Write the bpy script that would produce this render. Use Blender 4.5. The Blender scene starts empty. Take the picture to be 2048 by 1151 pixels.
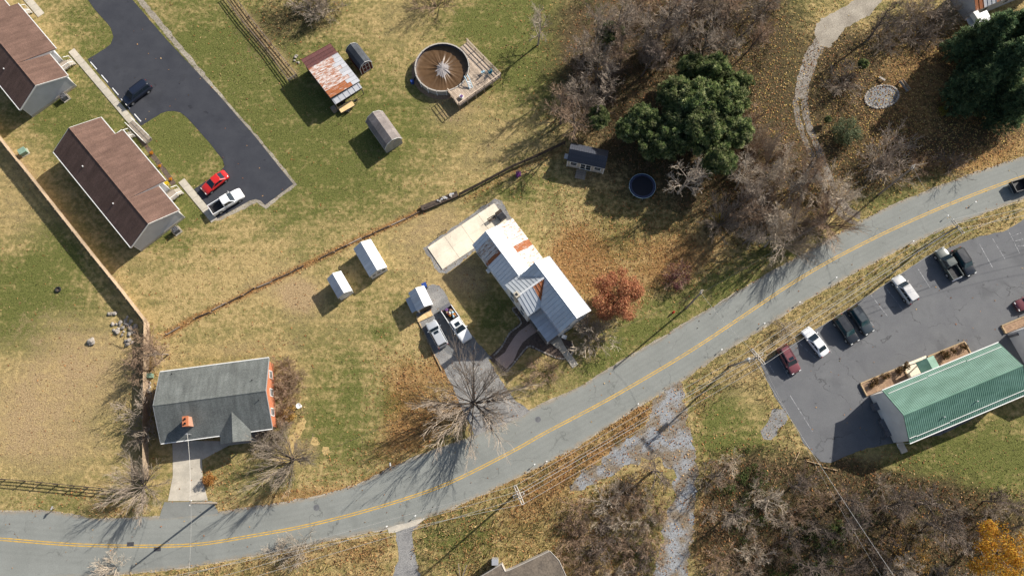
import bpy, bmesh, math, random
import numpy as np
from mathutils import Vector, Matrix, noise as mnoise
from mathutils.geometry import tessellate_polygon

random.seed(11)
RNG = np.random.default_rng(7)
SC = bpy.context.scene
COL = SC.collection
R = math.radians

# ------------------------------------------------------------------ camera
FPX, HCAM, NADIR_Y = 1450.0, 110.0, 960.0           # focal length in photo pixels, drone height, nadir row
TILT = math.atan((NADIR_Y - 575.5) / FPX)
cam_d = bpy.data.cameras.new('drone_camera')
cam_d.sensor_width = 36.0
cam_d.lens = FPX * 36.0 / 2048.0
cam_d.clip_start = 1.0
cam_d.clip_end = 3000.0
cam = bpy.data.objects.new('drone_camera', cam_d)
cam.location = (0, 0, HCAM)
cam.rotation_euler = (TILT, 0, 0)
COL.objects.link(cam)
SC.camera = cam

# ------------------------------------------------------------------ light
SUN_AZ, SUN_EL = R(39.5), R(31.0)                   # direction to the sun, angle from +X
wd = bpy.data.worlds.new('World'); SC.world = wd
wd.use_nodes = True
wn = wd.node_tree
bg = wn.nodes['Background']
sky = wn.nodes.new('ShaderNodeTexSky')
sky.sky_type = 'NISHITA'; sky.sun_disc = False
sky.sun_elevation = SUN_EL
sky.sun_rotation = math.pi / 2 - SUN_AZ
sky.air_density = 1.0; sky.dust_density = 2.0
wn.links.new(sky.outputs[0], bg.inputs[0])
bg.inputs[1].default_value = 0.074
sl = bpy.data.lights.new('sun', 'SUN')
sl.energy = 4.6; sl.angle = R(0.6); sl.color = (1.0, 0.95, 0.87)
so = bpy.data.objects.new('sun', sl); COL.objects.link(so)
so.location = (60, 60, 120)
sdir = Vector((math.cos(SUN_AZ) * math.cos(SUN_EL), math.sin(SUN_AZ) * math.cos(SUN_EL), math.sin(SUN_EL)))
so.rotation_euler = (-sdir).to_track_quat('-Z', 'Y').to_euler()
SC.view_settings.view_transform = 'Standard'
SC.view_settings.look = 'None'
SC.view_settings.exposure = 0.85
SC.view_settings.gamma = 1.0

# ------------------------------------------------------------------ helpers
CT, ST = math.cos(TILT), math.sin(TILT)
def G(px, py, z=0.0):
    """photo pixel -> world point at height z"""
    x = (px - 1024.0) / FPX; y = -(py - 575.5) / FPX
    Y = y * CT + ST; Z = y * ST - CT
    s = (HCAM - z) / -Z
    return Vector((x * s, Y * s, z))
def to_px(X, Y, Z=0.0):
    """world -> photo pixel (numpy)"""
    z = Z - HCAM
    yc = Y * CT + z * ST; zc = -Y * ST + z * CT
    return 1024.0 + FPX * X / -zc, 575.5 - FPX * yc / -zc
def lin(c):
    out = []
    for v in c[:3]:
        v = v / 255.0
        out.append(v / 12.92 if v <= 0.04045 else ((v + 0.055) / 1.055) ** 2.4)
    return tuple(out) + (1.0,)
def rgba(c):
    return tuple(c) + (1.0,) if len(c) == 3 else tuple(c)

class MB:
    """collects shapes, builds ONE mesh object"""
    def __init__(s, xf=None):
        s.v = []; s.f = []; s.xf = xf
    def add(s, vs, fs):
        b = len(s.v)
        s.v.extend([tuple(v) for v in vs])
        s.f.extend([tuple(i + b for i in f) for f in fs])
        return s
    def box(s, c, d, rz=0.0, tilt=None):
        cx, cy, cz = c; hx, hy, hz = d[0] / 2, d[1] / 2, d[2] / 2
        m = Matrix.Rotation(rz, 3, 'Z')
        if tilt is not None: m = m @ tilt
        vs = []
        for dz in (-hz, hz):
            for dx, dy in ((-hx, -hy), (hx, -hy), (hx, hy), (-hx, hy)):
                p = m @ Vector((dx, dy, dz)); vs.append((p.x + cx, p.y + cy, p.z + cz))
        return s.add(vs, [(3, 2, 1, 0), (4, 5, 6, 7), (0, 1, 5, 4), (1, 2, 6, 5), (2, 3, 7, 6), (3, 0, 4, 7)])
    def slab(s, top, thick):
        """polygon (list of 3d points) extruded down by thick along z"""
        n = len(top)
        top = [Vector(p) for p in top]
        # make sure it is wound counter-clockwise seen from above
        a = sum(top[i].x * top[(i + 1) % n].y - top[(i + 1) % n].x * top[i].y for i in range(n))
        if a < 0: top = top[::-1]
        bot = [Vector((p.x, p.y, p.z - thick)) for p in top]
        fs = [tuple(range(n)), tuple(range(2 * n - 1, n - 1, -1))]
        for i in range(n):
            j = (i + 1) % n
            fs.append((i, n + i, n + j, j))
        return s.add(top + bot, fs)
    def prism(s, pts, up):
        """polygon pts extruded by vector up"""
        n = len(pts); pts = [Vector(p) for p in pts]; q = [p + Vector(up) for p in pts]
        fs = [tuple(range(n - 1, -1, -1)), tuple(range(n, 2 * n))]
        for i in range(n):
            j = (i + 1) % n; fs.append((i, j, n + j, n + i))
        return s.add(pts + q, fs)
    def tube(s, pts, rad, n=6, caps=True):
        pts = [Vector(p) for p in pts]
        if not isinstance(rad, (list, tuple)): rad = [rad] * len(pts)
        vs = []; fs = []
        for i, p in enumerate(pts):
            a = pts[max(0, i - 1)]; b = pts[min(len(pts) - 1, i + 1)]
            d = (b - a)
            d = d.normalized() if d.length > 1e-9 else Vector((0, 0, 1))
            u = d.cross(Vector((0, 0, 1)))
            if u.length < 1e-3: u = d.cross(Vector((1, 0, 0)))
            u.normalize(); w = d.cross(u)
            for k in range(n):
                t = 2 * math.pi * k / n
                vs.append(p + (u * math.cos(t) + w * math.sin(t)) * rad[i])
        for i in range(len(pts) - 1):
            for k in range(n):
                k2 = (k + 1) % n
                fs.append((i * n + k, (i + 1) * n + k, (i + 1) * n + k2, i * n + k2))
        if caps:
            fs.append(tuple(range(n))); fs.append(tuple(range(len(pts) * n - 1, (len(pts) - 1) * n - 1, -1)))
        return s.add(vs, fs)
    def lathe(s, prof, n=24, c=(0, 0, 0), sx=1.0, sy=1.0, close=False):
        vs = []; fs = []
        for r, z in prof:
            for k in range(n):
                t = 2 * math.pi * k / n
                vs.append((c[0] + r * sx * math.cos(t), c[1] + r * sy * math.sin(t), c[2] + z))
        m = len(prof)
        for i in range(m if close else m - 1):
            i2 = (i + 1) % m
            for k in range(n):
                k2 = (k + 1) % n
                fs.append((i * n + k, i * n + k2, i2 * n + k2, i2 * n + k))
        return s.add(vs, fs)
    def disc(s, r, z, n=24, c=(0, 0)):
        return s.add([(c[0] + r * math.cos(2 * math.pi * k / n), c[1] + r * math.sin(2 * math.pi * k / n), z) for k in range(n)], [tuple(range(n))])
    def quad(s, a, b, c, d): return s.add([a, b, c, d], [(0, 1, 2, 3)])
    def mesh(s, name):
        me = bpy.data.meshes.new(name)
        v = s.v
        if s.xf is not None: v = [tuple(s.xf @ Vector(p)) for p in v]
        me.from_pydata(v, [], s.f); me.update()
        return me
    def build(s, name, mat, parent=None, bevel=0.0, smooth=False):
        me = s.mesh(name)
        if bevel > 0:
            bm = bmesh.new(); bm.from_mesh(me)
            bmesh.ops.recalc_face_normals(bm, faces=bm.faces)
            bmesh.ops.bevel(bm, geom=bm.edges[:], offset=bevel, segments=2, affect='EDGES', profile=0.6, clamp_overlap=True)
            bm.to_mesh(me); bm.free()
        if smooth:
            me.polygons.foreach_set('use_smooth', [True] * len(me.polygons))
        return link(name, me, mat, parent)

def link(name, me, mat, parent=None):
    o = bpy.data.objects.new(name, me)
    if mat is not None and not me.materials: me.materials.append(mat)
    COL.objects.link(o)
    if parent is not None: o.parent = parent
    return o
def thing(name, label, cat, loc=(0, 0, 0), rz=0.0, group=None):
    o = bpy.data.objects.new(name, None)
    o.empty_display_size = 0.3
    COL.objects.link(o)
    o.location = loc; o.rotation_euler = (0, 0, rz)
    return tag(o, label, cat, group)
def tag(o, label, cat, group=None):
    o['label'] = label; o['category'] = cat
    if group: o['group'] = group
    return o
def structure(o):
    o['kind'] = 'structure'; return o
def stuff(o, label, cat):
    o['kind'] = 'stuff'; o['label'] = label; o['category'] = cat; return o
def copy_tree(o, parent=None):
    c = o.copy(); COL.objects.link(c); c.parent = parent
    for ch in o.children: copy_tree(ch, c)
    return c
def frame(p0, p1, p2, z):
    """eave corners in photo pixels at height z: p0->p1 along the length, p1->p2 across.  returns centre, angle, L, W"""
    a, b, c = G(*p0, z), G(*p1, z), G(*p2, z)
    u = (b - a); L = u.length; u.normalize()
    w = Vector((-u.y, u.x, 0))
    W = (c - b).dot(w)
    cen = a + u * L / 2 + w * W / 2
    return Vector((cen.x, cen.y, 0)), math.atan2(u.y, u.x), L, abs(W)
def local(o, p):
    c, s = math.cos(-o.rotation_euler[2]), math.sin(-o.rotation_euler[2])
    d = Vector(p) - Vector(o.location)
    return Vector((d.x * c - d.y * s, d.x * s + d.y * c, d.z))

# ------------------------------------------------------------------ materials
class NT:
    def __init__(s, name):
        s.m = bpy.data.materials.new(name); s.m.use_nodes = True
        s.t = s.m.node_tree; s.n = s.t.nodes; s.l = s.t.links
        s.b = s.n['Principled BSDF']
        s._co = None
    def co(s):
        if s._co is None: s._co = s.n.new('ShaderNodeTexCoord').outputs['Object']
        return s._co
    def noise(s, scale, detail=3.0, rough=0.55, vec=None, stretch=None, dist=0.0):
        v = vec or s.co()
        if stretch:
            mp = s.n.new('ShaderNodeMapping'); mp.inputs['Scale'].default_value = stretch
            s.l.new(v, mp.inputs[0]); v = mp.outputs[0]
        x = s.n.new('ShaderNodeTexNoise'); x.inputs['Scale'].default_value = scale
        x.inputs['Detail'].default_value = detail; x.inputs['Roughness'].default_value = rough
        x.inputs['Distortion'].default_value = dist
        s.l.new(v, x.inputs['Vector']); return x.outputs['Fac']
    def voro(s, scale, feature='F1', rnd=1.0, out='Distance'):
        x = s.n.new('ShaderNodeTexVoronoi'); x.feature = feature
        x.inputs['Scale'].default_value = scale
        x.inputs['Randomness'].default_value = rnd
        s.l.new(s.co(), x.inputs['Vector']); return x.outputs[out]
    def math(s, op, a, b=0.0, c=None, clamp=False):
        x = s.n.new('ShaderNodeMath'); x.operation = op; x.use_clamp = clamp
        for i, v in enumerate((a, b) + ((c,) if c is not None else ())):
            if isinstance(v, (int, float)): x.inputs[i].default_value = v
            else: s.l.new(v, x.inputs[i])
        return x.outputs[0]
    def mapr(s, v, a, b, c=0.0, d=1.0):
        x = s.n.new('ShaderNodeMapRange'); x.clamp = True
        s.l.new(v, x.inputs[0])
        for i, k in enumerate((a, b, c, d)): x.inputs[i + 1].default_value = k
        return x.outputs[0]
    def mix(s, f, a, b, mode='MIX'):
        x = s.n.new('ShaderNodeMix'); x.data_type = 'RGBA'; x.blend_type = mode
        def put(sock, v):
            if isinstance(v, (int, float)): sock.default_value = v if sock.type == 'VALUE' else (v, v, v, 1)
            elif isinstance(v, (tuple, list)): sock.default_value = rgba(v)
            else: s.l.new(v, sock)
        put(x.inputs[0], f); put(x.inputs[6], a); put(x.inputs[7], b)
        return x.outputs[2]
    def grey(s, v):
        x = s.n.new('ShaderNodeCombineColor')
        for i in range(3): s.l.new(v, x.inputs[i])
        return x.outputs[0]
    def bump(s, h, strength=0.5, dist=0.05):
        x = s.n.new('ShaderNodeBump'); x.inputs['Strength'].default_value = strength
        x.inputs['Distance'].default_value = dist
        s.l.new(h, x.inputs['Height']); s.l.new(x.outputs[0], s.b.inputs['Normal'])
    def rand(s):
        return s.n.new('ShaderNodeObjectInfo').outputs['Random']
    def done(s, col, rough=0.8, metal=0.0, spec=0.3):
        if isinstance(col, tuple): s.b.inputs['Base Color'].default_value = rgba(col)
        else: s.l.new(col, s.b.inputs['Base Color'])
        if isinstance(rough, (int, float)): s.b.inputs['Roughness'].default_value = rough
        else: s.l.new(rough, s.b.inputs['Roughness'])
        s.b.inputs['Metallic'].default_value = metal
        s.b.inputs['Specular IOR Level'].default_value = spec
        return s.m

def vary(name, c1, c2, scale=2.0, fine=None, rough=0.85, metal=0.0, spec=0.25, bump=0.0, bscale=None, objrand=0.0, lo=0.35, hi=0.65, stretch=None, finevar=0.35):
    """two colours mixed by noise, a finer brightness grain, an optional per-object tint"""
    t = NT(name)
    col = t.mix(t.mapr(t.noise(scale, 4, stretch=stretch), lo, hi), c1, c2)
    if fine:
        g = t.mapr(t.noise(fine, 2, 0.6), 0.25, 0.75, 1 - finevar, 1 + finevar)
        col = t.mix(1.0, col, t.grey(g), 'MULTIPLY')
    if objrand:
        g = t.mapr(t.rand(), 0, 1, 1 - objrand, 1 + objrand)
        col = t.mix(1.0, col, t.grey(g), 'MULTIPLY')
    if bump: t.bump(t.noise(bscale or scale * 4, 3), bump, 0.04)
    return t.done(col, rough, metal, spec)

MT = {}
MT['concrete'] = vary('concrete', (.47, .42, .34), (.36, .325, .265), .7, 9, .9, objrand=.06, finevar=.12)
MT['concrete_pale'] = vary('concrete_pale', (.72, .64, .50), (.56, .49, .385), .35, 7, .9, finevar=.14)
MT['gravel'] = vary('gravel', (.26, .25, .235), (.17, .165, .16), .5, 7, .95, bump=.8, bscale=14, finevar=.45)
MT['gravel_tan'] = vary('gravel_tan', (.34, .30, .24), (.22, .19, .15), .35, 6, .95, bump=.8, bscale=12, finevar=.45)
MT['gravel_tan2'] = vary('gravel_tan2', (.27, .245, .215), (.19, .16, .125), .4, 6, .95, bump=.8, bscale=12, finevar=.5)
MT['track'] = vary('track', (.21, .19, .165), (.14, .115, .085), .6, 5, .95, bump=.6, bscale=12, finevar=.5)
MT['gravel_pale'] = vary('gravel_pale', (.23, .235, .24), (.175, .14, .10), .45, 5, .95, bump=.8, bscale=12, finevar=.55, lo=.42, hi=.58)
MT['mulch'] = vary('mulch', (.075, .055, .045), (.12, .088, .068), 3, 11, .95, bump=.8, bscale=16)
MT['mulch_tan'] = vary('mulch_tan', (.33, .22, .14), (.22, .14, .09), 2, 9, .95, bump=.8, bscale=14)
MT['stone'] = vary('stone', (.34, .30, .25), (.20, .18, .16), 3, 12, .9, objrand=.3, bump=.4)
MT['dark_stone'] = vary('dark_stone', (.20, .185, .17), (.10, .095, .09), 3, 12, .9, objrand=.4, bump=.4)
MT['wood_grey'] = vary('wood_grey', (.30, .255, .205), (.19, .155, .125), 4, 18, .85, objrand=.22, stretch=(1, 6, 6))
MT['wood_mid'] = vary('wood_mid', (.21, .165, .13), (.13, .10, .082), 3, 14, .85, objrand=.25)
MT['wood_tan'] = vary('wood_tan', (.46, .33, .19), (.33, .23, .13), 3, 18, .8, objrand=.18)
MT['wood_fresh'] = vary('wood_fresh', (.72, .52, .27), (.58, .40, .19), 3, 14, .75, objrand=.1)
MT['wood_dark'] = vary('wood_dark', (.085, .062, .046), (.045, .034, .027), 3, 14, .85, objrand=.25)
MT['wood_deck'] = vary('wood_deck', (.50, .40, .30), (.31, .235, .175), 2.5, 12, .85, objrand=.25, stretch=(.5, 4, 4))
MT['white_paint'] = vary('white_paint', (.72, .71, .68), (.62, .61, .58), 3, None, .6)
MT['line_white'] = vary('line_white', (.33, .33, .33), (.12, .12, .125), 3.0, 16, .8, lo=.35, hi=.6)
MT['line_bright'] = vary('line_bright', (.70, .70, .69), (.55, .55, .54), 4, 16, .8)
MT['line_yellow'] = vary('line_yellow', (.54, .32, .05), (.27, .21, .10), 1.6, 16, .75, lo=.42, hi=.72)
MT['siding_grey'] = vary('siding_grey', (.50, .50, .51), (.44, .44, .45), .6, None, .7)
MT['siding_white'] = vary('siding_white', (.72, .70, .66), (.62, .60, .56), .5, None, .7)
MT['siding_beige'] = vary('siding_beige', (.40, .36, .31), (.34, .31, .27), .7, None, .7)
MT['siding_maroon'] = vary('siding_maroon', (.10, .018, .022), (.07, .014, .018), 2, None, .7)
MT['siding_dark'] = vary('siding_dark', (.10, .095, .085), (.07, .066, .06), 2, None, .75)
MT['brick_orange'] = None
MT['glass'] = NT('glass').done((.012, .02, .028), .06, 0, .6)
MT['glass_teal'] = NT('glass_teal').done((.014, .045, .055), .07, 0, .7)
MT['tyre'] = NT('tyre').done((.018, .018, .018), .85)
MT['black'] = vary('black', (.016, .016, .018), (.026, .026, .028), 3, None, .6)
MT['chrome'] = NT('chrome').done((.55, .55, .56), .25, .9)
MT['alu'] = NT('alu').done((.50, .50, .50), .45, .6)
MT['wire'] = NT('wire').done((.46, .44, .41), .5, .3)
MT['wire_dark'] = NT('wire_dark').done((.05, .05, .05), .6)
MT['lamp'] = NT('lamp').done((.62, .62, .60), .15, 0, .6)
MT['tail'] = NT('tail').done((.28, .012, .01), .2, 0, .6)
MT['red'] = NT('red').done((.42, .02, .015), .45)
MT['blue'] = vary('blue', (.02, .05, .20), (.03, .07, .25), 3, None, .5)
MT['teal'] = NT('teal').done((.02, .22, .28), .5)
MT['pale_blue'] = NT('pale_blue').done((.40, .58, .66), .5)
MT['ac_grey'] = vary('ac_grey', (.14, .14, .15), (.09, .09, .10), 4, None, .6)
MT['green_box'] = vary('green_box', (.20, .29, .22), (.15, .23, .17), 3, None, .6)
MT['mum_yellow'] = vary('mum_yellow', (.62, .45, .02), (.46, .30, .02), 8, 20, .8)
MT['mum_orange'] = vary('mum_orange', (.50, .20, .02), (.36, .12, .015), 8, 20, .8)
MT['rust_pale'] = vary('rust_pale', (.24, .10, .05), (.34, .30, .27), 3, None, .8)
MT['purple'] = NT('purple').done((.12, .05, .16), .7)

def brick_mat(name, c1, c2, mortar, sc):
    t = NT(name)
    b = t.n.new('ShaderNodeTexBrick')
    b.inputs['Color1'].default_value = rgba(c1); b.inputs['Color2'].default_value = rgba(c2); b.inputs['Mortar'].default_value = rgba(mortar)
    b.inputs['Scale'].default_value = sc; b.inputs['Mortar Size'].default_value = .012
    mp = t.n.new('ShaderNodeMapping'); mp.inputs['Rotation'].default_value = (R(90), 0, 0)
    t.l.new(t.co(), mp.inputs[0]); t.l.new(mp.outputs[0], b.inputs['Vector'])
    col = t.mix(t.mapr(t.noise(1.2, 3), .35, .65, 0, .35), b.outputs[0], c2)
    return t.done(col, .85)
MT['brick_orange'] = brick_mat('brick_orange', (.46, .155, .065), (.36, .11, .05), (.42, .32, .25), 3.2)
def paver_mat():
    t = NT('paver')
    b = t.n.new('ShaderNodeTexBrick')
    b.inputs['Color1'].default_value = (.42, .31, .255, 1); b.inputs['Color2'].default_value = (.34, .25, .215, 1); b.inputs['Mortar'].default_value = (.09, .07, .06, 1)
    b.inputs['Scale'].default_value = 4.0; b.inputs['Mortar Size'].default_value = .015
    t.l.new(t.co(), b.inputs['Vector'])
    return t.done(t.mix(t.mapr(t.noise(1.0), .3, .7, 0, .5), b.outputs[0], (.38, .29, .25)), .9)
MT['paver'] = paver_mat()

def shingle(name, c1, c2, tab=1.0):
    t = NT(name)
    b = t.n.new('ShaderNodeTexBrick')
    b.inputs['Color1'].default_value = rgba(c1); b.inputs['Color2'].default_value = rgba(c2)
    b.inputs['Mortar'].default_value = tuple(x * .6 for x in c1) + (1,)
    b.inputs['Scale'].default_value = 3.0 * tab; b.inputs['Mortar Size'].default_value = .012
    t.l.new(t.co(), b.inputs['Vector'])
    g = t.mapr(t.noise(14, 3, .7), .25, .75, .68, 1.32)
    big = t.mapr(t.noise(.45, 3), .3, .7, .86, 1.12)
    stk_ = t.mapr(t.noise(1.6, 4, .6, stretch=(1, .14, .14)), .3, .7, .80, 1.16)
    col = t.mix(1.0, b.outputs[0], t.grey(t.math('MULTIPLY', t.math('MULTIPLY', g, big), stk_)), 'MULTIPLY')
    t.bump(t.math('ADD', b.outputs[1], t.noise(20, 2)), .35, .02)
    return t.done(col, .93, 0, .15)
MT['shingle_brown'] = shingle('shingle_brown', (.150, .092, .070), (.112, .068, .054))
MT['shingle_grey'] = shingle('shingle_grey', (.150, .158, .148), (.100, .108, .104))
MT['shingle_slate'] = shingle('shingle_slate', (.075, .08, .088), (.055, .06, .068))
MT['shingle_tan'] = shingle('shingle_tan', (.23, .20, .185), (.19, .165, .155))

def metal_roof(name, base, dirt, rust, rust_lo, rust_hi, rough=.42, metal=.35, sc=1.0, st=(2.4, .5, 1)):
    t = NT(name)
    va = t.n.new('ShaderNodeVectorMath'); va.operation = 'ADD'; cx = t.n.new('ShaderNodeCombineXYZ')
    rr = t.math('MULTIPLY', t.rand(), 61.0); t.l.new(rr, cx.inputs[0]); t.l.new(rr, cx.inputs[1]); t.l.new(t.co(), va.inputs[0]); t.l.new(cx.outputs[0], va.inputs[1]); t._co = va.outputs[0]
    n = t.noise(1.6 * sc, 5, .62, stretch=st)
    n2 = t.noise(5 * sc, 4, .6, stretch=st)
    col = t.mix(t.mapr(t.noise(.8, 3), .35, .7, 0, .7), base, dirt)
    g = t.mapr(t.rand(), 0, 1, .9, 1.08)
    col = t.mix(1.0, col, t.grey(g), 'MULTIPLY')
    rs = t.math('ADD', t.math('MULTIPLY', n, .65), t.math('MULTIPLY', n2, .35))
    f = t.mapr(rs, rust_lo, rust_hi)
    rc = t.mix(t.noise(3, 3), rust, tuple(x * .5 for x in rust))
    col = t.mix(f, col, rc)
    t.l.new(t.math('MULTIPLY', t.math('SUBTRACT', 1.0, f), metal), t.b.inputs['Metallic'])
    m = t.done(col, rough, 0, .4)
    t.l.new(t.math('MULTIPLY', t.math('SUBTRACT', 1.0, f), metal), t.b.inputs['Metallic'])
    return m
MT['metal'] = metal_roof('metal', (.50, .52, .54), (.42, .44, .47), (.33, .10, .025), .70, .76)
MT['metal_white'] = metal_roof('metal_white', (.57, .58, .59), (.50, .51, .52), (.33, .12, .04), .74, .80, .5, .1)
MT['metal_streak'] = metal_roof('metal_streak', (.52, .50, .47), (.42, .395, .36), (.32, .13, .045), .49, .60, .6, .05, 1.4)
MT['metal_rust'] = metal_roof('metal_rust', (.45, .42, .40), (.40, .36, .33), (.35, .11, .032), .34, .47, .8, 0)
MT['metal_barn'] = metal_roof('metal_barn', (.55, .53, .51), (.46, .43, .41), (.36, .11, .03), .44, .56, .6, .1, 1.3)
MT['metal_barn_clean'] = metal_roof('metal_barn_clean', (.45, .45, .46), (.38, .38, .40), (.30, .12, .06), .60, .70, .5, .25)
MT['metal_maroon'] = vary('metal_maroon', (.115, .045, .040), (.085, .035, .034), 1, 6, .6, objrand=.1)
MT['metal_green'] = vary('metal_green', (.135, .25, .19), (.088, .18, .13), .9, 5, .5, spec=.4, finevar=.10, stretch=(.35, 1, 1))
MT['metal_dark'] = vary('metal_dark', (.045, .05, .066), (.03, .034, .046), .9, 6, .55, spec=.4)

def paint(name, c, metal=0.0, rough=.28):
    t = NT(name)
    col = t.mix(t.mapr(t.noise(.9, 3), .3, .7, 0, .25), c, tuple(x * .8 + .012 for x in c))
    m = t.done(col, rough, metal, .5)
    t.b.inputs['Coat Weight'].default_value = .6
    t.b.inputs['Coat Roughness'].default_value = .08
    return m

def asphalt(name, c1, c2, sc, crack=0.0, grain=.22, lane=False):
    t = NT(name)
    col = t.mix(t.mapr(t.noise(sc, 5, .6), .3, .7), c1, c2)
    g = t.mapr(t.noise(9, 3, .75), .2, .8, 1 - grain, 1 + grain)
    col = t.mix(1.0, col, t.grey(g), 'MULTIPLY')
    col = t.mix(t.mapr(t.noise(.22, 4, .6, dist=.6), .56, .72, 0, .45), col, tuple(x * .62 for x in c1))
    col = t.mix(t.mapr(t.noise(1.3, 5, .7), .62, .78, 0, .5), col, tuple(x * 1.35 for x in c1))
    if crack:
        v = t.n.new('ShaderNodeTexVoronoi'); v.feature = 'DISTANCE_TO_EDGE'; v.inputs['Scale'].default_value = .13
        mp = t.n.new('ShaderNodeVectorMath'); mp.operation = 'ADD'
        nz = t.n.new('ShaderNodeTexNoise'); nz.inputs['Scale'].default_value = .5; nz.inputs['Detail'].default_value = 4
        sc_ = t.n.new('ShaderNodeVectorMath'); sc_.operation = 'SCALE'; sc_.inputs[3].default_value = 3.5
        t.l.new(t.co(), nz.inputs['Vector']); t.l.new(nz.outputs['Color'], sc_.inputs[0])
        t.l.new(t.co(), mp.inputs[0]); t.l.new(sc_.outputs[0], mp.inputs[1]); t.l.new(mp.outputs[0], v.inputs['Vector'])
        ck = t.mapr(v.outputs['Distance'], .0, .012, crack, 0)
        ck = t.math('MULTIPLY', ck, t.mapr(t.noise(.3, 2), .42, .6))
        col = t.mix(ck, col, tuple(x * .3 for x in c1))
    if lane:
        la = t.n.new('ShaderNodeAttribute'); la.attribute_name = 'lane'; ls_ = t.n.new('ShaderNodeSeparateColor'); t.l.new(la.outputs['Color'], ls_.inputs[0])
        off = t.math('MULTIPLY', ls_.outputs[0], 6.0)
        def band(c_, w_): return t.mapr(t.math('ABSOLUTE', t.math('SUBTRACT', off, c_)), 0.0, w_, 1.0, 0.0)
        wear = t.math('ADD', band(.95, .55), band(2.45, .55)); wear = t.math('MULTIPLY', wear, t.mapr(t.noise(.5, 3, stretch=(.3, .3, 1)), .3, .7, .3, 1.0))
        col = t.mix(t.math('MULTIPLY', wear, .30), col, tuple(x * .62 for x in c1))
        oil = band(1.7, .35); col = t.mix(t.math('MULTIPLY', oil, .16), col, tuple(x * .45 for x in c1))
        ed = t.math('MULTIPLY', t.mapr(ls_.outputs[1], .0, .16, 1, 0), t.mapr(t.noise(1.2, 4), .35, .65))
        col = t.mix(t.math('MULTIPLY', ed, .75), col, (.27, .21, .14))
    col = t.mix(t.mapr(t.noise(.75, 2, .5), .70, .76, 0, .55), col, tuple(x * .42 for x in c1))
    t.bump(t.noise(30, 2), .25, .01)
    return t.done(col, .9, 0, .25)
MT['asphalt_road'] = asphalt('asphalt_road', (.222, .228, .208), (.186, .192, .175), .25, .6, lane=True)
MT['asphalt_road2'] = asphalt('asphalt_road2', (.205, .208, .19), (.165, .168, .155), .25, .3)
MT['asphalt_new'] = asphalt('asphalt_new', (.032, .034, .042), (.046, .048, .056), .35, .0, .15)
MT['asphalt_lot'] = asphalt('asphalt_lot', (.108, .109, .114), (.135, .136, .138), .3, .75, .2)
MT['asphalt_old'] = asphalt('asphalt_old', (.17, .172, .17), (.12, .122, .123), .4, .5, .35)

# ------------------------------------------------------------------ outlines traced on the ground (photo pixels)
ROAD_UP = [(-260, 1000), (-120, 1014), (0, 1022), (60, 1022), (110, 1024), (160, 1033), (195, 1038), (310, 1034), (425, 1026), (512, 1014), (600, 1000), (700, 975), (762, 946), (830, 915), (885, 895), (950, 871), (1024, 841), (1076, 813), (1161, 774), (1229, 731), (1306, 686), (1399, 630), (1461, 594), (1536, 548), (1611, 507), (1680, 467), (1761, 424), (1823, 396), (1936, 352), (2048, 315), (2160, 285), (2400, 225)]
ROAD_LO = [(-260, 1160), (-120, 1163), (0, 1160), (100, 1155), (190, 1150), (270, 1143), (360, 1133), (450, 1119), (540, 1102), (610, 1089), (700, 1070), (780, 1053), (850, 1033), (930, 1002), (1024, 957), (1130, 904), (1190, 866), (1275, 812), (1360, 760), (1441, 706), (1536, 648), (1590, 612), (1660, 571), (1735, 529), (1800, 496), (1900, 450), (1960, 428), (2048, 395), (2160, 360), (2400, 300)]
ROAD_MID = [(-260, 1060), (-120, 1070), (0, 1077), (100, 1085), (185, 1089.5), (300, 1091), (400, 1087), (512, 1069), (600, 1053), (700, 1029), (800, 1000), (900, 964), (1024, 902), (1090, 865), (1200, 807), (1300, 750), (1400, 689), (1536, 598), (1570, 575), (1650, 527), (1750, 475), (1850, 429), (1950, 388), (2048, 353), (2160, 322), (2400, 262)]
DRIVE_NEW = [(150, -45), (176, 0), (190, 20), (206, 37), (222, 56), (227, 74), (222, 88), (211, 97), (175, 119), (282, 252), (322, 227), (334, 223), (347, 222), (361, 225), (376, 237), (421, 288), (446, 320), (449, 332), (440, 344), (388, 378), (435, 437), (475, 415), (500, 401), (512, 398), (521, 401), (530, 410), (587, 368), (562, 338), (527, 294), (512, 275), (435, 187), (332, 78), (265, 0), (228, -45)]
LOT = [(1521, 728), (1536, 719), (1610, 672), (1690, 621), (1761, 575), (1853, 512), (1905, 492), (1961, 472), (2006, 463), (2030, 450), (2041, 443), (2060, 425), (2120, 400), (2300, 420), (2300, 640), (2140, 740), (1990, 815), (1880, 870), (1771, 889), (1735, 896), (1706, 905), (1661, 925), (1641, 922), (1606, 885), (1596, 858), (1583, 838), (1563, 813), (1548, 791), (1536, 762)]
FARM_DRIVE = [(853, 575), (866, 568), (880, 569), (903, 610), (948, 675), (973, 712), (1000, 757), (1030, 800), (1062, 822), (1024, 846), (985, 860), (950, 873), (935, 840), (905, 772), (868, 706), (836, 642), (833, 628), (846, 605)]
PATIO = [(855, 495), (988.5, 406.5), (1020, 447), (946, 498), (885, 539)]
BRICK_DRIVE = [(345, 880), (345.5, 905), (346, 950), (336, 1001), (416, 1000), (406, 960), (404, 919), (430, 905), (462, 888), (503, 882)]
APRON = [(329, 1003), (424, 1001), (440, 1026), (318, 1037)]
LANE_W = [(1330, 772), (1363, 760), (1372, 800), (1378, 850), (1388, 900), (1392, 960), (1390, 1020), (1384, 1080), (1372, 1160), (1306, 1160), (1316, 1110), (1330, 1050), (1348, 990), (1345, 940), (1318, 915), (1285, 917), (1240, 938), (1215, 955), (1180, 970), (1150, 985), (1137, 985), (1150, 955), (1182, 935), (1210, 908), (1255, 878), (1285, 858), (1300, 838), (1308, 800)]
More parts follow.
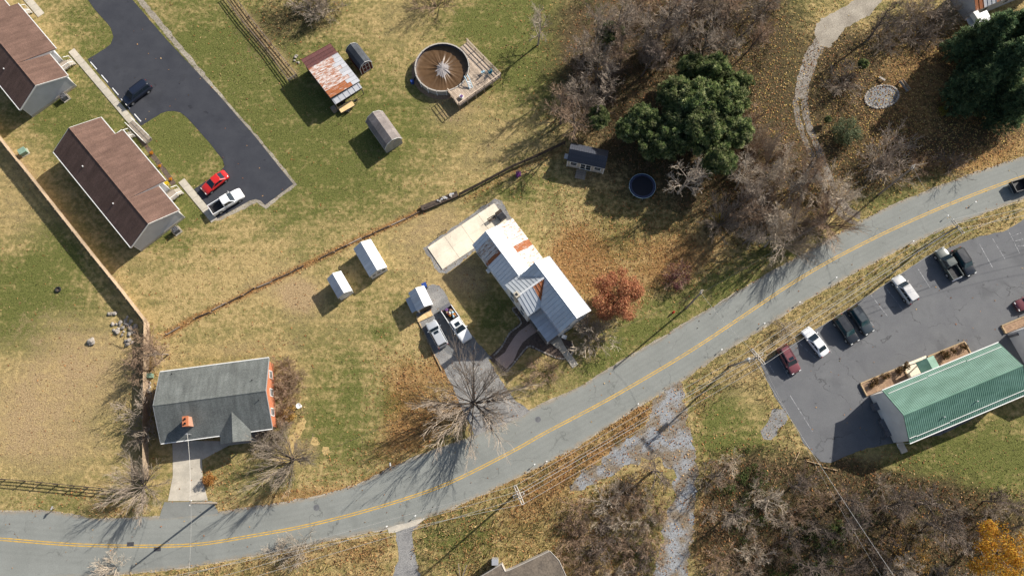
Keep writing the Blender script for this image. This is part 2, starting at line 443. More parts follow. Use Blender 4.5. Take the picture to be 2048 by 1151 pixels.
LANE_S = [(778, 1055), (848, 1034), (838, 1048), (824, 1062), (828, 1100), (842, 1160), (782, 1160), (795, 1120), (794, 1085), (792, 1064)]
GRAVEL_TR = [(1730, -30), (1770, -30), (1762, 5), (1745, 25), (1712, 45), (1690, 57), (1672, 80), (1660, 95), (1640, 92), (1630, 70), (1634, 48), (1655, 30), (1690, 14), (1712, -2)]
TRACK_A = [(1652, 66), (1636, 92), (1622, 115), (1612, 145), (1604, 180), (1601, 215), (1608, 250), (1622, 285), (1640, 330), (1660, 380), (1690, 425), (1720, 440)]
GRAVEL_PATCH = [(1545, 818), (1560, 815), (1575, 822), (1576, 838), (1562, 852), (1553, 868), (1542, 880), (1528, 878), (1522, 862), (1535, 846), (1540, 830)]
EDGE_DIRT = []

def pip(px, py, poly):
    """vectorised point in polygon"""
    inside = np.zeros(px.shape, bool)
    n = len(poly)
    for i in range(n):
        x1, y1 = poly[i]; x2, y2 = poly[(i + 1) % n]
        if y1 == y2: continue
        c = ((y1 > py) != (y2 > py)) & (px < (x2 - x1) * (py - y1) / (y2 - y1) + x1)
        inside ^= c
    return inside
def smooth_line(pts, k=6):
    """Catmull-Rom through the points"""
    out = []
    P = [pts[0]] + list(pts) + [pts[-1]]
    for i in range(1, len(P) - 2):
        p0, p1, p2, p3 = [np.array(q, float) for q in P[i - 1:i + 3]]
        for j in range(k):
            t = j / k
            out.append(tuple(.5 * ((2 * p1) + (-p0 + p2) * t + (2 * p0 - 5 * p1 + 4 * p2 - p3) * t * t + (-p0 + 3 * p1 - 3 * p2 + p3) * t ** 3)))
    out.append(tuple(pts[-1])); return out
def ragged(pts, amp, step=.45, seed=0.0, closed=True):
    """world outline densified, edge shifted by noise"""
    out = []; n = len(pts)
    for i in range(n if closed else n - 1):
        a, b = pts[i], pts[(i + 1) % n]; d = b - a
        k = max(1, int(d.length / step)); nrm = Vector((-d.y, d.x, 0)); nrm = nrm.normalized() if nrm.length > 0 else nrm
        for j in range(k):
            p = a + d * (j / k)
            s = mnoise.noise(Vector((p.x * .9, p.y * .9, seed))) + .6 * mnoise.noise(Vector((p.x * 3.1, p.y * 3.1, seed + 5)))
            out.append(p + nrm * s * amp)
    return out
def sheet_mesh(name, pts):
    n = len(pts)
    a = sum(pts[i].x * pts[(i + 1) % n].y - pts[(i + 1) % n].x * pts[i].y for i in range(n))
    if a < 0: pts = pts[::-1]
    tr = tessellate_polygon([pts])
    me = bpy.data.meshes.new(name)
    me.from_pydata([tuple(p) for p in pts], [], [tuple(t) for t in tr]); me.update()
    bm = bmesh.new(); bm.from_mesh(me)
    for f in bm.faces:
        if f.normal.z < 0: f.normal_flip()
    bm.to_mesh(me); bm.free()
    return me
def sheet(name, poly, z, mat, amp=.12, seed=0.0, step=.45, parent=None):
    pts = [G(x, y, 0) for x, y in poly]
    for p in pts: p.z = z
    pts = ragged(pts, amp, step, seed) if amp > 0 else pts
    o = link(name, sheet_mesh(name, pts), MT[mat] if isinstance(mat, str) else mat, parent)
    if parent is None: structure(o)
    return o

# ------------------------------------------------------------------ ground paint: where the lawn is green, leaf-strewn, bare or brushy, plus one patch of painted cloud shade
# channels: 0 green, 1 fallen leaves, 2 bare soil / straw, 3 undergrowth
BLOBS = [
 # px, py, rx, ry, angle, channel, value
 (380, 120, 140, 320, 35, 0, .30), (480, 200, 110, 180, 40, 0, .28), (560, 250, 90, 90, 0, 0, .35), (200, 60, 90, 90, 0, 0, .15), (120, 250, 90, 60, 20, 0, .25),
 (380, 260, 60, 60, 0, 0, .15), (620, 80, 160, 120, 0, 0, .12), (540, 60, 90, 70, 0, 3, .45), (610, 30, 70, 50, 0, 3, .35), (520, 120, 60, 160, 40, 2, .15),
 (760, 60, 70, 90, 0, 2, .22), (830, 30, 60, 50, 0, 2, .15), (700, 260, 90, 70, 0, 0, .25), (800, 220, 80, 60, 0, 0, .2), (880, 215, 80, 30, 0, 0, .15),
 (900, 220, 60, 30, -15, 2, .5), (850, 190, 40, 30, 0, 0, .2), (885, 190, 40, 18, 0, 2, .6), (1000, 30, 90, 90, 0, 0, .55), (1060, 130, 90, 90, 30, 0, .55), (1090, 60, 50, 90, 0, 0, .35), (950, 60, 60, 60, 0, 0, .3),
 (1195, 60, 38, 110, 15, 2, .80), (1150, 90, 30, 60, 25, 2, .4), (1000, 250, 90, 50, 0, 2, .25), (930, 330, 90, 40, -20, 2, .3), (820, 370, 90, 50, 0, 0, .18),
 (640, 420, 120, 70, -20, 0, .18), (560, 480, 110, 40, -28, 2, .14), (420, 520, 160, 60, -10, 0, -.15), (620, 500, 60, 40, 0, 0, .25), (700, 380, 90, 60, 0, 0, .2), (380, 420, 50, 60, 0, 0, .35), (340, 480, 40, 50, 0, 0, .35),
 (60, 440, 120, 90, 0, 2, .35), (40, 330, 50, 60, 30, 2, .25), (40, 560, 80, 60, 0, 0, .6), (40, 560, 80, 60, 0, 2, -.3), (110, 530, 70, 40, 40, 0, .35), (150, 600, 60, 40, 0, 0, .3), (60, 690, 60, 40, 0, 0, .35), (200, 850, 60, 40, 0, 0, .15), (20, 640, 60, 60, 0, 0, .35), (130, 480, 70, 40, 30, 0, .15), (180, 640, 50, 25, 0, 0, .3),
 (200, 720, 120, 110, 0, 2, .42), (90, 760, 120, 120, 0, 2, .38), (120, 900, 140, 70, 0, 2, .32), (20, 850, 80, 110, 0, 2, .35), (60, 930, 80, 25, 0, 0, .2), (120, 1000, 150, 22, 5, 0, .25), (60, 1005, 90, 18, 5, 1, .35), (190, 1010, 60, 30, 5, 1, .5), (250, 1020, 50, 18, 0, 1, .6), (180, 985, 40, 10, 5, 1, .4),
 (600, 590, 40, 28, 0, 2, 1.3), (540, 560, 90, 30, -25, 2, .30), (460, 640, 90, 60, 0, 0, .05), (480, 700, 120, 20, -5, 2, .35), (700, 650, 90, 40, 0, 2, .18), (760, 660, 30, 22, 0, 0, .3), (620, 680, 60, 30, 0, 0, .2), (690, 770, 90, 60, 0, 0, .25), (640, 850, 60, 60, 0, 0, .25), (700, 900, 90, 50, 0, 0, .35), (790, 810, 25, 20, 0, 0, .6), (760, 660, 14, 10, 0, 0, .2),
 (800, 745, 50, 40, 30, 1, .55), (790, 840, 50, 60, 0, 1, .45), (830, 770, 60, 60, 0, 1, .5), (760, 690, 16, 40, 0, 1, .35), (730, 920, 90, 40, -15, 1, .35), (830, 870, 70, 50, -20, 1, .6), (945, 790, 40, 40, 0, 1, .75), (880, 830, 60, 50, 0, 1, .4), (570, 990, 110, 14, -8, 1, .8), (640, 960, 90, 40, -10, 1, .25),
 (900, 800, 60, 60, 0, 2, .2), (870, 740, 30, 20, 50, 1, .6), (860, 690, 40, 16, 60, 1, .3), (560, 690, 50, 30, 0, 1, .35), (585, 780, 40, 80, 0, 2, .45), (590, 850, 40, 60, 0, 1, .4), (600, 905, 50, 30, 0, 2, .45),
 (310, 690, 60, 50, 0, 1, .4), (330, 720, 30, 20, 0, 2, .3), (300, 760, 20, 60, 0, 1, .6), (440, 970, 30, 50, 0, 1, .5), (480, 960, 60, 40, 0, 0, .2), (470, 930, 60, 30, 0, 1, .3),
 (910, 480, 60, 60, 0, 2, .32), (860, 440, 90, 30, -25, 2, .35), (950, 400, 60, 20, -25, 0, .25), (1010, 390, 60, 30, 0, 0, .2), (950, 560, 40, 50, 30, 2, .5), (970, 560, 60, 50, 0, 1, .22), (990, 640, 50, 60, 0, 0, .5), (1000, 690, 60, 40, 0, 2, .3), (900, 560, 50, 30, 0, 2, .35), (780, 610, 40, 50, 0, 0, .2), (720, 590, 40, 60, 0, 0, .2), (830, 520, 60, 60, 0, 2, .2),
 (1080, 360, 60, 30, -20, 0, .3), (1130, 400, 60, 40, 0, 0, .15), (1100, 400, 40, 30, 0, 1, .2), (1110, 440, 40, 40, 0, 2, .18), (1090, 350, 60, 16, -28, 1, .4), (1140, 480, 70, 60, 35, 1, .35), (1160, 540, 60, 45, 40, 1, 1.1), (1145, 500, 40, 60, 30, 1, .5), (1200, 560, 50, 40, 30, 1, .55), (1130, 580, 30, 30, 0, 0, .35), (1160, 620, 40, 20, 0, 1, .6),
 (1220, 440, 120, 80, 0, 1, .28), (1200, 480, 60, 40, 0, 0, .3), (1300, 450, 90, 60, 0, 0, .25), (1290, 520, 80, 50, -20, 1, .35), (1400, 480, 90, 60, -20, 1, .4), (1340, 560, 90, 40, -30, 1, .3), (1300, 640, 90, 50, -30, 0, .5), (1240, 690, 60, 30, -30, 0, .55), (1180, 740, 60, 20, -25, 0, .35), (1100, 770, 90, 30, -25, 0, .15), (1130, 760, 60, 30, -25, 2, .2), (1450, 560, 90, 40, -30, 0, .45), (1540, 510, 80, 30, -30, 0, .3), (1480, 520, 60, 40, -30, 1, .3), (1090, 740, 50, 40, 0, 3, .35),
 (1180, 330, 60, 26, 10, 2, .55), (1180, 360, 60, 20, 0, 2, .25),
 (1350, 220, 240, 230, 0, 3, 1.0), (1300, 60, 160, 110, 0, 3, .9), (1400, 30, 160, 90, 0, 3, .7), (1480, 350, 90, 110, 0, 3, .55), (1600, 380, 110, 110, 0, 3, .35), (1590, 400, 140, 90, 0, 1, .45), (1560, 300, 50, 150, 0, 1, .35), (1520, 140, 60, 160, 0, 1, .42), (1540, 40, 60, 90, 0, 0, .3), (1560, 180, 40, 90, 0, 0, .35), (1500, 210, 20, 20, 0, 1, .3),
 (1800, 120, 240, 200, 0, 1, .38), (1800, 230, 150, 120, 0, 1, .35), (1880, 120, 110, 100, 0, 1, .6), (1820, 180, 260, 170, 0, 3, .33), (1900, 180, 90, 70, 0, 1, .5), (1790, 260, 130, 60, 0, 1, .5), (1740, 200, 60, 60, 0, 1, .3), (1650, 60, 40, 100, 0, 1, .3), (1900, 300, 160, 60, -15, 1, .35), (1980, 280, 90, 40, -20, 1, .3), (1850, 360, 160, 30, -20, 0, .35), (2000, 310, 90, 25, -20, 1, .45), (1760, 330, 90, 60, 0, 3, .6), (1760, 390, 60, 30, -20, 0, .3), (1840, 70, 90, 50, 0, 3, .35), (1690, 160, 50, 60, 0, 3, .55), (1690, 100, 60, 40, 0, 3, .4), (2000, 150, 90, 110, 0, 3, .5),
 (1560, 700, 60, 60, -30, 2, .35), (1480, 740, 90, 30, -30, 2, .35), (1420, 780, 60, 30, -30, 1, .35), (1640, 640, 90, 30, -32, 2, .35), (1750, 560, 120, 24, -28, 2, .25), (1700, 590, 90, 18, -30, 0, .25), (1850, 500, 120, 20, -22, 0, .3), (1900, 490, 90, 14, -20, 2, .3), (1970, 455, 60, 20, -15, 1, .45), (1530, 680, 60, 14, -30, 1, .3),
 (1440, 840, 60, 70, 0, 0, .55), (1470, 880, 60, 40, 0, 0, .4), (1400, 830, 16, 80, 0, 1, .5), (1500, 800, 40, 50, 0, 2, .3), (1560, 880, 40, 50, 0, 1, .35), (1590, 900, 40, 40, 0, 2, .3),
 (1280, 830, 60, 20, -35, 1, .9), (1220, 890, 80, 18, -33, 1, .95), (1130, 940, 80, 22, -30, 1, .9), (1080, 1000, 90, 40, -25, 1, .5), (1000, 1040, 120, 50, -20, 1, .4), (900, 1060, 90, 50, 0, 0, .35), (930, 1090, 80, 50, 0, 0, .3), (900, 1050, 60, 30, -20, 2, .25), (700, 1100, 120, 30, -12, 1, .45), (740, 1120, 60, 50, 0, 1, .55), (620, 1110, 120, 30, -12, 2, .45), (500, 1140, 120, 18, -8, 1, .45), (960, 1120, 60, 40, 0, 1, .4), (1060, 1090, 60, 40, 0, 1, .4),
 (1200, 1040, 130, 90, -30, 1, .5), (1200, 1050, 150, 90, 0, 3, .30), (1280, 1100, 60, 50, 0, 0, .35), (1240, 1140, 60, 30, 0, 1, .7), (1250, 980, 60, 40, 0, 3, .5), (1300, 930, 40, 20, 0, 2, .5),
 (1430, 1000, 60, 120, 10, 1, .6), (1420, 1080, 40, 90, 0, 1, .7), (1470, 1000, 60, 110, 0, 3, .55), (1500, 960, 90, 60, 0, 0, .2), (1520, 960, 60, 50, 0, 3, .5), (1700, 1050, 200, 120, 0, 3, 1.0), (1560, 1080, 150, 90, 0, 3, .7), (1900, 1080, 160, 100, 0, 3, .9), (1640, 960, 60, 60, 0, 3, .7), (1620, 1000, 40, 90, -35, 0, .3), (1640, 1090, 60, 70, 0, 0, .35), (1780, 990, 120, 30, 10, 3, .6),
 (1900, 940, 190, 70, 0, 0, .70), (1980, 900, 120, 60, 0, 0, .4), (1780, 930, 90, 30, 0, 1, .35), (1730, 920, 90, 18, -15, 2, .5), (1840, 960, 90, 20, 0, 1, .2), (1990, 990, 90, 20, -10, 1, .35),
 (1540, 130, 60, 190, 0, 0, .5), (1960, 270, 140, 40, -18, 3, .45), (1960, 290, 140, 40, -18, 1, .4), (1720, 250, 160, 120, 0, 3, .2), (720, 560, 160, 90, 0, 0, -.1), (500, 560, 160, 60, -20, 0, -.12), (560, 400, 90, 60, 0, 0, .1), (480, 250, 150, 130, 40, 0, .28), (700, 190, 150, 120, 0, 0, .2), (620, 340, 120, 60, -20, 0, .2), (180, 90, 80, 120, 0, 0, .3), (150, 240, 100, 50, 20, 0, .4), (360, 270, 60, 60, 0, 0, .3), (400, 60, 100, 120, 0, 0, .2), (850, 280, 120, 60, 0, 0, .2), (120, 480, 70, 30, 45, 0, .3), (690, 800, 110, 110, 0, 0, .15), (945, 800, 60, 50, 0, 1, .5), (820, 880, 90, 50, -25, 1, .25), (800, 760, 70, 60, 0, 1, .1), (1270, 470, 110, 70, -20, 1, .35), (1300, 560, 110, 40, -30, 1, .3), (1380, 520, 90, 50, -30, 1, .35)]  # first blob: olive green paints cloud shade into the ground colour
def soft_line(pts, w, chan, val): return ('line', pts, w, chan, val)
LINES = [
 soft_line([(334, 668), (388, 636), (486, 591), (580, 545), (697, 488), (750, 464), (812, 437), (845, 420)], 9, 1, .95),
 soft_line([(930, 400), (1024, 345), (1120, 300)], 9, 1, .6),
 soft_line([(950, 15), (1010, 90), (1055, 140), (1090, 190), (1110, 220)], 5, 0, .7),
 soft_line([(985, 0), (1030, 60)], 12, 0, .2),
 soft_line([(462, 0), (520, 72), (585, 148)], 13, 2, .75),
 soft_line([(12, 290), (125, 432), (235, 570), (290, 640), (292, 700)], 8, 2, .45),
 soft_line([(300, 492), (430, 398), (480, 370)], 6, 0, .3),
 soft_line([(310, 560), (520, 470), (640, 420)], 4, 0, .25), soft_line([(320, 600), (560, 500), (700, 440)], 4, 2, .2),
 soft_line([(1030, 860), (1240, 735), (1470, 600), (1660, 486), (1900, 372), (2048, 322)], 10, 1, .25),
 soft_line([(850, 1045), (1020, 965), (1130, 912), (1280, 815)], 8, 1, .5),
 soft_line([(430, 1025), (600, 1001), (700, 974), (800, 925)], 5, 1, .5),
 soft_line([(840, 640), (885, 740), (912, 772)], 6, 1, .5),
]
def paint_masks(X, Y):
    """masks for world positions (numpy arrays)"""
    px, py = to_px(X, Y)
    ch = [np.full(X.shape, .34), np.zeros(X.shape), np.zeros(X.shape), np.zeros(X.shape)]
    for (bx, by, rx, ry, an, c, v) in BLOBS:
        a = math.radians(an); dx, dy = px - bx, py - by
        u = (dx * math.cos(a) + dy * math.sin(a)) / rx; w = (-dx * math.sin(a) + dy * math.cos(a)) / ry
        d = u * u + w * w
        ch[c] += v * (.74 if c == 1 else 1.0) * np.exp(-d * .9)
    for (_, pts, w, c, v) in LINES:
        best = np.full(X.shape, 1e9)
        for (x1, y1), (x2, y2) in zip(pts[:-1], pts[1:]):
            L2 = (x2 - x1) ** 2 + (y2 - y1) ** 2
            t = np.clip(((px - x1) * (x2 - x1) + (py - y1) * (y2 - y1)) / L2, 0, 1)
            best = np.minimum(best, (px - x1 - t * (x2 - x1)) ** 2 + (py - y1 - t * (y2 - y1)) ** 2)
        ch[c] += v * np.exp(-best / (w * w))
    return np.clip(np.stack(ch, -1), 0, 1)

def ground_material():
    t = NT('ground')
    at = t.n.new('ShaderNodeAttribute'); at.attribute_name = 'mask'
    sp = t.n.new('ShaderNodeSeparateColor'); t.l.new(at.outputs['Color'], sp.inputs[0])
    Rm, Gm, Bm = sp.outputs[0], sp.outputs[1], sp.outputs[2]; Am = at.outputs['Alpha']
    n0 = t.noise(.07, 4, .6); n1 = t.noise(.35, 4, .6); n2 = t.noise(1.4, 4, .65); n3 = t.noise(5.0, 3, .7); n4 = t.noise(14, 2, .7)
    def sgn(n, k): return t.math('MULTIPLY', t.math('SUBTRACT', n, .5), k)
    g = t.math('ADD', t.math('ADD', Rm, sgn(n0, .9)), t.math('ADD', sgn(n1, 1.3), t.math('ADD', sgn(n2, 1.3), sgn(n3, 1.1))))
    mpn = t.n.new('ShaderNodeMapping'); mpn.inputs['Rotation'].default_value = (0, 0, R(-27)); mpn.inputs['Scale'].default_value = (.05, .85, 1)
    t.l.new(t.co(), mpn.inputs[0]); nm = t.noise(1.0, 3, .6, vec=mpn.outputs[0])
    g = t.math('ADD', g, sgn(nm, .8))
    g = t.mapr(g, .16, .88)
    dry = t.mix(t.mapr(n2, .3, .7), (.430, .318, .145), (.305, .222, .096))
    grn = t.mix(t.mapr(n3, .3, .7), (.074, .088, .022), (.148, .148, .044))
    col = t.mix(g, dry, grn)
    # straw and bare soil
    sf = t.mapr(t.math('ADD', t.math('ADD', Bm, sgn(n0, .9)), t.math('ADD', sgn(n1, 1.0), sgn(n2, .9))), .22, .80, 0, .85)
    soil = t.mix(t.mapr(n3, .3, .7), (.300, .200, .108), (.395, .285, .160))
    col = t.mix(sf, col, soil)
    # fallen leaves in flecks
    lf = t.mapr(t.math('ADD', Gm, t.math('ADD', sgn(n3, 1.3), t.math('ADD', sgn(n4, .9), sgn(n1, .5)))), .46, .82, 0, .7)
    leaf = t.mix(t.mapr(n4, .35, .65), (.245, .095, .030), (.330, .170, .062))
    leaf = t.mix(t.mapr(n2, .4, .7), leaf, (.150, .075, .032))
    col = t.mix(lf, col, leaf)
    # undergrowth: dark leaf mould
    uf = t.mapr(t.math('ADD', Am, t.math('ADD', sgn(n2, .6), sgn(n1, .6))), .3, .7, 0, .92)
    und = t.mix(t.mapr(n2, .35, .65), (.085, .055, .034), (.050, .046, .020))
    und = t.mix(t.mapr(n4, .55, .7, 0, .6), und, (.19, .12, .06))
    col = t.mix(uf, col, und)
    gr = t.math('MULTIPLY', t.mapr(n3, .2, .8, .60, 1.40), t.mapr(n4, .2, .8, .55, 1.45))
    col = t.mix(1.0, col, t.grey(gr), 'MULTIPLY')
    t.bump(t.math('ADD', n3, t.math('MULTIPLY', n4, .6)), .85, .12)
    return t.done(col, .95, 0, .1)
MT['ground'] = ground_material()

def grid_axis(lo, hi, step):
    a = np.arange(lo, hi + step / 2, step)
    e = np.array([8, 20, 45, 90, 180, 400, 900.0])
    return np.concatenate([lo - e[::-1], a, hi + e])
gx = grid_axis(-110, 110, .55); gy = grid_axis(-34, 104, .55)
XX, YY = np.meshgrid(gx, gy)
nx, ny = len(gx), len(gy)
vv = np.stack([XX.ravel(), YY.ravel(), np.zeros(nx * ny)], -1)
ii = np.arange(nx * ny).reshape(ny, nx)
ff = np.stack([ii[:-1, :-1], ii[:-1, 1:], ii[1:, 1:], ii[1:, :-1]], -1).reshape(-1, 4)
def np_mesh(name, v, f):
    me = bpy.data.meshes.new(name)
    k = f.shape[1]
    me.vertices.add(len(v)); me.vertices.foreach_set('co', v.astype(np.float32).ravel())
    me.loops.add(f.size); me.loops.foreach_set('vertex_index', f.astype(np.int32).ravel())
    me.polygons.add(len(f)); me.polygons.foreach_set('loop_start', np.arange(0, f.size, k, dtype=np.int32))
    me.polygons.foreach_set('loop_total', np.full(len(f), k, np.int32))
    me.update(calc_edges=True); me.validate()
    return me
def set_mask(me, X, Y):
    m = paint_masks(X, Y).astype(np.float32)
    a = me.color_attributes.new('mask', 'FLOAT_COLOR', 'POINT')
    a.data.foreach_set('color', m.ravel())
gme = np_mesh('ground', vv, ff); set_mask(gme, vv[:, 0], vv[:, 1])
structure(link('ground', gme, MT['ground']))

# ------------------------------------------------------------------ roads, drives and paving
up = [G(*p) for p in smooth_line(ROAD_UP, 5)]; lo = [G(*p) for p in smooth_line(ROAD_LO, 5)]
for p in up + lo: p.z = .030
def shoulder(line, off):
    out = []
    for i, p in enumerate(line):
        d = (line[min(i + 1, len(line) - 1)] - line[max(i - 1, 0)]); n = Vector((-d.y, d.x, 0)).normalized()
        out.append(p + n * off)
    return out
sh = ragged(shoulder(up, .22), .22, .5, 3.0, False) + ragged(shoulder(lo, -.22)[::-1], .22, .5, 4.0, False)
for p in sh: p.z = .008
structure(link('gravel_shoulder', sheet_mesh('gravel_shoulder', sh), MT['gravel_tan']))
mid = [G(*p) for p in smooth_line(ROAD_MID, 6)]
def cross_len(p, n, line):
    best = 1e9
    for a, b in zip(line[:-1], line[1:]):
        d = b - a; den = n.x * d.y - n.y * d.x
        if abs(den) < 1e-9: continue
        w = a - p; t_ = (w.x * d.y - w.y * d.x) / den; u_ = (w.x * n.y - w.y * n.x) / den
        if 0 <= u_ <= 1 and t_ > 0: best = min(best, t_)
    return best if best < 12 else 3.6
dm = []
for a, b in zip(mid[:-1], mid[1:]):
    k = max(1, int((b - a).length / .7)); dm += [a.lerp(b, j / k) for j in range(k)]
dm.append(mid[-1])
rv, rf, ra = [], [], []; NC = 14
for i, p in enumerate(dm):
    d = (dm[min(i + 2, len(dm) - 1)] - dm[max(i - 2, 0)]); n_ = Vector((-d.y, d.x, 0)).normalized()
    wu = cross_len(p, n_, up) + .16 * mnoise.noise(Vector((p.x * .9, p.y * .9, 1))) + .08 * mnoise.noise(Vector((p.x * 3, p.y * 3, 1)))
    wl_ = cross_len(p, -n_, lo) + .16 * mnoise.noise(Vector((p.x * .9, p.y * .9, 7))) + .08 * mnoise.noise(Vector((p.x * 3, p.y * 3, 7)))
    for c in range(NC + 1):
        o_ = wu + (-wl_ - wu) * c / NC; q = p + n_ * o_; rv.append((q.x, q.y, .030)); ra.append((abs(o_) / 6, min(wu - o_, o_ + wl_) / 3, 0, 1))
    if i:
        b0 = (i - 1) * (NC + 1); b1 = i * (NC + 1)
        for c in range(NC): rf.append((b0 + c, b0 + c + 1, b1 + c + 1, b1 + c))
rme = np_mesh('road', np.array(rv), np.array(rf)); at_ = rme.color_attributes.new('lane', 'FLOAT_COLOR', 'POINT'); at_.data.foreach_set('color', np.array(ra, np.float32).ravel())
road = structure(link('road', rme, MT['asphalt_road']))
def strip(line, off, w, z):
    a = shoulder(line, off + w / 2); b = shoulder(line, off - w / 2); v = []; f = []
    for p, q in zip(a, b): v += [(p.x, p.y, z), (q.x, q.y, z)]
    for i in range(len(a) - 1): f.append((2 * i + 1, 2 * i + 3, 2 * i + 2, 2 * i))
    return MB().add(v, f)
for off in (.155, -.155):
    strip(mid, off, .14, .036).build('yellow_line', MT['line_yellow'], road)
sheet('parking_lot', LOT, .022, 'asphalt_lot', .10, 6.0)
LOT_O = bpy.data.objects['parking_lot']
sheet('driveway', DRIVE_NEW, .024, 'asphalt_new', .04, 7.0)
DRV = bpy.data.objects['driveway']
sheet('gravel_verge', [(x + (2 if x > 330 else 0), y + 1) for x, y in [(272, -20), (440, 186), (520, 278), (592, 368), (530, 417), (512, 404), (476, 422), (436, 440), (426, 440), (500, 396), (580, 362), (556, 338), (430, 190), (258, -20)]], .010, 'gravel_tan', .22, 8.0)
fd = sheet('farm_driveway', FARM_DRIVE, .016, 'gravel', .22, 9.0)
sheet('tarmac_patch', [(868, 655), (905, 622), (950, 678), (985, 716), (955, 718), (915, 715), (893, 706)], .021, 'asphalt_old', .15, 9.5)
sheet('gravel_bed', [(846, 496), (990, 396), (1003, 402), (1026, 440), (1016, 450), (892, 548), (878, 545)], .008, 'gravel', .25, 10.0)
patio = sheet('patio', PATIO, .02, 'gravel', 0)
pa, pb_, pd = G(855, 495), G(988.5, 406.5), G(885, 539)
for iu in range(4):
    for iv in range(2):
        def PQ(u_, v_): q = pa + (pb_ - pa) * u_ + (pd - pa) * v_; return (q.x, q.y, .12)
        g0 = .0015; MB().slab([PQ(iu / 4 + g0, iv / 2 + g0), PQ((iu + 1) / 4 - g0, iv / 2 + g0), PQ((iu + 1) / 4 - g0, (iv + 1) / 2 - g0), PQ(iu / 4 + g0, (iv + 1) / 2 - g0)], .12).build('slab', MT['concrete_pale'], patio)
sheet('concrete_drive', BRICK_DRIVE, .040, 'concrete', .02, 11.0)
sheet('drive_apron', APRON, .034, 'asphalt_road2', .06, 12.0)
sheet('gravel_lane', LANE_W, .012, 'gravel_pale', .8, 13.0)
sheet('gravel_track', LANE_S, .012, 'gravel', .35, 14.0)
sheet('gravel_drive', GRAVEL_TR, .012, 'gravel_tan', .35, 15.0)
trk = [G(*p) for p in smooth_line(TRACK_A, 5)]
for p in trk: p.z = .010
tk1 = trk[:24]
a = ragged(shoulder(tk1, 1.15), .3, .5, 41.0, False) + ragged(shoulder(tk1, -1.15)[::-1], .3, .5, 42.0, False)
structure(link('wheel_track', sheet_mesh('wheel_track', a), MT['gravel_tan2']))
trk = trk[22:]
for p in trk: p.z = .014
for off, w in ((.75, 1.1), (-.75, .9)):
    a = ragged(shoulder(trk, off + w / 2), .25, .5, off, False) + ragged(shoulder(trk, off - w / 2)[::-1], .25, .5, off + 3, False)
    structure(link('wheel_track', sheet_mesh('wheel_track', a), MT['track']))
sheet('gravel_spill', GRAVEL_PATCH, .014, 'gravel', .3, 16.0)
# parking stall lines
def paint_line(a, b, w, mat, parent, z=.028):
    p, q = G(*a), G(*b); d = (q - p); n = Vector((-d.y, d.x, 0)).normalized() * w / 2
    MB().add([(p + n)[:2] + (z,), (p - n)[:2] + (z,), (q - n)[:2] + (z,), (q + n)[:2] + (z,)], [(0, 1, 2, 3)]).build('stall_line', MT[mat], parent)
for a, b in [((1534, 722), (1548, 745)), ((1553, 708), (1580, 758)), ((1595, 683), (1636, 720)), ((1631, 657), (1664, 706)), ((1666, 636), (1690, 680)), ((1714, 610), (1748, 652)), ((1742, 590), (1778, 636)), ((1768, 571), (1805, 618)), ((1833, 533), (1860, 575)), ((1985, 477), (2011, 520)), ((2016, 460), (2039, 506)), ((1959, 488), (1985, 535)),
             ((2024, 472), (2042, 465)), ((2026, 483), (2046, 478)), ((2030, 492), (2050, 491)), ((1580, 790), (1625, 862))]:
    paint_line(a, b, .12, 'line_white', LOT_O)
for a, b in [((181, 124), (194, 139)), ((203, 150), (216, 165)), ((225, 176), (237, 190)), ((246, 203), (260, 217)), ((269, 228), (282, 243))]:
    paint_line(a, b, .16, 'line_bright', DRV, .030)

def slab_walk(name, a, b, width, n, z=.09, mat='concrete'):
    """pavement of n separate slabs with open joints"""
    p, q = G(*a), G(*b); d = q - p; L = d.length; u = d.normalized(); w = Vector((-u.y, u.x, 0)) * width / 2
    base = MB().slab([p - w * 1.02, q - w * 1.02, q + w * 1.02, p + w * 1.02], .0).v
    o = MB().add([(v[0], v[1], .015) for v in base[:4]], [(0, 1, 2, 3)]).build(name, MT['gravel_tan'])
    structure(o)
    st = L / n
    me = MB().box((0, 0, z / 2), (st - .025, width, z)).mesh('slab')
    me.materials.append(MT[mat])
    for i in range(n):
        s = bpy.data.objects.new('slab', me); COL.objects.link(s); s.parent = o
        c = p + u * (i + .5) * st
        s.location = (c.x, c.y, 0); s.rotation_euler = (0, 0, math.atan2(u.y, u.x))
    return o
slab_walk('front_pavement', (143, 101), (265, 245), 1.15, 11)
slab_walk('entrance_path', (50, -8), (83, 31), 1.25, 4)
slab_walk('house_path', (363, 361), (429, 441), 1.15, 7)
slab_walk('garden_path', (1120, 690), (1151, 732), 1.05, 3)
wk = MB().slab([G(x, y, .10) for x, y in [(1098, 683), (1118.5, 670), (1128, 688), (1114, 696)]], .10).build('path_landing', MT['concrete']); structure(wk)

# ------------------------------------------------------------------ building parts
def xform(x=0, y=0, ang=0.0, z=0.0):
    return Matrix.Translation((x, y, z)) @ Matrix.Rotation(ang, 4, 'Z')
I4 = Matrix.Identity(4)
def walls_gable(t, L, W, he, hr, mat, xf=I4, yr=0.0, name='wall', he2=None):
    """closed gable block; yr = ridge offset, he2 = eave height on the -y side"""
    he2 = he if he2 is None else he2
    m = MB(xf); x = L / 2; y = W / 2
    e1 = [(-x, -y, 0), (-x, y, 0), (-x, y, he), (-x, yr, hr), (-x, -y, he2)]
    e2 = [(x, a, b) for _, a, b in e1]
    v = e1 + e2
    f = [(0, 4, 3, 2, 1), (5, 6, 7, 8, 9), (0, 5, 9, 4), (1, 2, 7, 6), (4, 9, 8, 3), (2, 3, 8, 7)]
    m.add(v, f)
    return m.build(name, mat, t)
def slope_pts(L, y0, z0, y1, z1): return [(-L / 2, y0, z0), (L / 2, y0, z0), (L / 2, y1, z1), (-L / 2, y1, z1)]
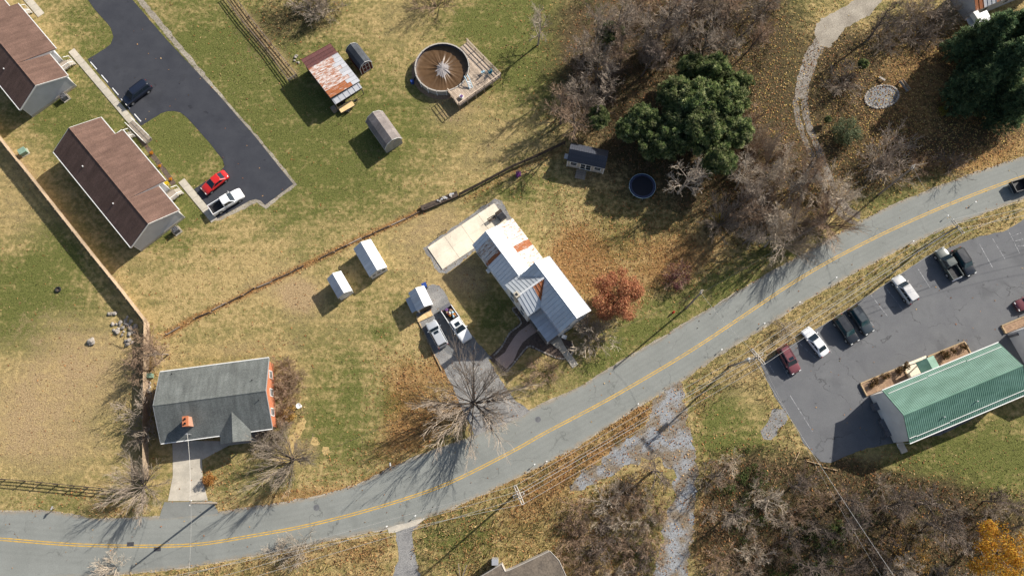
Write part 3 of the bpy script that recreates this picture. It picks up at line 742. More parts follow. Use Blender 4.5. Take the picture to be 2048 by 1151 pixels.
def roof_gable(t, L, W, he, hr, mat, ov_e=.35, ov_r=.3, thick=.14, xf=I4, yr=0.0, trim=None, gutter=None, cap=None, he2=None, capmat=None):
    """two slabs meeting at the ridge with overhang; trim on the rakes, gutters on the eaves"""
    he2 = he if he2 is None else he2
    LL = L + 2 * ov_r
    s1 = (hr - he) / (W / 2 - yr); s2 = (hr - he2) / (W / 2 + yr)
    y1 = W / 2 + ov_e; z1 = he - s1 * ov_e; y2 = -(W / 2 + ov_e); z2 = he2 - s2 * ov_e
    m = MB(xf); T = thick
    m.slab([(p[0], p[1], p[2] + T) for p in slope_pts(LL, yr, hr, y1, z1)], T)
    m.slab([(p[0], p[1], p[2] + T) for p in slope_pts(LL, y2, z2, yr, hr)], T)
    roof = m.build('roof', mat, t)
    if cap:
        c = MB(xf); w = .16
        c.prism([(-LL / 2 - .01, yr - w, hr + T - s2 * w + .012), (-LL / 2 - .01, yr + w, hr + T - s1 * w + .012), (-LL / 2 - .01, yr, hr + T + .05)], (LL + .02, 0, 0))
        c.build('ridge_cap', capmat or mat, roof)
    if trim:
        for sx in (-1, 1):
            for (ya, za, yb, zb) in ((yr, hr, y1, z1), (yr, hr, y2, z2)):
                r = MB(xf); x0 = sx * (LL / 2 + .012)
                r.prism([(x0, ya, za + T + .015), (x0, yb, zb + T + .015), (x0, yb, zb - .1), (x0, ya, za - .1)], (sx * .05, 0, 0))
                r.build('rake_board', trim, roof)
    if gutter:
        for (yy, zz, s) in ((y1, z1, 1), (y2, z2, -1)):
            MB(xf).box((0, yy + s * .07, zz + T - .07), (LL, .12, .12)).build('gutter', gutter, roof)
    return roof
def seam_panel_mesh(name, w, ln, mat, rib=.035, off=0.0):
    rib *= 1.7
    """flat sheet with one raised seam; x across, y down slope from 0 to ln"""
    m = MB()
    m.box((.01, ln / 2, .008), (w - .03, ln, .016))
    m.box((-w / 2 + .03, ln / 2, .016 + rib / 2), (.045, ln, rib))
    me = m.mesh(name); me.materials.append(mat)
    return me
def panel_slope(roof, xf, x0, x1, ya, za, yb, zb, n, pick, rib=.035):
    """n metal panels running from (ya,za) down to (yb,zb), laid side by side from x0 to x1 (local frame xf)"""
    w = (x1 - x0) / n; dy, dz = yb - ya, zb - za; ln = math.hypot(dy, dz)
    cache = {}
    for i in range(n):
        k = pick(i, n)
        if k not in cache: cache[k] = seam_panel_mesh('roof_panel', w, ln, MT[k], rib)
        o = bpy.data.objects.new('roof_panel', cache[k]); COL.objects.link(o); o.parent = roof
        yv = Vector((0, dy, dz)).normalized(); 
        xv = Vector((1, 0, 0)); zv = xv.cross(yv)
        if zv.z < 0: xv = -xv; zv = -zv
        m = Matrix((( xv.x, yv.x, zv.x, x0 + w * (i + .5)), (xv.y, yv.y, zv.y, ya), (xv.z, yv.z, zv.z, za), (0, 0, 0, 1)))
        o.matrix_local = xf @ m
def window(t, xf, x, y, z, w, h, face, frame='white_paint', name='window', pane='glass', thick=.06):
    """window on a wall; face = outward direction in degrees in the local frame"""
    m = xf @ Matrix.Translation((x, y, z)) @ Matrix.Rotation(R(face), 4, 'Z')
    f = MB(m); b = .09
    f.box((thick / 2, 0, h / 2 + b / 2), (thick, w + 2 * b, b)); f.box((thick / 2, 0, -h / 2 - b / 2), (thick + .03, w + 2 * b, b))
    for s in (-1, 1): f.box((thick / 2, s * (w / 2 + b / 2), 0), (thick, b, h))
    f.box((thick / 2 - .005, 0, 0), (thick - .01, w, .04))
    o = f.build(name, MT[frame], t)
    MB(m).box((.015, 0, 0), (.03, w, h)).build('pane', MT[pane], o)
    return o
def door(t, xf, x, y, z, w, h, face, mat='white_paint', name='door', handle=True):
    m = xf @ Matrix.Translation((x, y, z)) @ Matrix.Rotation(R(face), 4, 'Z')
    d = MB(m); d.box((.03, 0, h / 2), (.06, w, h)); d.box((.05, 0, h * .72), (.05, w * .7, h * .35)); d.box((.05, 0, h * .28), (.05, w * .7, h * .35))
    o = d.build(name, MT[mat], t)
    if handle: MB(m).box((.10, w * .4, h * .48), (.06, .05, .12)).build('handle', MT['chrome'], o)
    return o

# ------------------------------------------------------------------ the two brown-roofed ranchers
def rancher(label, p_sw0, p_sw1, p_ne, b0, b1, porch_side):
    """eave corners in the photo; b0..b1 = span of the projecting bay along x as fraction from the far end"""
    z = 3.35
    c, an, Lr, Wr = frame(p_sw0, p_sw1, p_ne, z)
    t = thing('ranch_house', label, 'house', c, an, 'brown roofed ranchers by the asphalt drive')
    ove, ovr = .38, .28
    L, W = Lr - 2 * ovr, Wr - 2 * ove
    he, hr = 3.3, 5.35
    MB().box((0, 0, .25), (L + .06, W + .06, .5)).build('foundation', MT['concrete'], t)
    walls_gable(t, L, W, he, hr, MT['siding_grey'])
    roof = roof_gable(t, L, W, he, hr, MT['shingle_brown'], ove, ovr, .15, trim=MT['white_paint'], gutter=MT['white_paint'], cap=True)
    # projecting bay: shallower roof from the ridge out over the front (front = +y)
    xa, xb = -L / 2 + L * b0, -L / 2 + L * b1
    ye = W / 2 + 1.75; s = (hr - he) / (W / 2)
    zz = he - .02
    bw = MB().box(((xa + xb) / 2, W / 2 + .55, he / 2 - .02), (xb - xa - .5, 1.1, he - .25)); bw.build('bay_wall', MT['siding_grey'], t)
    b = MB(); b.slab([(xa, .0, hr + .17), (xb, .0, hr + .17), (xb, ye, zz + .17), (xa, ye, zz + .17)], .15)
    br = b.build('bay_roof', MT['shingle_brown'], t)
    g = MB(); g.box(((xa + xb) / 2, ye + .07, zz + .10), (xb - xa, .12, .12)); g.build('gutter', MT['white_paint'], br)
    # closed cheeks between the two roof planes
    for x in (xa, xb):
        ch = MB(); ch.prism([(x, .05, hr + .1), (x, ye - .1, zz + .03), (x, W / 2 + ove, he - s * ove + .12)], (.03 if x == xa else -.03, 0, 0))
        ch.build('cheek', MT['white_paint'], br)
    # vents on the back slope
    for f in (.28, .68):
        MB().box((-L / 2 + L * f, -W * .27, hr - s * W * .27 + .22), (.22, .16, .16)).build('roof_vent', MT['white_paint'], roof)
    for sx in (-1, 1):
        for sy in (-1, 1):
            MB().box((sx * (L / 2 - .02), sy * (W / 2 + .06), he / 2), (.1, .08, he - .2)).build('downspout', MT['white_paint'], t)
    # porch with rails and steps on both sides of the bay
    for px_, d_ in ((xb, 1), (xa, -1)):
        x0 = px_ + d_ * .95
        MB().box((x0, W / 2 + .75, .55), (1.7, 1.5, .12)).build('porch_floor', MT['wood_grey'], t)
        rl = MB()
        for yy in (W / 2 + .05, W / 2 + .75, W / 2 + 1.45): rl.box((x0 + d_ * .8, yy, 1.0), (.09, .09, 1.0))
        rl.box((x0 + d_ * .8, W / 2 + .75, 1.5), (.11, 1.5, .07)); rl.box((x0 + d_ * .8, W / 2 + .75, .75), (.07, 1.5, .06))
        for k in range(9): rl.box((x0 + d_ * .8, W / 2 + .15 + k * .155, 1.1), (.04, .04, .7))
        rl.build('porch_railing', MT['white_paint'], t)
        for k in range(3):
            MB().box((x0, W / 2 + 1.65 + k * .28, .42 - k * .16), (1.3, .27, .1)).build('step', MT['concrete'], t)
        for s_ in (-.7, .7):
            hr_ = MB(); hr_.tube([(x0 + s_, W / 2 + 1.5, 1.45), (x0 + s_, W / 2 + 2.35, .95)], .05, 5)
            hr_.tube([(x0 + s_, W / 2 + 2.3, .05), (x0 + s_, W / 2 + 2.3, 1.0)], .05, 5)
            hr_.build('handrail', MT['white_paint'], t)
    for fx in (.12, .88): window(t, I4, -L / 2 + L * fx, W / 2, 1.9, 1.1, 1.2, 90)
    for fx in (.15, .4, .62, .85): window(t, I4, -L / 2 + L * fx, -W / 2, 1.9, 1.0, 1.2, -90)
    door(t, I4, xb + .9, W / 2, .62, .95, 2.05, 90)
    door(t, I4, xa - .9, W / 2, .62, .95, 2.05, 90)
    return t
H2 = rancher('brown shingle ranch house with pale grey gable beside the red car', (106, 303), (261, 494), (360, 423), .20, .755, 1)
# the neighbour: same house shifted along the terrace
d_h = G(39, 219, 3.35) - G(261, 494, 3.35)
L2 = (G(106, 303, 3.35) - G(261, 494, 3.35))
def shift_px(p, d, z):
    q = G(*p, z) + d; a, b = to_px(np.array([q.x]), np.array([q.y]), z); return (float(a[0]), float(b[0]))
H1 = rancher('brown shingle ranch house with pale grey gable beside the parked dark van', shift_px((106, 303), d_h, 3.35), (39, 219), (136, 152), .20, .755, 1)

def ac_unit(px, py, rz, label):
    t = thing('heat_pump', label, 'heat pump', G(px, py), rz)
    MB().box((0, 0, .06), (1.25, 1.25, .12)).build('pad', MT['concrete'], t)
    MB().box((0, 0, .58), (.86, .86, .92)).build('cabinet', MT['ac_grey'], t, bevel=.03)
    for s in (-1, 1):
        f = MB()
        for k in range(6): f.box((s * .60, 0, .25 + k * .14), (.02, .9, .05))
        for yy in (-.5, .5): f.box((s * .60, yy, .5), (.06, .06, 1.0))
        f.build('screen', MT['wood_grey'], t)
    g = MB(); g.lathe([(.36, 1.045), (.36, 1.07), (.30, 1.07), (.30, 1.045)], 20, close=True); g.box((0, 0, 1.06), (.66, .03, .02)); g.box((0, 0, 1.06), (.03, .66, .02))
    g.build('fan_grille', MT['black'], t)
    return t
ac_unit(355, 462, R(40), 'heat pump behind slatted screens below the gable next to the red car house')
ac_unit(132, 197, R(42), 'heat pump on a pad below the gable near the parked dark van')

# ------------------------------------------------------------------ brick rancher with grey shingles
z3 = 3.0
c3, a3, L3r, W3r = frame((321, 886), (544, 856), (543, 714), z3)
t3 = thing('brick_house', 'brick rancher with dark grey shingle roof and small brick chimney', 'house', c3, a3)
L3, W3 = L3r - .5, W3r - .8
he3, hr3 = 2.95, 5.0
walls_gable(t3, L3, W3, he3, hr3, MT['brick_orange'])
roof3 = roof_gable(t3, L3, W3, he3, hr3, MT['shingle_grey'], .4, .25, .15, trim=MT['alu'], gutter=MT['white_paint'], cap=True)
sl3 = (hr3 - he3) / (W3 / 2)
# cross gable over the entry
e0 = local(t3, G(441, 886, z3)); e1 = local(t3, G(502, 880, z3)); rg = local(t3, G(465, 883, 4.1)); yo = min(e0.y, e1.y)
xc = (e0.x + e1.x) / 2; hw = (e1.x - e0.x) / 2
ch = MB()
zr = 4.05; yb_ = -(W3 / 2) + (zr - he3) / sl3
for sx in (-1, 1):
    ch.slab([(xc, yo, zr + .17), (xc, yb_ + .3, zr + .17), (xc + sx * hw, -(W3 / 2) - .35 + .1, he3 - .1 + .17), (xc + sx * hw, yo, he3 - .1 + .17)], .14)
chr_ = ch.build('porch_roof', MT['shingle_grey'], t3)
MB().prism([(xc - hw + .3, yo + .3, he3 - .12), (xc + hw - .3, yo + .3, he3 - .12), (xc, yo + .3, zr - .08)], (0, .15, 0)).build('porch_gable', MT['white_paint'], t3)
for sx in (-1, 1): MB().box((xc + sx * (hw - .35), yo + .4, he3 / 2 - .08), (.16, .16, he3 - .18)).build('porch_post', MT['white_paint'], t3)
MB().box((xc, (yo - W3 / 2) / 2 + .1, .10), (2 * hw, abs(yo + W3 / 2) + .2, .2)).build('porch_floor', MT['concrete'], t3)
# chimney
cp = local(t3, G(378, 843, 4.3))
zc = hr3 - sl3 * abs(cp.y)
chim = MB(); chim.box((cp.x, cp.y, zc + .75), (.75, 1.35, 1.9)); chim.box((cp.x, cp.y, zc + 1.74), (.85, 1.45, .14))
co = chim.build('chimney', MT['brick_orange'], t3)
for s in (-.32, .32): MB().lathe([(.15, zc + 1.8), (.15, zc + 2.0), (.10, zc + 2.0), (.10, zc + 1.85)], 10, (cp.x, cp.y + s, 0)).build('flue', MT['black'], co)
# service mast with weatherhead
mp_ = local(t3, G(380, 868, 3.6))
ms = MB(); ms.tube([(mp_.x, mp_.y, 2.2), (mp_.x, mp_.y, 4.6)], .05, 6); ms.box((mp_.x, mp_.y, 4.65), (.22, .16, .14)); ms.tube([(mp_.x - .35, mp_.y, 4.4), (mp_.x + .35, mp_.y, 4.4)], .03, 5)
ms.build('service_mast', MT['alu'], t3)
for fy in (-.28, .02, .30): window(t3, I4, L3 / 2, W3 * fy, 1.7, 1.0, 1.2, 0)
for fx in (-.4, -.2, .05, .3): window(t3, I4, L3 * fx, W3 / 2, 1.7, 1.1, 1.1, 90)
window(t3, I4, L3 * .36, -W3 / 2, 1.6, 1.3, 1.2, -90)
door(t3, I4, -L3 * .30, -W3 / 2, .05, 2.6, 2.2, -90, name='garage_door', handle=False)
door(t3, I4, xc, -W3 / 2, .2, .95, 2.05, -90, 'red')
for px_, py_ in [(338, 745), (505, 760), (520, 800)]:
    q = local(t3, G(px_, py_, 4.2)); zq = hr3 - sl3 * abs(q.y) + .15
    MB().tube([(q.x, q.y, zq - .1), (q.x, q.y, zq + .35)], .06, 6).build('vent_pipe', MT['black'], roof3)

# ------------------------------------------------------------------ the farmhouse with its metal roofs
zE = 5.4
ridge_a, ridge_b = G(1069, 524, 7.9), G(1154, 636, 7.9)
u = (ridge_b - ridge_a); aF = math.atan2(u.y, u.x); Lm = u.length
cF = (ridge_a + ridge_b) / 2
tF = thing('farmhouse', 'old white farmhouse with silver standing seam metal roofs and rust patches', 'house', (cF.x, cF.y, 0), aF)
# local frame: +x towards the road, +y towards the sun side
def Lc(px, py, z): return local(tF, G(px, py, z))
Wm = 5.5; he_m, hr_m = 5.7, 7.85
walls_gable(tF, Lm - .5, Wm - .5, he_m, hr_m, MT['siding_white'])
def metal_gable(t, xf, x0, x1, yn, yr, yp, hn, hr, hp, nn, pickn, pickp, mat='metal_white', trim='alu', ov=0.0):
    """decking plus standing seam panels: ridge at y=yr, eaves at yn (<yr) and yp (>yr)"""
    m = MB(xf); T = .08
    m.slab([(x0, yr, hr), (x1, yr, hr), (x1, yp, hp), (x0, yp, hp)], T)
    m.slab([(x0, yn, hn), (x1, yn, hn), (x1, yr, hr), (x0, yr, hr)], T)
    roof = m.build('roof', MT[mat], t)
    panel_slope(roof, xf, x0, x1, yr, hr, yp + .05, hp, nn, pickp)
    panel_slope(roof, xf, x0, x1, yr, hr, yn - .05, hn, nn, pickn)
    c = MB(xf); c.prism([(x0 - .02, yr - .14, hr - .01), (x0 - .02, yr + .14, hr - .01), (x0 - .02, yr, hr + .075)], (x1 - x0 + .04, 0, 0))
    c.build('ridge_cap', MT[mat], roof)
    for (yy, zz, s) in ((yp, hp, 1), (yn, hn, -1)):
        MB(xf).box(((x0 + x1) / 2, yy + s * .12, zz - .08), (x1 - x0, .12, .11)).build('gutter', MT[trim], roof)
    return roof
clean = lambda i, n: 'metal'
white = lambda i, n: 'metal_white'  # paler metal for the sunward slopes, their sunlight put into the colour
metal_gable(tF, I4, -Lm / 2, Lm / 2, -Wm / 2, 0, Wm / 2, he_m - .1, hr_m, he_m - .1, 16, clean, white, 'metal')
# ell with its own gable to the west, chimney at the end
el_n = Lc(1009, 571, 5.5); el_s = Lc(1056, 631, 5.5); el_r = Lc(1036, 592, 7.4)
ye0 = (el_n.y + el_s.y) / 2; xe0, xe1 = el_n.x, el_s.x
We = xe1 - xe0; xm = (xe0 + xe1) / 2
Xell = xform(xm, 0, R(-90))          # local x -> -y of the house, local y -> +x
Lell = abs(ye0)
hrE = 7.75
mE = MB(Xell); mE.box((Lell / 2 - .1, 0, 2.7), (Lell - .3, We - .45, 5.4)); mE.prism([(Lell - .25, -We / 2 + .22, 5.4), (Lell - .25, We / 2 - .22, 5.4), (Lell - .25, 0, hrE - .12)], (-Lell + 1.2, 0, 0))
mE.build('ell_wall', MT['siding_white'], tF)
def pick_rust_s(i, n): return 'metal_rust' if i < 4 else 'metal'
roofE = MB(Xell).slab([(0, 0, hrE), (Lell, 0, hrE), (Lell, We / 2, 5.45), (0, We / 2, 5.45)], .08).slab([(0, -We / 2, 5.45), (Lell, -We / 2, 5.45), (Lell, 0, hrE), (0, 0, hrE)], .08).build('roof', MT['metal'], tF)
panel_slope(roofE, Xell, .1, Lell, 0, hrE, We / 2 + .05, 5.45, 9, pick_rust_s)
panel_slope(roofE, Xell, .1, Lell, 0, hrE, -We / 2 - .05, 5.45, 9, clean)
MB(Xell).prism([(.1, -.14, hrE - .01), (.1, .14, hrE - .01), (.1, 0, hrE + .075)], (Lell - .08, 0, 0)).build('ridge_cap', MT['metal_white'], roofE)
ck = MB(); q = Lc(1038, 588, 8.4); ck.box((xm - .1, ye0 + .15, 6.9), (.75, .6, 3.4)); ck.box((xm - .1, ye0 + .15, 8.62), (.85, .7, .12))
cko = ck.build('chimney', MT['concrete'], tF)
MB().box((xm - .1, ye0 + .15, 8.72), (.4, .28, .10)).build('flue', MT['black'], cko)
# rear wing, lower: ridge runs on behind the main block
rn, rs_ = Lc(975, 462, 5.5), Lc(1034, 551, 5.5)
ne0, ne1 = Lc(1023, 437, 3.1), Lc(1085, 513, 3.1)
sw0, sw1 = Lc(942, 489, 3.5), Lc(1012, 576, 3.5)
xr0 = (rn.x + ne0.x + sw0.x) / 3; xr1 = -Lm / 2 + .05
yrw = (rn.y + rs_.y) / 2; ynw = (sw0.y + sw1.y) / 2; ypw = (ne0.y + ne1.y) / 2
hR = 5.45
wl = MB(); wl.prism([(xr0 + .25, ynw + .25, 0), (xr0 + .25, ypw - .25, 0), (xr0 + .25, ypw - .25, 3.0), (xr0 + .25, yrw, hR - .15), (xr0 + .25, ynw + .25, 3.3)], (xr1 - xr0 - .1, 0, 0))
wl.build('rear_wall', MT['siding_white'], tF)
xs = xr0 + (xr1 - xr0) * .47
def pick_a(i, n): return 'metal_rust' if i == n - 1 else ('metal_streak' if i > n - 6 else 'metal')
yk = yrw + (ypw - yrw) * .42; zk = hR - .95
rw = MB()
rw.slab([(xr0, yrw, hR), (xr1, yrw, hR), (xr1, yk, zk), (xr0, yk, zk)], .08).slab([(xr0, yk, zk - .03), (xr1, yk, zk - .03), (xr1, ypw, 3.05), (xr0, ypw, 3.05)], .08)
rw.slab([(xr0, ynw, 3.4), (xr1, ynw, 3.4), (xr1, yrw, hR), (xr0, yrw, hR)], .08)
roofR = rw.build('roof', MT['metal_white'], tF)
panel_slope(roofR, I4, xr0, xr1, yrw, hR, yk, zk, 14, white)
panel_slope(roofR, I4, xr0, xr1, yk, zk - .03, ypw + .05, 3.05, 15, lambda i, n: 'metal_rust' if i in (7, 8) else 'metal_streak')
panel_slope(roofR, I4, xr0, xs, yrw, hR, ynw - .05, 3.4, 7, pick_a)
panel_slope(roofR, I4, xs, xr1, yrw - .10, hR - .10, ynw - .05, 3.33, 8, clean)
MB().prism([(xr0 - .02, yrw - .14, hR - .01), (xr0 - .02, yrw + .14, hR - .01), (xr0 - .02, yrw, hR + .075)], (xr1 - xr0, 0, 0)).build('ridge_cap', MT['metal_white'], roofR)
# porch roof in the nook, floor and posts
po = [Lc(1084, 610, 3.0), Lc(1123, 664, 3.0), Lc(1095, 682, 3.0), Lc(1057, 632, 3.0)]
xp0, xp1 = po[0].x - .2, po[1].x; yp0, yp1 = po[2].y, -Wm / 2 + .3
zp0, zp1 = 2.85, 3.35
pr = MB().slab([(xp0, yp0, zp0), (xp1, yp0, zp0), (xp1, yp1, zp1), (xp0, yp1, zp1)], .08).build('porch_roof', MT['metal'], tF)
panel_slope(pr, I4, xp0, xp1, yp1, zp1, yp0 - .05, zp0, 8, clean)
for sx, sy in ((xp0 + .2, yp0 + .2), ((xp0 + xp1) / 2, yp0 + .2), (xp1 - .2, yp0 + .2)):
    MB().box((sx, sy, 1.45), (.16, .16, 2.8)).build('porch_post', MT['white_paint'], tF)
MB().box(((xp0 + xp1) / 2, (yp0 + yp1) / 2, .2), (xp1 - xp0, yp1 - yp0, .4)).build('porch_floor', MT['wood_grey'], tF)
MB().box((xp1 - 1.5, -Wm / 2 + .22, 3.9), (1.9, .12, .55)).build('brick_panel', MT['brick_orange'], tF)
for zz in (1.7, 4.4):
    for yy in (-1.2, 1.2): window(tF, I4, Lm / 2 - .25, yy, zz, .9, 1.5, 0)
    for xx in (-3.4, -1.2, 1.2, 3.4): window(tF, I4, xx, Wm / 2 - .25, zz, .9, 1.5, 90)
    for dx in (-1.3, 1.3): window(tF, Xell, Lell - .25, dx, zz, .9, 1.5, 0)
for k in (.2, .45, .7): window(tF, I4, xr0 + (xr1 - xr0) * k, ypw - .25, 1.6, .9, 1.3, 90)
for k in (.15, .4): window(tF, I4, xr0 + (xr1 - xr0) * k, ynw + .25, 1.6, .9, 1.3, -90)
door(tF, I4, xp1 - 1.2, -Wm / 2 + .25, .4, .95, 2.1, -90, 'siding_maroon')
door(tF, I4, xr0 + .25, (ynw + ypw) / 2, .15, .95, 2.1, 180, 'white_paint')
MB().box((xr0 + (xr1 - xr0) * .52, ynw - .25, 2.6), (.6, .6, .5)).build('meter_box', MT['white_paint'], tF)

# ------------------------------------------------------------------ sheds
def shed(name, label, p0, p1, p2, ze, rise, wall, roofm, gambrel=False, ov=.12, trim='white_paint', seams=0, pick=None, group=None, cap=True, seams_only=None):
    c, an, Lr, Wr = frame(p0, p1, p2, ze)
    t = thing(name, label, 'shed', c, an, group)
    L, W = Lr - 2 * ov, Wr - 2 * ov
    hr = ze + rise
    if not gambrel:
        walls_gable(t, L, W, ze, hr, MT[wall])
        roof = roof_gable(t, L, W, ze, hr, MT[roofm], ov, ov, .07, cap=cap, capmat=MT[roofm], trim=MT[trim] if trim else None)
        if seams:
            s = rise / (W / 2)
            for sg in (1, -1):
                panel_slope(roof, I4, -Lr / 2, Lr / 2, 0, hr + .075, sg * (W / 2 + ov), ze - s * ov + .075, seams, pick or (lambda i, n: roofm), .03)
    else:
        y = W / 2; prof = [(-y, 0), (y, 0), (y, ze), (y * .66, ze + rise * .62), (0, hr), (-y * .66, ze + rise * .62), (-y, ze)]
        MB().prism([(-L / 2, a, b) for a, b in prof], (L, 0, 0)).build('wall', MT[wall], t)
        top = [(-y - ov, ze - .12), (-y * .68 - .02, ze + rise * .64), (0, hr + .03), (y * .68 + .02, ze + rise * .64), (y + ov, ze - .12)]
        th = .07; m = MB()
        for (ya, za), (yb, zb) in zip(top[:-1], top[1:]):
            m.slab([(-Lr / 2, ya, za + th), (Lr / 2, ya, za + th), (Lr / 2, yb, zb + th), (-Lr / 2, yb, zb + th)], th)
        roof = m.build('roof', MT[roofm], t)
        if trim:
            for sx in (-1, 1):
                r = MB()
                for (ya, za), (yb, zb) in zip(top[:-1], top[1:]):
                    x0 = sx * (Lr / 2 + .01)
                    r.prism([(x0, ya, za + th + .01), (x0, yb, zb + th + .01), (x0, yb, zb - .06), (x0, ya, za - .06)], (sx * .04, 0, 0))
                r.build('rake_board', MT[trim], roof)
    return t, L, W
# barrel shed, beige
tB, LB, WB = shed('garden_shed', 'beige barn-shaped shed with tan shingle roof standing alone on the lawn', (731, 244), (769, 298), (800, 270), 1.9, 1.35, 'siding_beige', 'shingle_tan', True)
door(tB, I4, LB / 2, -.45, .1, .85, 1.85, 0, 'siding_beige'); door(tB, I4, LB / 2, .45, .1, .85, 1.85, 0, 'siding_beige')
# maroon shed
tM, LM_, WM_ = shed('garden_shed', 'maroon shed with white-framed door and slate grey roof beside the rusty barn', (691, 103), (719, 139), (742, 121), 1.9, 1.0, 'siding_maroon', 'shingle_slate', True)
window(tM, I4, LM_ / 2, 0, 1.2, 1.15, 1.9, 0, name='door_frame', pane='siding_maroon')
for sy in (-1, 1): MB().box((LM_ / 2, sy * WM_ / 2, .95), (.1, .1, 1.9)).build('corner_board', MT['white_paint'], tM)
MB().box((LM_ / 2 + .05, 0, 1.2), (.04, .06, 1.9)).build('door_rail', MT['white_paint'], tM)
# white sheds in the yard
tS, LS, WS = shed('garden_shed', 'larger white metal-roofed shed with windowed end near the concrete patio', (707, 498), (739, 553), (772, 530), 2.1, .95, 'siding_white', 'metal_white', seams=11, pick=lambda i, n: 'metal_white')
for yy in (-.85, .0, .85): window(tS, I4, LS / 2, yy, 1.35, .55, .75, 0, 'white_paint')
door(tS, I4, -LS / 2, 0, .05, 1.4, 1.9, 180)
tS2, LS2, WS2 = shed('garden_shed', 'small white metal-roofed shed standing by the bare straw patch', (654, 558), (676, 596), (705, 581), 2.0, .85, 'siding_white', 'metal_white', seams=9, pick=lambda i, n: 'metal_white')
door(tS2, I4, LS2 / 2, 0, .05, 1.3, 1.8, 0)
tS3, LS3, WS3 = shed('garden_shed', 'white-roofed shed with side shelf and open front behind the parked silver car', (817, 586), (834, 622), (864, 605), 2.2, .8, 'siding_white', 'metal_white', seams=8, pick=lambda i, n: 'metal_white')
MB().slab([(-LS3 / 2 + .3, -WS3 / 2 - .95, 1.35), (LS3 / 2 - .2, -WS3 / 2 - .95, 1.35), (LS3 / 2 - .2, -WS3 / 2 - .02, 1.65), (-LS3 / 2 + .3, -WS3 / 2 - .02, 1.65)], .05).build('side_roof', MT['metal'], tS3)
for xx in (-LS3 / 2 + .4, LS3 / 2 - .3): MB().box((xx, -WS3 / 2 - .88, .65), (.09, .09, 1.3)).build('side_post', MT['wood_grey'], tS3)
MB().box((LS3 / 2 + .03, 0, .95), (.06, WS3 * .8, 1.6)).build('front_shade_panel', MT['black'], tS3)  # black panel paints the shade inside the open front
# dark shed with porch by the wood
tK, LK, WK = shed('garden_cabin', 'dark-roofed grey cabin with white windows and small deck below the evergreens', (1134, 321), (1210, 337), (1216, 301), 2.35, .95, 'siding_beige', 'metal_dark', seams=16, pick=lambda i, n: 'metal_dark', trim=None)
window(tK, I4, -LK * .33, -WK / 2, 1.45, 1.0, .95, -90); window(tK, I4, LK * .33, -WK / 2, 1.45, 1.0, .95, -90)
window(tK, I4, -.42, -WK / 2, 1.15, .75, 1.7, -90, name='door_frame'); window(tK, I4, .48, -WK / 2, 1.15, .75, 1.7, -90, name='door_frame')
for sx in (-1, 1): MB().box((sx * LK / 2, -WK / 2, 1.15), (.13, .13, 2.3)).build('corner_board', MT['white_paint'], tK)
MB().box((-LK / 2 - .35, -WK * .2, 1.7), (.7, .9, .06)).build('side_shelf', MT['alu'], tK)
dk = thing('cabin_deck', 'small grey plank deck at the door of the dark-roofed cabin', 'deck', G(1161, 350), tK.rotation_euler[2])
MB().box((0, 0, .11), (1.55, 1.5, .16)).build('frame', MT['wood_dark'], dk)
bme = MB().box((0, 0, .215), (1.65, .135, .05)).mesh('board'); bme.materials.append(MT['wood_grey'])
for k in range(11):
    o = bpy.data.objects.new('board', bme); COL.objects.link(o); o.parent = dk; o.location = (0, -.72 + k * .144, 0)

# rusty barn: one long slope, painted sheets at one end, lean-to at the other
zb = 3.0
cB, aB, LBn, WBn = frame((603, 122), (662, 198), (712, 151), zb)
tR = thing('barn', 'weathered barn with rust-streaked metal roof and maroon sheets at one end', 'barn', cB, aB)
zl, zh = 2.75, 3.35       # low on the sunny side, high on the far side
wl = MB(); wl.prism([(-LBn / 2 + .2, -WBn / 2 + .2, 0), (-LBn / 2 + .2, WBn / 2 - .2, 0), (-LBn / 2 + .2, WBn / 2 - .2, zl - .05), (-LBn / 2 + .2, -WBn / 2 + .2, zh - .08)], (LBn - .4, 0, 0))
wl.build('wall', MT['wood_dark'], tR)
rfB = MB().slab([(-LBn / 2, -WBn / 2, zh), (LBn / 2, -WBn / 2, zh), (LBn / 2, WBn / 2, zl), (-LBn / 2, WBn / 2, zl)], .08).build('roof', MT['wood_grey'], tR)
NB = 12; wB = LBn / NB
def half(i, ya, za, yb, zb_, m): panel_slope(rfB, I4, -LBn / 2 + wB * i, -LBn / 2 + wB * (i + 1), ya, za, yb, zb_, 1, lambda a, n: m)
for i in range(NB):
    if i < 3: half(i, -WBn / 2, zh, WBn / 2, zl, 'metal_maroon')
    else:
        f = .74 + .10 * math.sin(i * 2.3); ym = -WBn / 2 + WBn * f; zm = zh + (zl - zh) * f
        half(i, -WBn / 2, zh, ym, zm, 'metal_rust' if i in (10, 11) else 'metal_barn')
        half(i, ym, zm + .012, WBn / 2, zl + .012, 'metal_barn_clean')
le = MB().slab([(LBn / 2 - .1, -WBn / 2 + .1, 2.75), (LBn / 2 + .85, -WBn / 2 + .1, 2.3), (LBn / 2 + .85, WBn / 2 - .3, 2.1), (LBn / 2 - .1, WBn / 2 - .3, 2.55)], .06).build('lean_to_roof', MT['metal_barn_clean'], tR)
for k in range(6):
    yy = -WBn / 2 + .3 + k * (WBn - .9) / 5
    MB().slab([(LBn / 2 - .08, yy - .03, 2.79 - .034 * k), (LBn / 2 + .85, yy - .03, 2.34 - .034 * k), (LBn / 2 + .85, yy + .03, 2.34 - .034 * k), (LBn / 2 - .08, yy + .03, 2.79 - .034 * k)], .07).build('seam', MT['metal_barn_clean'], le)
for yy in (-WBn / 2 + .2, WBn / 2 - .4): MB().box((LBn / 2 + .75, yy, 1.05), (.12, .12, 2.1)).build('post', MT['wood_grey'], tR)
MB().box((LBn / 2 + .35, -WBn / 2 - .35, .5), (.8, .8, 1.0)).build('side_bin', MT['wood_grey'], tR)

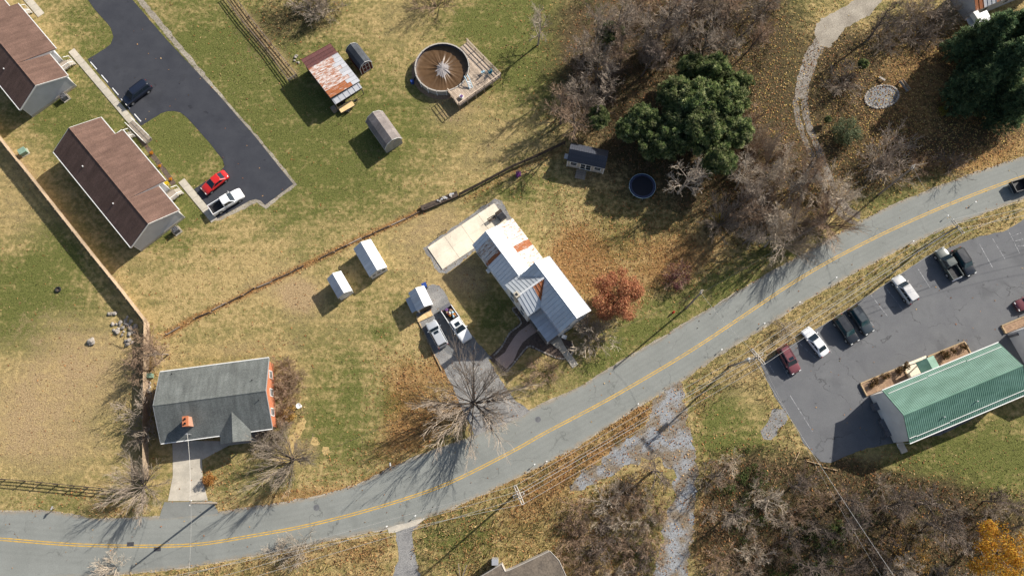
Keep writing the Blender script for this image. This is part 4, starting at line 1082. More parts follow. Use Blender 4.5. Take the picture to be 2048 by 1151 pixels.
# ------------------------------------------------------------------ shop with the green metal roof
zG = 4.4
cG, aG, LG, WG = frame((1819, 886), (2058, 788), (2003, 682), zG)
LG = (G(1999, 684, zG) - G(1766, 780, zG)).length
WG = 8.15
p_nw, p_sw = G(1766, 780, zG), G(1819, 886, zG)
uG = (G(1999, 684, zG) - p_nw).normalized(); aG = math.atan2(uG.y, uG.x)
wG = Vector((-uG.y, uG.x, 0)); midw = (p_nw + p_sw) / 2
WG = abs((p_nw - p_sw).dot(wG))
cG = midw + uG * LG / 2; cG.z = 0
tG = thing('shop_building', 'long white shop with green ribbed metal roof beside the parking lot', 'building', cG, aG)
he, hr = 4.35, 6.35
xg0 = .35
walls_gable(tG, LG - .12, WG - .6, he, hr, MT['siding_white'])
rfG = roof_gable(tG, LG - .12, WG - .6, he, hr, MT['metal_green'], .32, .06, .12, cap=True, capmat=MT['metal_green'])
sG = (hr - he) / ((WG - .6) / 2)
ribm = MB(); ln = (WG / 2 + .02); nr = int(LG / .305)
for sg in (1, -1):
    r = MB()
    for k in range(nr + 1):
        x = -LG / 2 + .05 + k * (LG - .1) / nr
        y1 = sg * WG / 2; z1 = hr - sG * WG / 2
        pts = [(x - .025, sg * .12, hr + .12 - sG * .12), (x + .025, sg * .12, hr + .12 - sG * .12), (x + .025, y1, z1 + .12), (x - .025, y1, z1 + .12)]
        r.slab([(a, b, c + .04) for a, b, c in pts], .05)
    o = r.build('roof_rib', MT['metal_green'], rfG); o['kind'] = 'stuff'
for sg, segs in ((1, ((.02, .35), (.36, .68), (.69, .985))), (-1, ((.005, .06), (.063, .34), (.345, .985)))):
    for k, (a, b) in enumerate(segs):
        y = sg * (WG / 2 - .65 + .10 * (k % 2)); zz = hr - sG * abs(y) + .12
        MB().box((-LG / 2 + LG * (a + b) / 2, y, zz + .07), (LG * (b - a), .07, .12)).build('snow_rail', MT['white_paint'], rfG)
for xx, yy in ((-LG * .20, -WG * .30), (LG * .08, -WG * .27)):
    MB().tube([(xx, yy, hr - sG * abs(yy)), (xx, yy, hr - sG * abs(yy) + .55)], .08, 7).build('vent_pipe', MT['alu'], rfG)
for sg in (1, -1): MB().box((0, sg * (WG / 2 + .07), he - .1 + .02), (LG, .12, .12)).build('gutter', MT['white_paint'], rfG)
for xx in (-.38, -.2, .2, .38): window(tG, I4, LG * xx, WG / 2 - .3, 1.7, 1.6, 1.3, 90)
door(tG, I4, 0, WG / 2 - .3, .1, 1.6, 2.1, 90)
for sy in (-1.2, 1.5): window(tG, I4, -LG / 2 + .25, sy, 1.7, .8, .9, 180)
MB().box((-LG / 2 - .25, 2.0, .55), (.8, 1.1, 1.1)).build('air_handler', MT['ac_grey'], tG)
MB().box((-LG / 2 - .25, -1.3, .30), (.7, 2.6, .6)).build('cellar_door', MT['ac_grey'], tG)
MB().box((-LG / 2 + .8, -WG / 2 - .7, .12), (1.0, 1.7, .24)).build('back_step', MT['concrete'], tG)
for xx in (-LG / 2 + .3, LG * .32):
    MB().tube([(xx, -WG / 2 - .1, he - .15), (xx, -WG / 2 - .02, .3), (xx, -WG / 2 - .7, .1)], .05, 5).build('downspout', MT['white_paint'], tG)
# entry porch: gabled green hood over a slab
q = local(tG, G(1861, 733, 2.8)); pq = MB()
xq, y0q, y1q = q.x, WG / 2 - .35, WG / 2 + 1.75
for s_ in (-1, 1):
    pq.slab([(xq, y0q, 3.02), (xq + s_ * 1.5, y0q, 2.42), (xq + s_ * 1.5, y1q, 2.42), (xq, y1q, 3.02)], .10)
pq.build('entry_hood', MT['metal_green'], tG)
for s_ in (-1, 1): MB().box((xq + s_ * 1.3, y1q - .15, 1.2), (.14, .14, 2.35)).build('hood_post', MT['white_paint'], tG)
MB().box((xq - .3, WG / 2 + .95, .08), (4.2, 2.1, .16)).build('entry_slab', MT['concrete_pale'], tG)
def planter(label, x0, x1, y0, y1, root):
    a = Matrix.Translation(root.location) @ Matrix.Rotation(root.rotation_euler[2], 4, 'Z')
    c = a @ Vector(((x0 + x1) / 2, (y0 + y1) / 2, 0))
    t = thing('planter_bed', label, 'planter', c, root.rotation_euler[2]); hx, hy = (x1 - x0) / 2, (y1 - y0) / 2
    MB().box((0, 0, .12), (2 * hx - .1, 2 * hy - .1, .24)).build('mulch', MT['mulch_tan'], t)
    for (cx, cy, dx, dy) in ((0, hy, 2 * hx, .18), (-hx, 0, .18, 2 * hy - .2), (hx, 0, .18, 2 * hy - .2)):
        for k in range(2): MB().box((cx, cy, .10 + k * .185), (dx, dy, .175)).build('timber', MT['wood_tan'], t)
    return t
planter('mulched planter at the end of the green-roofed shop away from the neighbouring wall', -LG / 2 - .45, xq - 2.45, WG / 2 - .25, WG / 2 + 1.85, tG)
planter('mulched planter of the green-roofed shop nearer the neighbouring grey building', xq + 1.9, LG / 2 - 2.0, WG / 2 - .25, WG / 2 + 1.75, tG)

# neighbour at the edge of the lot
pn = G(2014, 667)
tN = thing('shop_annex', 'pale grey walled building with planter across from the green-roofed shop', 'building', pn + uG * 6.0 - wG * 4.6, aG)
walls_gable(tN, 12, 9.2, 4.3, 6.2, MT['siding_grey'])
roof_gable(tN, 12, 9.2, 4.3, 6.2, MT['metal_green'], .3, .0, .12, cap=True)
MB().box((-6.12, 4.1, 1.2), (.2, .35, 2.2)).build('meter_box', MT['ac_grey'], tN)
window(tN, I4, -6, 0, 1.9, 1.0, 1.0, 180); window(tN, I4, -2, 4.6, 1.8, 1.4, 1.2, 90)
door(tN, I4, 1.5, 4.6, .1, 1.0, 2.1, 90)
planter('tan mulched planter in front of the grey walled annex', -6.3, 5.0, 4.65, 6.0, tN)

# roof of the building at the lower edge: low shed roof with pale trim
bl = [(932, 1170), (1003, 1127), (1010, 1142), (1022, 1138), (1100, 1101), (1118, 1120), (1150, 1190), (960, 1215)]
zt = 3.3
wB_ = [G(x, y, zt) for x, y in bl]; cb = sum(wB_, Vector()) / len(wB_); cb.z = 0
tL = thing('flat_roofed_building', 'low building with brown gravel roof and pale edge trim among the brush', 'building', cb, 0)
lp = [local(tL, p) for p in wB_]
MB().slab([(p.x * .97, p.y * .97, zt - .25) for p in lp], zt - .25).build('wall', MT['siding_beige'], tL)
fr = MB().slab([(p.x, p.y, zt) for p in lp], .22).build('roof', vary('roof_gravel', (.155, .125, .095), (.10, .082, .065), .6, 5, .95), tL)
for i in range(len(lp)):
    a, b = lp[i], lp[(i + 1) % len(lp)]
    MB().tube([(a.x, a.y, zt + .01), (b.x, b.y, zt + .01)], .055, 4).build('edge_trim', MT['siding_beige'], fr)
q = local(tL, G(990, 1123, 2.5)); MB().box((q.x, q.y, 1.4), (.9, .8, 2.8)).build('vent_cabinet', MT['alu'], tL)

# house at the upper right corner, grey with rusty sheets
zt = 3.2
cU, aU, LU, WU = frame((1952, 22), (2100, -40), (2075, -95), zt)
tU = thing('cottage', 'grey cottage with patchy rust and silver roof behind the dark conifer', 'house', cU, aU)
walls_gable(tU, LU - .4, WU - .4, 3.1, 4.9, MT['siding_grey'])
rfU = roof_gable(tU, LU - .4, WU - .4, 3.1, 4.9, MT['metal_barn_clean'], .2, .2, .1, cap=True)
panel_slope(rfU, I4, -LU / 2, LU / 2, 0, 5.02, -WU / 2 - .02, 3.14, 18, lambda i, n: 'metal_rust' if i in (0, 1, 5, 8, 9) else 'metal_barn_clean')
p_ = local(tU, G(1950, 48, 2.6))
MB().slab([(p_.x - 1.0, p_.y - 1.7, 2.3), (p_.x + 3.2, p_.y - 1.7, 2.3), (p_.x + 3.2, p_.y + 1.4, 2.75), (p_.x - 1.0, p_.y + 1.4, 2.75)], .09).build('porch_roof', MT['metal_barn_clean'], tU)
for xx in (-.8, 3.0): MB().box((p_.x + xx, p_.y - 1.5, 1.1), (.14, .14, 2.2)).build('porch_post', MT['wood_grey'], tU)
MB().box((p_.x + .3, p_.y + .9, 3.3), (.9, 1.5, 1.0)).build('chimney', MT['siding_white'], tU)
for xx in (-.3, .0, .3): window(tU, I4, LU * xx, -WU / 2 + .2, 1.6, 1.0, 1.2, -90)

# ------------------------------------------------------------------ vehicles
CAR = {
 #        W     H    belt  hood  nose  cabin base (rear, front), roof (rear, front), wheel radius
 'sedan': (1.82, 1.46, .95, .86, .66, -.38, .235, -.22, .035, .33),
 'suv':   (1.88, 1.72, 1.08, 1.00, .80, -.485, .23, -.44, .075, .36),
 'van':   (1.96, 1.80, 1.08, 1.02, .80, -.490, .30, -.465, .12, .35),
 'pickup': (1.98, 1.86, 1.20, 1.14, .95, -.13, .245, -.115, .105, .39),
}
def vehicle(kind, name, label, cat, pm, nose, tail, L=None, group=None, glass='glass', rails=False, sunroof=False, z=.03, roofmat=None, rear_solid=False, hoodmat=None):
    W, H, belt, hood, nz, cb0, cb1, cr0, cr1, wr = CAR[kind]
    a, b = G(*nose, .8), G(*tail, .8); d = a - b
    L = L or d.length
    c = (a + b) / 2
    t = thing(name, label, cat, (c.x, c.y, z), math.atan2(d.y, d.x), group)
    w = W / 2
    if kind == 'pickup':
        st = [(-.128, 1, belt), (.0, 1, belt), (.18, 1, belt - .02), (.25, .99, hood + .03), (.36, .98, hood - .02), (.45, .94, hood - .12), (.485, .88, nz), (.5, .78, nz - .14)]
        zb_ = .42
    else:
        tz = belt - .12 if kind == 'sedan' else belt - .10
        st = [(-.5, .78, .72), (-.492, .88, tz - .12), (-.47, .95, tz), (-.38, .99, belt), (-.2, 1, belt), (.12, 1, belt), (.22, 1, hood + .05), (.30, .99, hood), (.40, .965, hood - .07), (.46, .90, nz), (.49, .82, nz - .12), (.5, .72, nz - .26)]
        zb_ = .27
    m = MB(); n = None; v = []; f = []
    for (fx, fw, zt) in st:
        x = fx * L; ww = w * fw
        zm = min(.62, zt - .15)
        ring = [(-ww * .92, zb_), (-ww, zm), (-ww * .985, zt - .16), (-ww * .93, zt - .035), (-ww * .78, zt), (-ww * .3, zt + .022), (ww * .3, zt + .022), (ww * .78, zt), (ww * .93, zt - .035), (ww * .985, zt - .16), (ww, zm), (ww * .92, zb_)]
        n = len(ring); v += [(x, y, zz) for y, zz in ring]
    for i in range(len(st) - 1):
        for k in range(n):
            k2 = (k + 1) % n
            f.append((i * n + k, i * n + k2, (i + 1) * n + k2, (i + 1) * n + k))
    f.append(tuple(range(n - 1, -1, -1))); f.append(tuple((len(st) - 1) * n + k for k in range(n)))
    m.add(v, f); body = m.build('body', pm, t, smooth=False)
    body.data.polygons.foreach_set('use_smooth', [len(p.vertices) == 4 for p in body.data.polygons])
    # cabin
    def ring(x0, x1, hw, zz, rc):
        return [(x0 * L + rc, -hw, zz), (x1 * L - rc, -hw, zz), (x1 * L, -hw + rc, zz), (x1 * L, hw - rc, zz), (x1 * L - rc, hw, zz), (x0 * L + rc, hw, zz), (x0 * L, hw - rc, zz), (x0 * L, -hw + rc, zz)]
    wb, wt = w * .935, w * .76
    r0 = ring(cb0, cb1, wb, belt - .06, .12); r1 = ring(cr0, cr1, wt, H - .07, .12); r2 = ring(cr0 + .012, cr1 - .012, wt - .07, H, .14)
    cm = MB(); vs = r0 + r1 + r2 + [((cr0 + cr1) / 2 * L, 0, H + .015)]; fs = []
    for lv in (0, 8):
        for k in range(8):
            k2 = (k + 1) % 8; fs.append((lv + k, lv + k2, lv + 8 + k2, lv + 8 + k))
    for k in range(8): fs.append((16 + k, 16 + (k + 1) % 8, 24))
    cm.add(vs, fs); cab = cm.build('cabin', roofmat or pm, t)
    def pane(nm, A, B, C, D, u0, u1, v0, v1, mt):
        """quad on face A B (bottom) C D (top: C above B, D above A), inset and pushed out"""
        A, B, C, D = map(Vector, (A, B, C, D))
        def P(uu, vv_): return A.lerp(B, uu).lerp(D.lerp(C, uu), vv_)
        nrm = (B - A).cross(D - A).normalized()
        pts = [P(u0, v0), P(u1, v0), P(u1, v1), P(u0, v1)]
        MB().prism([p - nrm * .01 for p in pts], nrm * .022).build(nm, mt, cab)
    gl = MT[glass]
    pane('windshield', r0[2], r0[3], r1[3], r1[2], -.03, 1.03, .10, .96, gl)
    pane('rear_window', r0[6], r0[7], r1[7], r1[6], .02, .98, .30 if kind != 'sedan' else .12, .95, gl)
    splits = {'sedan': ((.06, .50), (.54, .93)), 'suv': ((.06, .33), (.36, .62), (.65, .95)), 'van': ((.05, .36), (.39, .66), (.69, .95)), 'pickup': ((.06, .46), (.50, .93))}[kind]
    for (u0, u1) in splits:
        pane('side_window', r0[0], r0[1], r1[1], r1[0], u0, u1, .25, .93, gl)
        pane('side_window', r0[4], r0[5], r1[5], r1[4], 1 - u1, 1 - u0, .25, .93, gl)
    if sunroof: MB().box(((cr1 - .07) * L, 0, H + .008), (.10 * L, wt * 1.1, .02)).build('sunroof', gl, cab)
    if rails:
        for s in (-1, 1):
            rb = MB(); rb.tube([((cr0 + .03) * L, s * (wt - .1), H - .01), ((cr0 + .05) * L, s * (wt - .1), H + .07), ((cr1 - .05) * L, s * (wt - .1), H + .07), ((cr1 - .03) * L, s * (wt - .1), H - .01)], .022, 5)
            rb.build('roof_rail', MT['black'], cab)
    if kind == 'pickup':
        x0, x1 = -.5 * L, -.125 * L; xm_ = (x0 + x1) / 2; ln_ = x1 - x0; ht = belt - .02
        bd = MB(); bd.box((xm_, 0, .70), (ln_, W - .12, .10)); bd.box((x1 - .03, 0, (ht + .65) / 2), (.06, W - .1, ht - .65))
        bd.build('bed_floor', MT['black'], t)
        for s in (-1, 1):
            sd = MB(); sd.prism([(x0, s * (w - .01), .48), (x1, s * (w - .01), .48), (x1, s * (w - .01), ht), (x0, s * (w - .02), ht)], (0, -s * .11, 0))
            sd.build('bed_side', pm, t)
        if rear_solid:   # tailgate let down flat
            MB().box((x0 - .28, 0, .74), (.56, W - .2, .07)).build('tailgate', MT['ac_grey'], t)
        else:
            MB().box((x0 + .035, 0, (ht + .62) / 2), (.07, W - .2, ht - .62)).build('tailgate', pm, t)
        MB().box((x0 - .06, 0, .52), (.16, W - .15, .16)).build('rear_bumper', MT['chrome'], t)
    for s in (-1, 1):
        MB().box((.478 * L, s * w * .66, nz - .02), (.10, w * .36, .13)).build('headlight', MT['lamp'], t)
        MB().box((-.492 * L, s * w * .80, belt - .24), (.07, w * .22, .26)).build('taillight', MT['tail'], t)
        MB().box(((cb1 - .055) * L, s * (w + .09), belt + .02), (.10, .20, .13)).build('mirror', pm, t)
    MB().box((.497 * L, 0, nz - .2), (.05, w * .9, .14)).build('grille', MT['black'], t)
    for fx in (.31, -.30):
        for s in (-1, 1):
            wh = MB(); yc = s * (w - .10)
            wh.tube([(fx * L, yc - .115, wr), (fx * L, yc + .115, wr)], wr, 18)
            o = wh.build('wheel', MT['tyre'], t)
            rm = MB(); rm.tube([(fx * L, yc + s * .10, wr), (fx * L, yc + s * .122, wr)], wr * .62, 12); rm.build('rim', MT['alu'], o)
            ar = MB(); ar.tube([(fx * L, yc - .1, wr + .02), (fx * L, s * (w + .004), wr + .02)], wr * 1.13, 18); ar.build('wheel_arch', MT['black'], body)
    return t
PW = paint('paint_white', (.74, .74, .73)); PR = paint('paint_red', (.50, .018, .014)); PN = paint('paint_navy', (.010, .014, .028)); PS = paint('paint_silver', (.55, .56, .57), .35)
PB = paint('paint_black', (.012, .014, .017)); PM = paint('paint_maroon', (.165, .048, .052)); PG = paint('paint_graphite', (.035, .045, .05)); PSW = paint('paint_pale_silver', (.55, .54, .52), .3); PGR = paint('paint_grey_green', (.085, .095, .085), .2)
vehicle('van', 'minivan', 'dark navy minivan parked on the fresh black asphalt', 'van', PN, (246, 206), (299, 166), 5.25, rails=True)
vehicle('sedan', 'sedan', 'bright red sedan parked nose to the house path', 'car', PR, (406, 382), (452, 346), 4.75)
vehicle('pickup', 'pickup_truck', 'white pickup with empty dark bed beside the red sedan', 'pickup', PW, (483, 385), (423, 421), 5.7)
vehicle('suv', 'car', 'silver station wagon parked by the lumber and white-roofed shed', 'car', PS, (860, 642), (887, 692), 4.5, sunroof=True)
TRK = vehicle('pickup', 'pickup_truck', 'white pickup with full load and lowered tailgate on the gravel drive', 'pickup', PW, (937, 683), (891, 614), 6.1, sunroof=True, rear_solid=True)
vehicle('suv', 'sport_utility', 'faded maroon boxy four-by-four in the parking lot', 'car', PM, (1593, 744), (1563, 693), 4.5, sunroof=True, rails=True)
vehicle('sedan', 'sedan', 'white sedan in the parking lot next to the maroon four-by-four', 'car', PW, (1611, 657), (1651, 708), 4.9)
vehicle('suv', 'sport_utility', 'black wagon with long roof rails next to the white lot sedan', 'car', PB, (1711, 685), (1674, 632), 4.8, rails=True, glass='glass_teal')
vehicle('suv', 'sport_utility', 'dark graphite wagon parked tight beside the black railed one', 'car', PG, (1741, 666), (1704, 613), 4.75, rails=True, glass='glass_teal')
vehicle('suv', 'sport_utility', 'pale silver wagon standing alone in the parking lot', 'car', PSW, (1790, 551), (1829, 605), 4.8)
vehicle('pickup', 'pickup_truck', 'grey-green pickup with dark open bed in the parking lot', 'pickup', PGR, (1878, 499), (1914, 555), 5.3)
vehicle('suv', 'sport_utility', 'black four-by-four with teal windshield beside the grey-green pickup', 'car', PB, (1946, 551), (1910, 496), 4.7, rails=True, glass='glass_teal')
vehicle('pickup', 'pickup_truck', 'dark pickup driving along the road in the lane beside the lot', 'pickup', PB, (2086, 356), (2026, 375), 5.6)
vehicle('sedan', 'car', 'maroon car at the far end of the lot by the annex planter', 'car', PM, (2032, 614), (2086, 590), 4.6)
# load in the pickup bed
ang = TRK.rotation_euler[2]
cols = [MT['white_paint'], MT['mum_orange'], MT['purple'], MT['wood_tan'], MT['siding_maroon'], MT['pale_blue'], MT['rust_pale'], MT['wood_grey']]
for k in range(14):
    lx, ly = -2.9 + random.random() * 1.7, -.62 + random.random() * 1.24
    p = Vector(TRK.location) + Matrix.Rotation(ang, 3, 'Z') @ Vector((lx, ly, 0))
    m = MB(); sx, sy, sz = .3 + random.random() * .25, .22 + random.random() * .25, .25 + random.random() * .3
    m.box((0, 0, sz / 2), (sx, sy, sz)); 
    for i, vv_ in enumerate(m.v): m.v[i] = (vv_[0] * random.uniform(.8, 1.15), vv_[1] * random.uniform(.8, 1.15), vv_[2] * random.uniform(.85, 1.1))
    m.box((sx * .1, 0, sz * 1.0), (sx * .5, sy * .5, .08), random.random())
    o = m.build('cargo_bundle', cols[k % len(cols)], bevel=.03); o.location = (p.x, p.y, .77); o.rotation_euler = (0, 0, random.random() * 3)
    tag(o, 'small bundle heaped in the loaded bed of the white pickup', 'bundle', 'bundles in the pickup bed')

# flatbed trailer by the barn
tt = thing('utility_trailer', 'small flatbed trailer with pale plank bed next to the barn lean-to', 'trailer', G(694, 216), math.atan2(G(714, 203).y - G(680, 222).y, G(714, 203).x - G(680, 222).x))
fr_ = MB()
for s in (-.62, .62): fr_.box((0, s, .48), (2.6, .09, .12))
for x in (-1.28, 0, 1.28): fr_.box((x, 0, .46), (.09, 1.3, .10))
fr_.build('frame', MT['black'], tt)
bme = MB().box((0, 0, .57), (2.6, .19, .05)).mesh('plank'); bme.materials.append(MT['wood_fresh'])
for k in range(6):
    o = bpy.data.objects.new('plank', bme); COL.objects.link(o); o.parent = tt; o.location = (0, -.5 + k * .2, 0)
dr = MB(); dr.tube([(1.3, .55, .48), (2.3, 0, .46)], .04, 5); dr.tube([(1.3, -.55, .48), (2.3, 0, .46)], .04, 5); dr.tube([(2.25, 0, .46), (2.6, 0, .46)], .05, 5); dr.box((2.1, 0, .75), (.08, .08, .6)); dr.box((1.75, .1, .58), (.5, .35, .25))
dr.build('drawbar', MT['black'], tt)
for s in (-1, 1):
    o = MB().tube([(-.1, s * .72, .30), (-.1, s * .92, .30)], .30, 14).build('wheel', MT['tyre'], tt); MB().tube([(-.1, s * .925, .30), (-.1, s * .94, .30)], .17, 10).build('rim', MT['alu'], o)
    MB().box((-.1, s * .83, .66), (.8, .26, .05)).build('fender', MT['black'], tt)

# ------------------------------------------------------------------ pool with its deck
pc = G(885, 139, 0.6); PR_ = 4.55
tp = thing('swimming_pool', 'round above-ground pool under a brown winter cover with pale hump', 'pool', (pc.x, pc.y, 0))
N = 18; hP = 1.32
for k in range(N):
    a0, a1 = 2 * math.pi * k / N, 2 * math.pi * (k + 1) / N; sub = 4; m = MB()
    for j in range(sub):
        b0, b1 = a0 + (a1 - a0) * j / sub, a0 + (a1 - a0) * (j + 1) / sub
        o0, o1, i0, i1 = [(r * math.cos(b), r * math.sin(b)) for r, b in ((PR_, b0), (PR_, b1), (PR_ - .06, b0), (PR_ - .06, b1))]
        m.prism([o0 + (.02,), o1 + (.02,), i1 + (.02,), i0 + (.02,)], (0, 0, hP - .04))
    m.build('wall_panel', MT['siding_beige'], tp)
    m = MB()
    for j in range(sub):
        b0, b1 = a0 + .012 + (a1 - a0 - .024) * j / sub, a0 + .012 + (a1 - a0 - .024) * (j + 1) / sub
        o0, o1, i0, i1 = [(r * math.cos(b), r * math.sin(b)) for r, b in ((PR_ + .09, b0), (PR_ + .09, b1), (PR_ - .12, b0), (PR_ - .12, b1))]
        m.prism([o0 + (hP,), o1 + (hP,), i1 + (hP,), i0 + (hP,)], (0, 0, .06))
    m.build('top_rail', MT['siding_beige'], tp)
    MB().box(((PR_ + .07) * math.cos(a0), (PR_ + .07) * math.sin(a0), hP / 2), (.12, .14, hP), a0).build('upright', MT['siding_white'], tp)
lin_ = MB(); lin_.lathe([(PR_ - .075, hP + .02), (PR_ - .09, .25)], 72); lin_.build('liner', vary('pool_liner', (.030, .032, .060), (.05, .05, .085), 2, None, .6), tp)
# cover: sagging sheet with radial wrinkles
cv = []; cf = []; NR, NA = 22, 144
for i in range(NR + 1):
    r = (PR_ - .09) * i / NR
    for k in range(NA):
        a = 2 * math.pi * k / NA; x, y = r * math.cos(a), r * math.sin(a)
        hd = math.hypot((x - .1) / 1.15, (y + .15) / 1.5)
        hump = .42 * math.exp(-hd ** 2 * .9)
        wr_ = (.035 + .06 * math.exp(-((r - 1.6) / 1.2) ** 2)) * mnoise.noise(Vector((math.cos(a) * 7, math.sin(a) * 7, .3 * r))) * min(1, r / .6)
        z = .62 + hump + wr_ * 1.6 + (.18 * (i / NR) ** 10) + .02 * mnoise.noise(Vector((x * 2, y * 2, 4)))
        cv.append((x, y, z))
for i in range(NR):
    for k in range(NA):
        k2 = (k + 1) % NA; cf.append((i * NA + k, i * NA + k2, (i + 1) * NA + k2, (i + 1) * NA + k))
tcv = NT('pool_cover')
ppos = tcv.n.new('ShaderNodeSeparateXYZ'); tcv.l.new(tcv.co(), ppos.inputs[0])
wetc = tcv.mix(tcv.mapr(tcv.noise(.8, 4), .3, .7), (.070, .037, .014), (.100, .054, .022))
dryc = tcv.mix(tcv.mapr(tcv.noise(3, 3), .3, .7), (.30, .27, .26), (.20, .18, .175))
edge = tcv.mapr(tcv.math('ADD', ppos.outputs[2], tcv.math('MULTIPLY', tcv.math('SUBTRACT', tcv.noise(2.5, 4), .5), .16)), .80, .84)
rgh = tcv.mapr(edge, 0, 1, .42, .75)
MB().add(cv, cf).build('cover', tcv.done(tcv.mix(edge, wetc, dryc), rgh, 0, .35), tp, smooth=True)
MB().lathe([(PR_ + .1, .03), (PR_ + .75, .012)], 60).build('sand_ring', MT['mulch_tan'], tp)

hD = 1.30
dp = [G(934, 84, hD), G(1001.5, 153, hD), G(918, 212, hD), G(896, 183, hD)]
dA, dB, dC, dD = dp
ang_d = math.atan2((dB - dA).y, (dB - dA).x)
tD = thing('pool_deck', 'raised weathered wooden deck with railings wrapped round the pool', 'deck', (((dA + dB + dC) / 3).x, ((dA + dB + dC) / 3).y, 0), ang_d)
lA, lB, lC, lD = [local(tD, p) for p in dp]
pl = local(tD, Vector((pc.x, pc.y, 0)))
# outline: local x along A->B; boards run along x; cut against the pool circle
y_hi, y_lo = lA.y, lC.y
nb = int(abs(y_hi - y_lo) / .15)
ww_ = (y_hi - y_lo) / nb
for k in range(nb):
    y = y_lo + ww_ * (k + .5)
    f = (y - y_lo) / (y_hi - y_lo)
    xr_ = lC.x + (lB.x - lC.x) * f
    xl_ = lA.x if y > lA.y - 1.2 else lA.x - .0
    # left limit: line A..D continued, then pool edge
    dyp = y - pl.y
    xpool = pl.x + math.sqrt(max(0, (PR_ + .14) ** 2 - dyp * dyp)) if abs(dyp) < PR_ + .14 else -99
    lx = max(min(lA.x, lD.x) , xpool)
    if y < lD.y + .0: lx = max(lx, lC.x + (lD.x - lC.x) * (y - lC.y) / (lD.y - lC.y + 1e-6))
    if xr_ - lx < .25: continue
    MB().box(((lx + xr_) / 2, y, hD - .02), (xr_ - lx, abs(ww_) - .014, .04)).build('deck_board', MT['wood_deck'], tD)
jo = MB()
for k in range(5):
    f = k / 4; 
    jo.tube([(lA.x + (lB.x - lA.x) * (.25 + .75 * f), lA.y - .1, hD - .14), (lB.x + (lC.x - lB.x) * .95 * 1 - (1 - f) * 1.2, lC.y + .2, hD - .14)], .06, 4)
jo.build('joist', MT['wood_grey'], tD)
def railing(p, q, n):
    for k in range(n + 1):
        c = p.lerp(q, k / n)
        MB().box((c.x, c.y, (hD + .95) / 2), (.11, .11, hD + .95)).build('post', MT['wood_deck'], tD)
    d = (q - p); a = math.atan2(d.y, d.x); c = (p + q) / 2
    for zz, hh, ww2 in ((hD + .95, .05, .15), (hD + .55, .09, .05), (hD + .2, .09, .05), (hD - .12, .2, .05)):
        MB().box((c.x, c.y, zz), (d.length, ww2, hh), a).build('rail', MT['wood_deck'], tD)
railing(lA, lB, 4); railing(lB, lC, 5); railing(lC, lD, 2)
for px_, py_ in ((975, 130), (950, 150), (930, 185)):
    q = local(tD, G(px_, py_, hD)); MB().box((q.x, q.y, (hD - .1) / 2), (.13, .13, hD - .1)).build('post', MT['wood_grey'], tD)
# things on the deck
def world_of(px, py, z): return G(px, py, z)
sl_ = thing('pool_ladder', 'pale blue and white pool ladder at the edge of the deck', 'ladder', G(938, 168, hD), R(-65))
for s in (-.28, .28):
    MB().tube([(-1.3, s, .05), (-1.2, s, .8), (-.7, s, 1.0), (-.2, s, .8), (.9, s, .06)], .06, 6).build('side_rail', MT['pale_blue'], sl_)
for k in range(5):
    MB().box((.0 + k * .2, 0, .70 - k * .155), (.2, .5, .05)).build('step', MT['white_paint'], sl_)
def chair(px, py, z, rz, mat, label):
    t = thing('deck_chair', label, 'chair', G(px, py, z), rz)
    MB().box((0, 0, .42), (.5, .5, .05)).build('seat', mat, t)
    MB().box((-.26, 0, .72), (.06, .5, .6), 0, Matrix.Rotation(R(-15), 3, 'Y')).build('backrest', mat, t)
    for sx in (-.2, .2):
        for sy in (-.2, .2): MB().box((sx, sy, .2), (.05, .05, .42)).build('leg', mat, t)
    for sy in (-.27, .27): MB().box((0, sy, .62), (.45, .06, .04)).build('armrest', mat, t)
chair(966, 147, hD, R(120), MT['pale_blue'], 'pale blue chair on the pool deck')
chair(980, 148, hD, R(200), MT['teal'], 'teal chair on the pool deck')
pb = thing('pool_filter', 'small white and purple filter box on the pool deck corner', 'filter', G(923, 195, hD), R(-30))
MB().box((0, 0, .25), (.7, .55, .5)).build('case', MT['white_paint'], pb, bevel=.04); MB().box((.05, 0, .53), (.45, .4, .06)).build('lid', MT['purple'], pb)
pf = thing('pool_pump', 'blue pump with green hose standing beside the pool wall', 'pump', G(825, 166), R(60))
MB().tube([(0, 0, .02), (0, 0, .75)], [.32, .28], 12).build('tank', MT['blue'], pf); MB().tube([(.35, 0, .2), (.9, .1, .2)], .13, 8).build('motor', MT['black'], pf)
MB().tube([(.9, .1, .06), (1.3, .3, .05), (1.5, .1, .05)], .05, 5).build('hose', MT['green_box'], pf)

# trampoline
tr_ = thing('trampoline', 'round black trampoline with dark blue rim near the evergreens', 'trampoline', G(1283, 376), 0)
rT = 2.1
for k in range(8):
    a = 2 * math.pi * k / 8; x, y = rT * math.cos(a), rT * math.sin(a)
    MB().tube([(x, y, 0), (x * .99, y * .99, .85)], .03, 5).build('leg', MT['alu'], tr_)
MB().lathe([(rT + .03, .88), (rT - .36, .90), (rT - .36, .87), (rT + .03, .84)], 40, close=True).build('pad', vary('pad_blue', (.030, .038, .075), (.045, .055, .10), 3, None, .5), tr_)
MB().lathe([(rT + .07, .86), (rT + .04, .93), (rT + .0, .86)], 40, close=True).build('frame_ring', MT['pale_blue'], tr_)
MB().disc(rT - .36, .86, 40).build('mat', NT('mat_black').done((.010, .011, .018), .7), tr_)

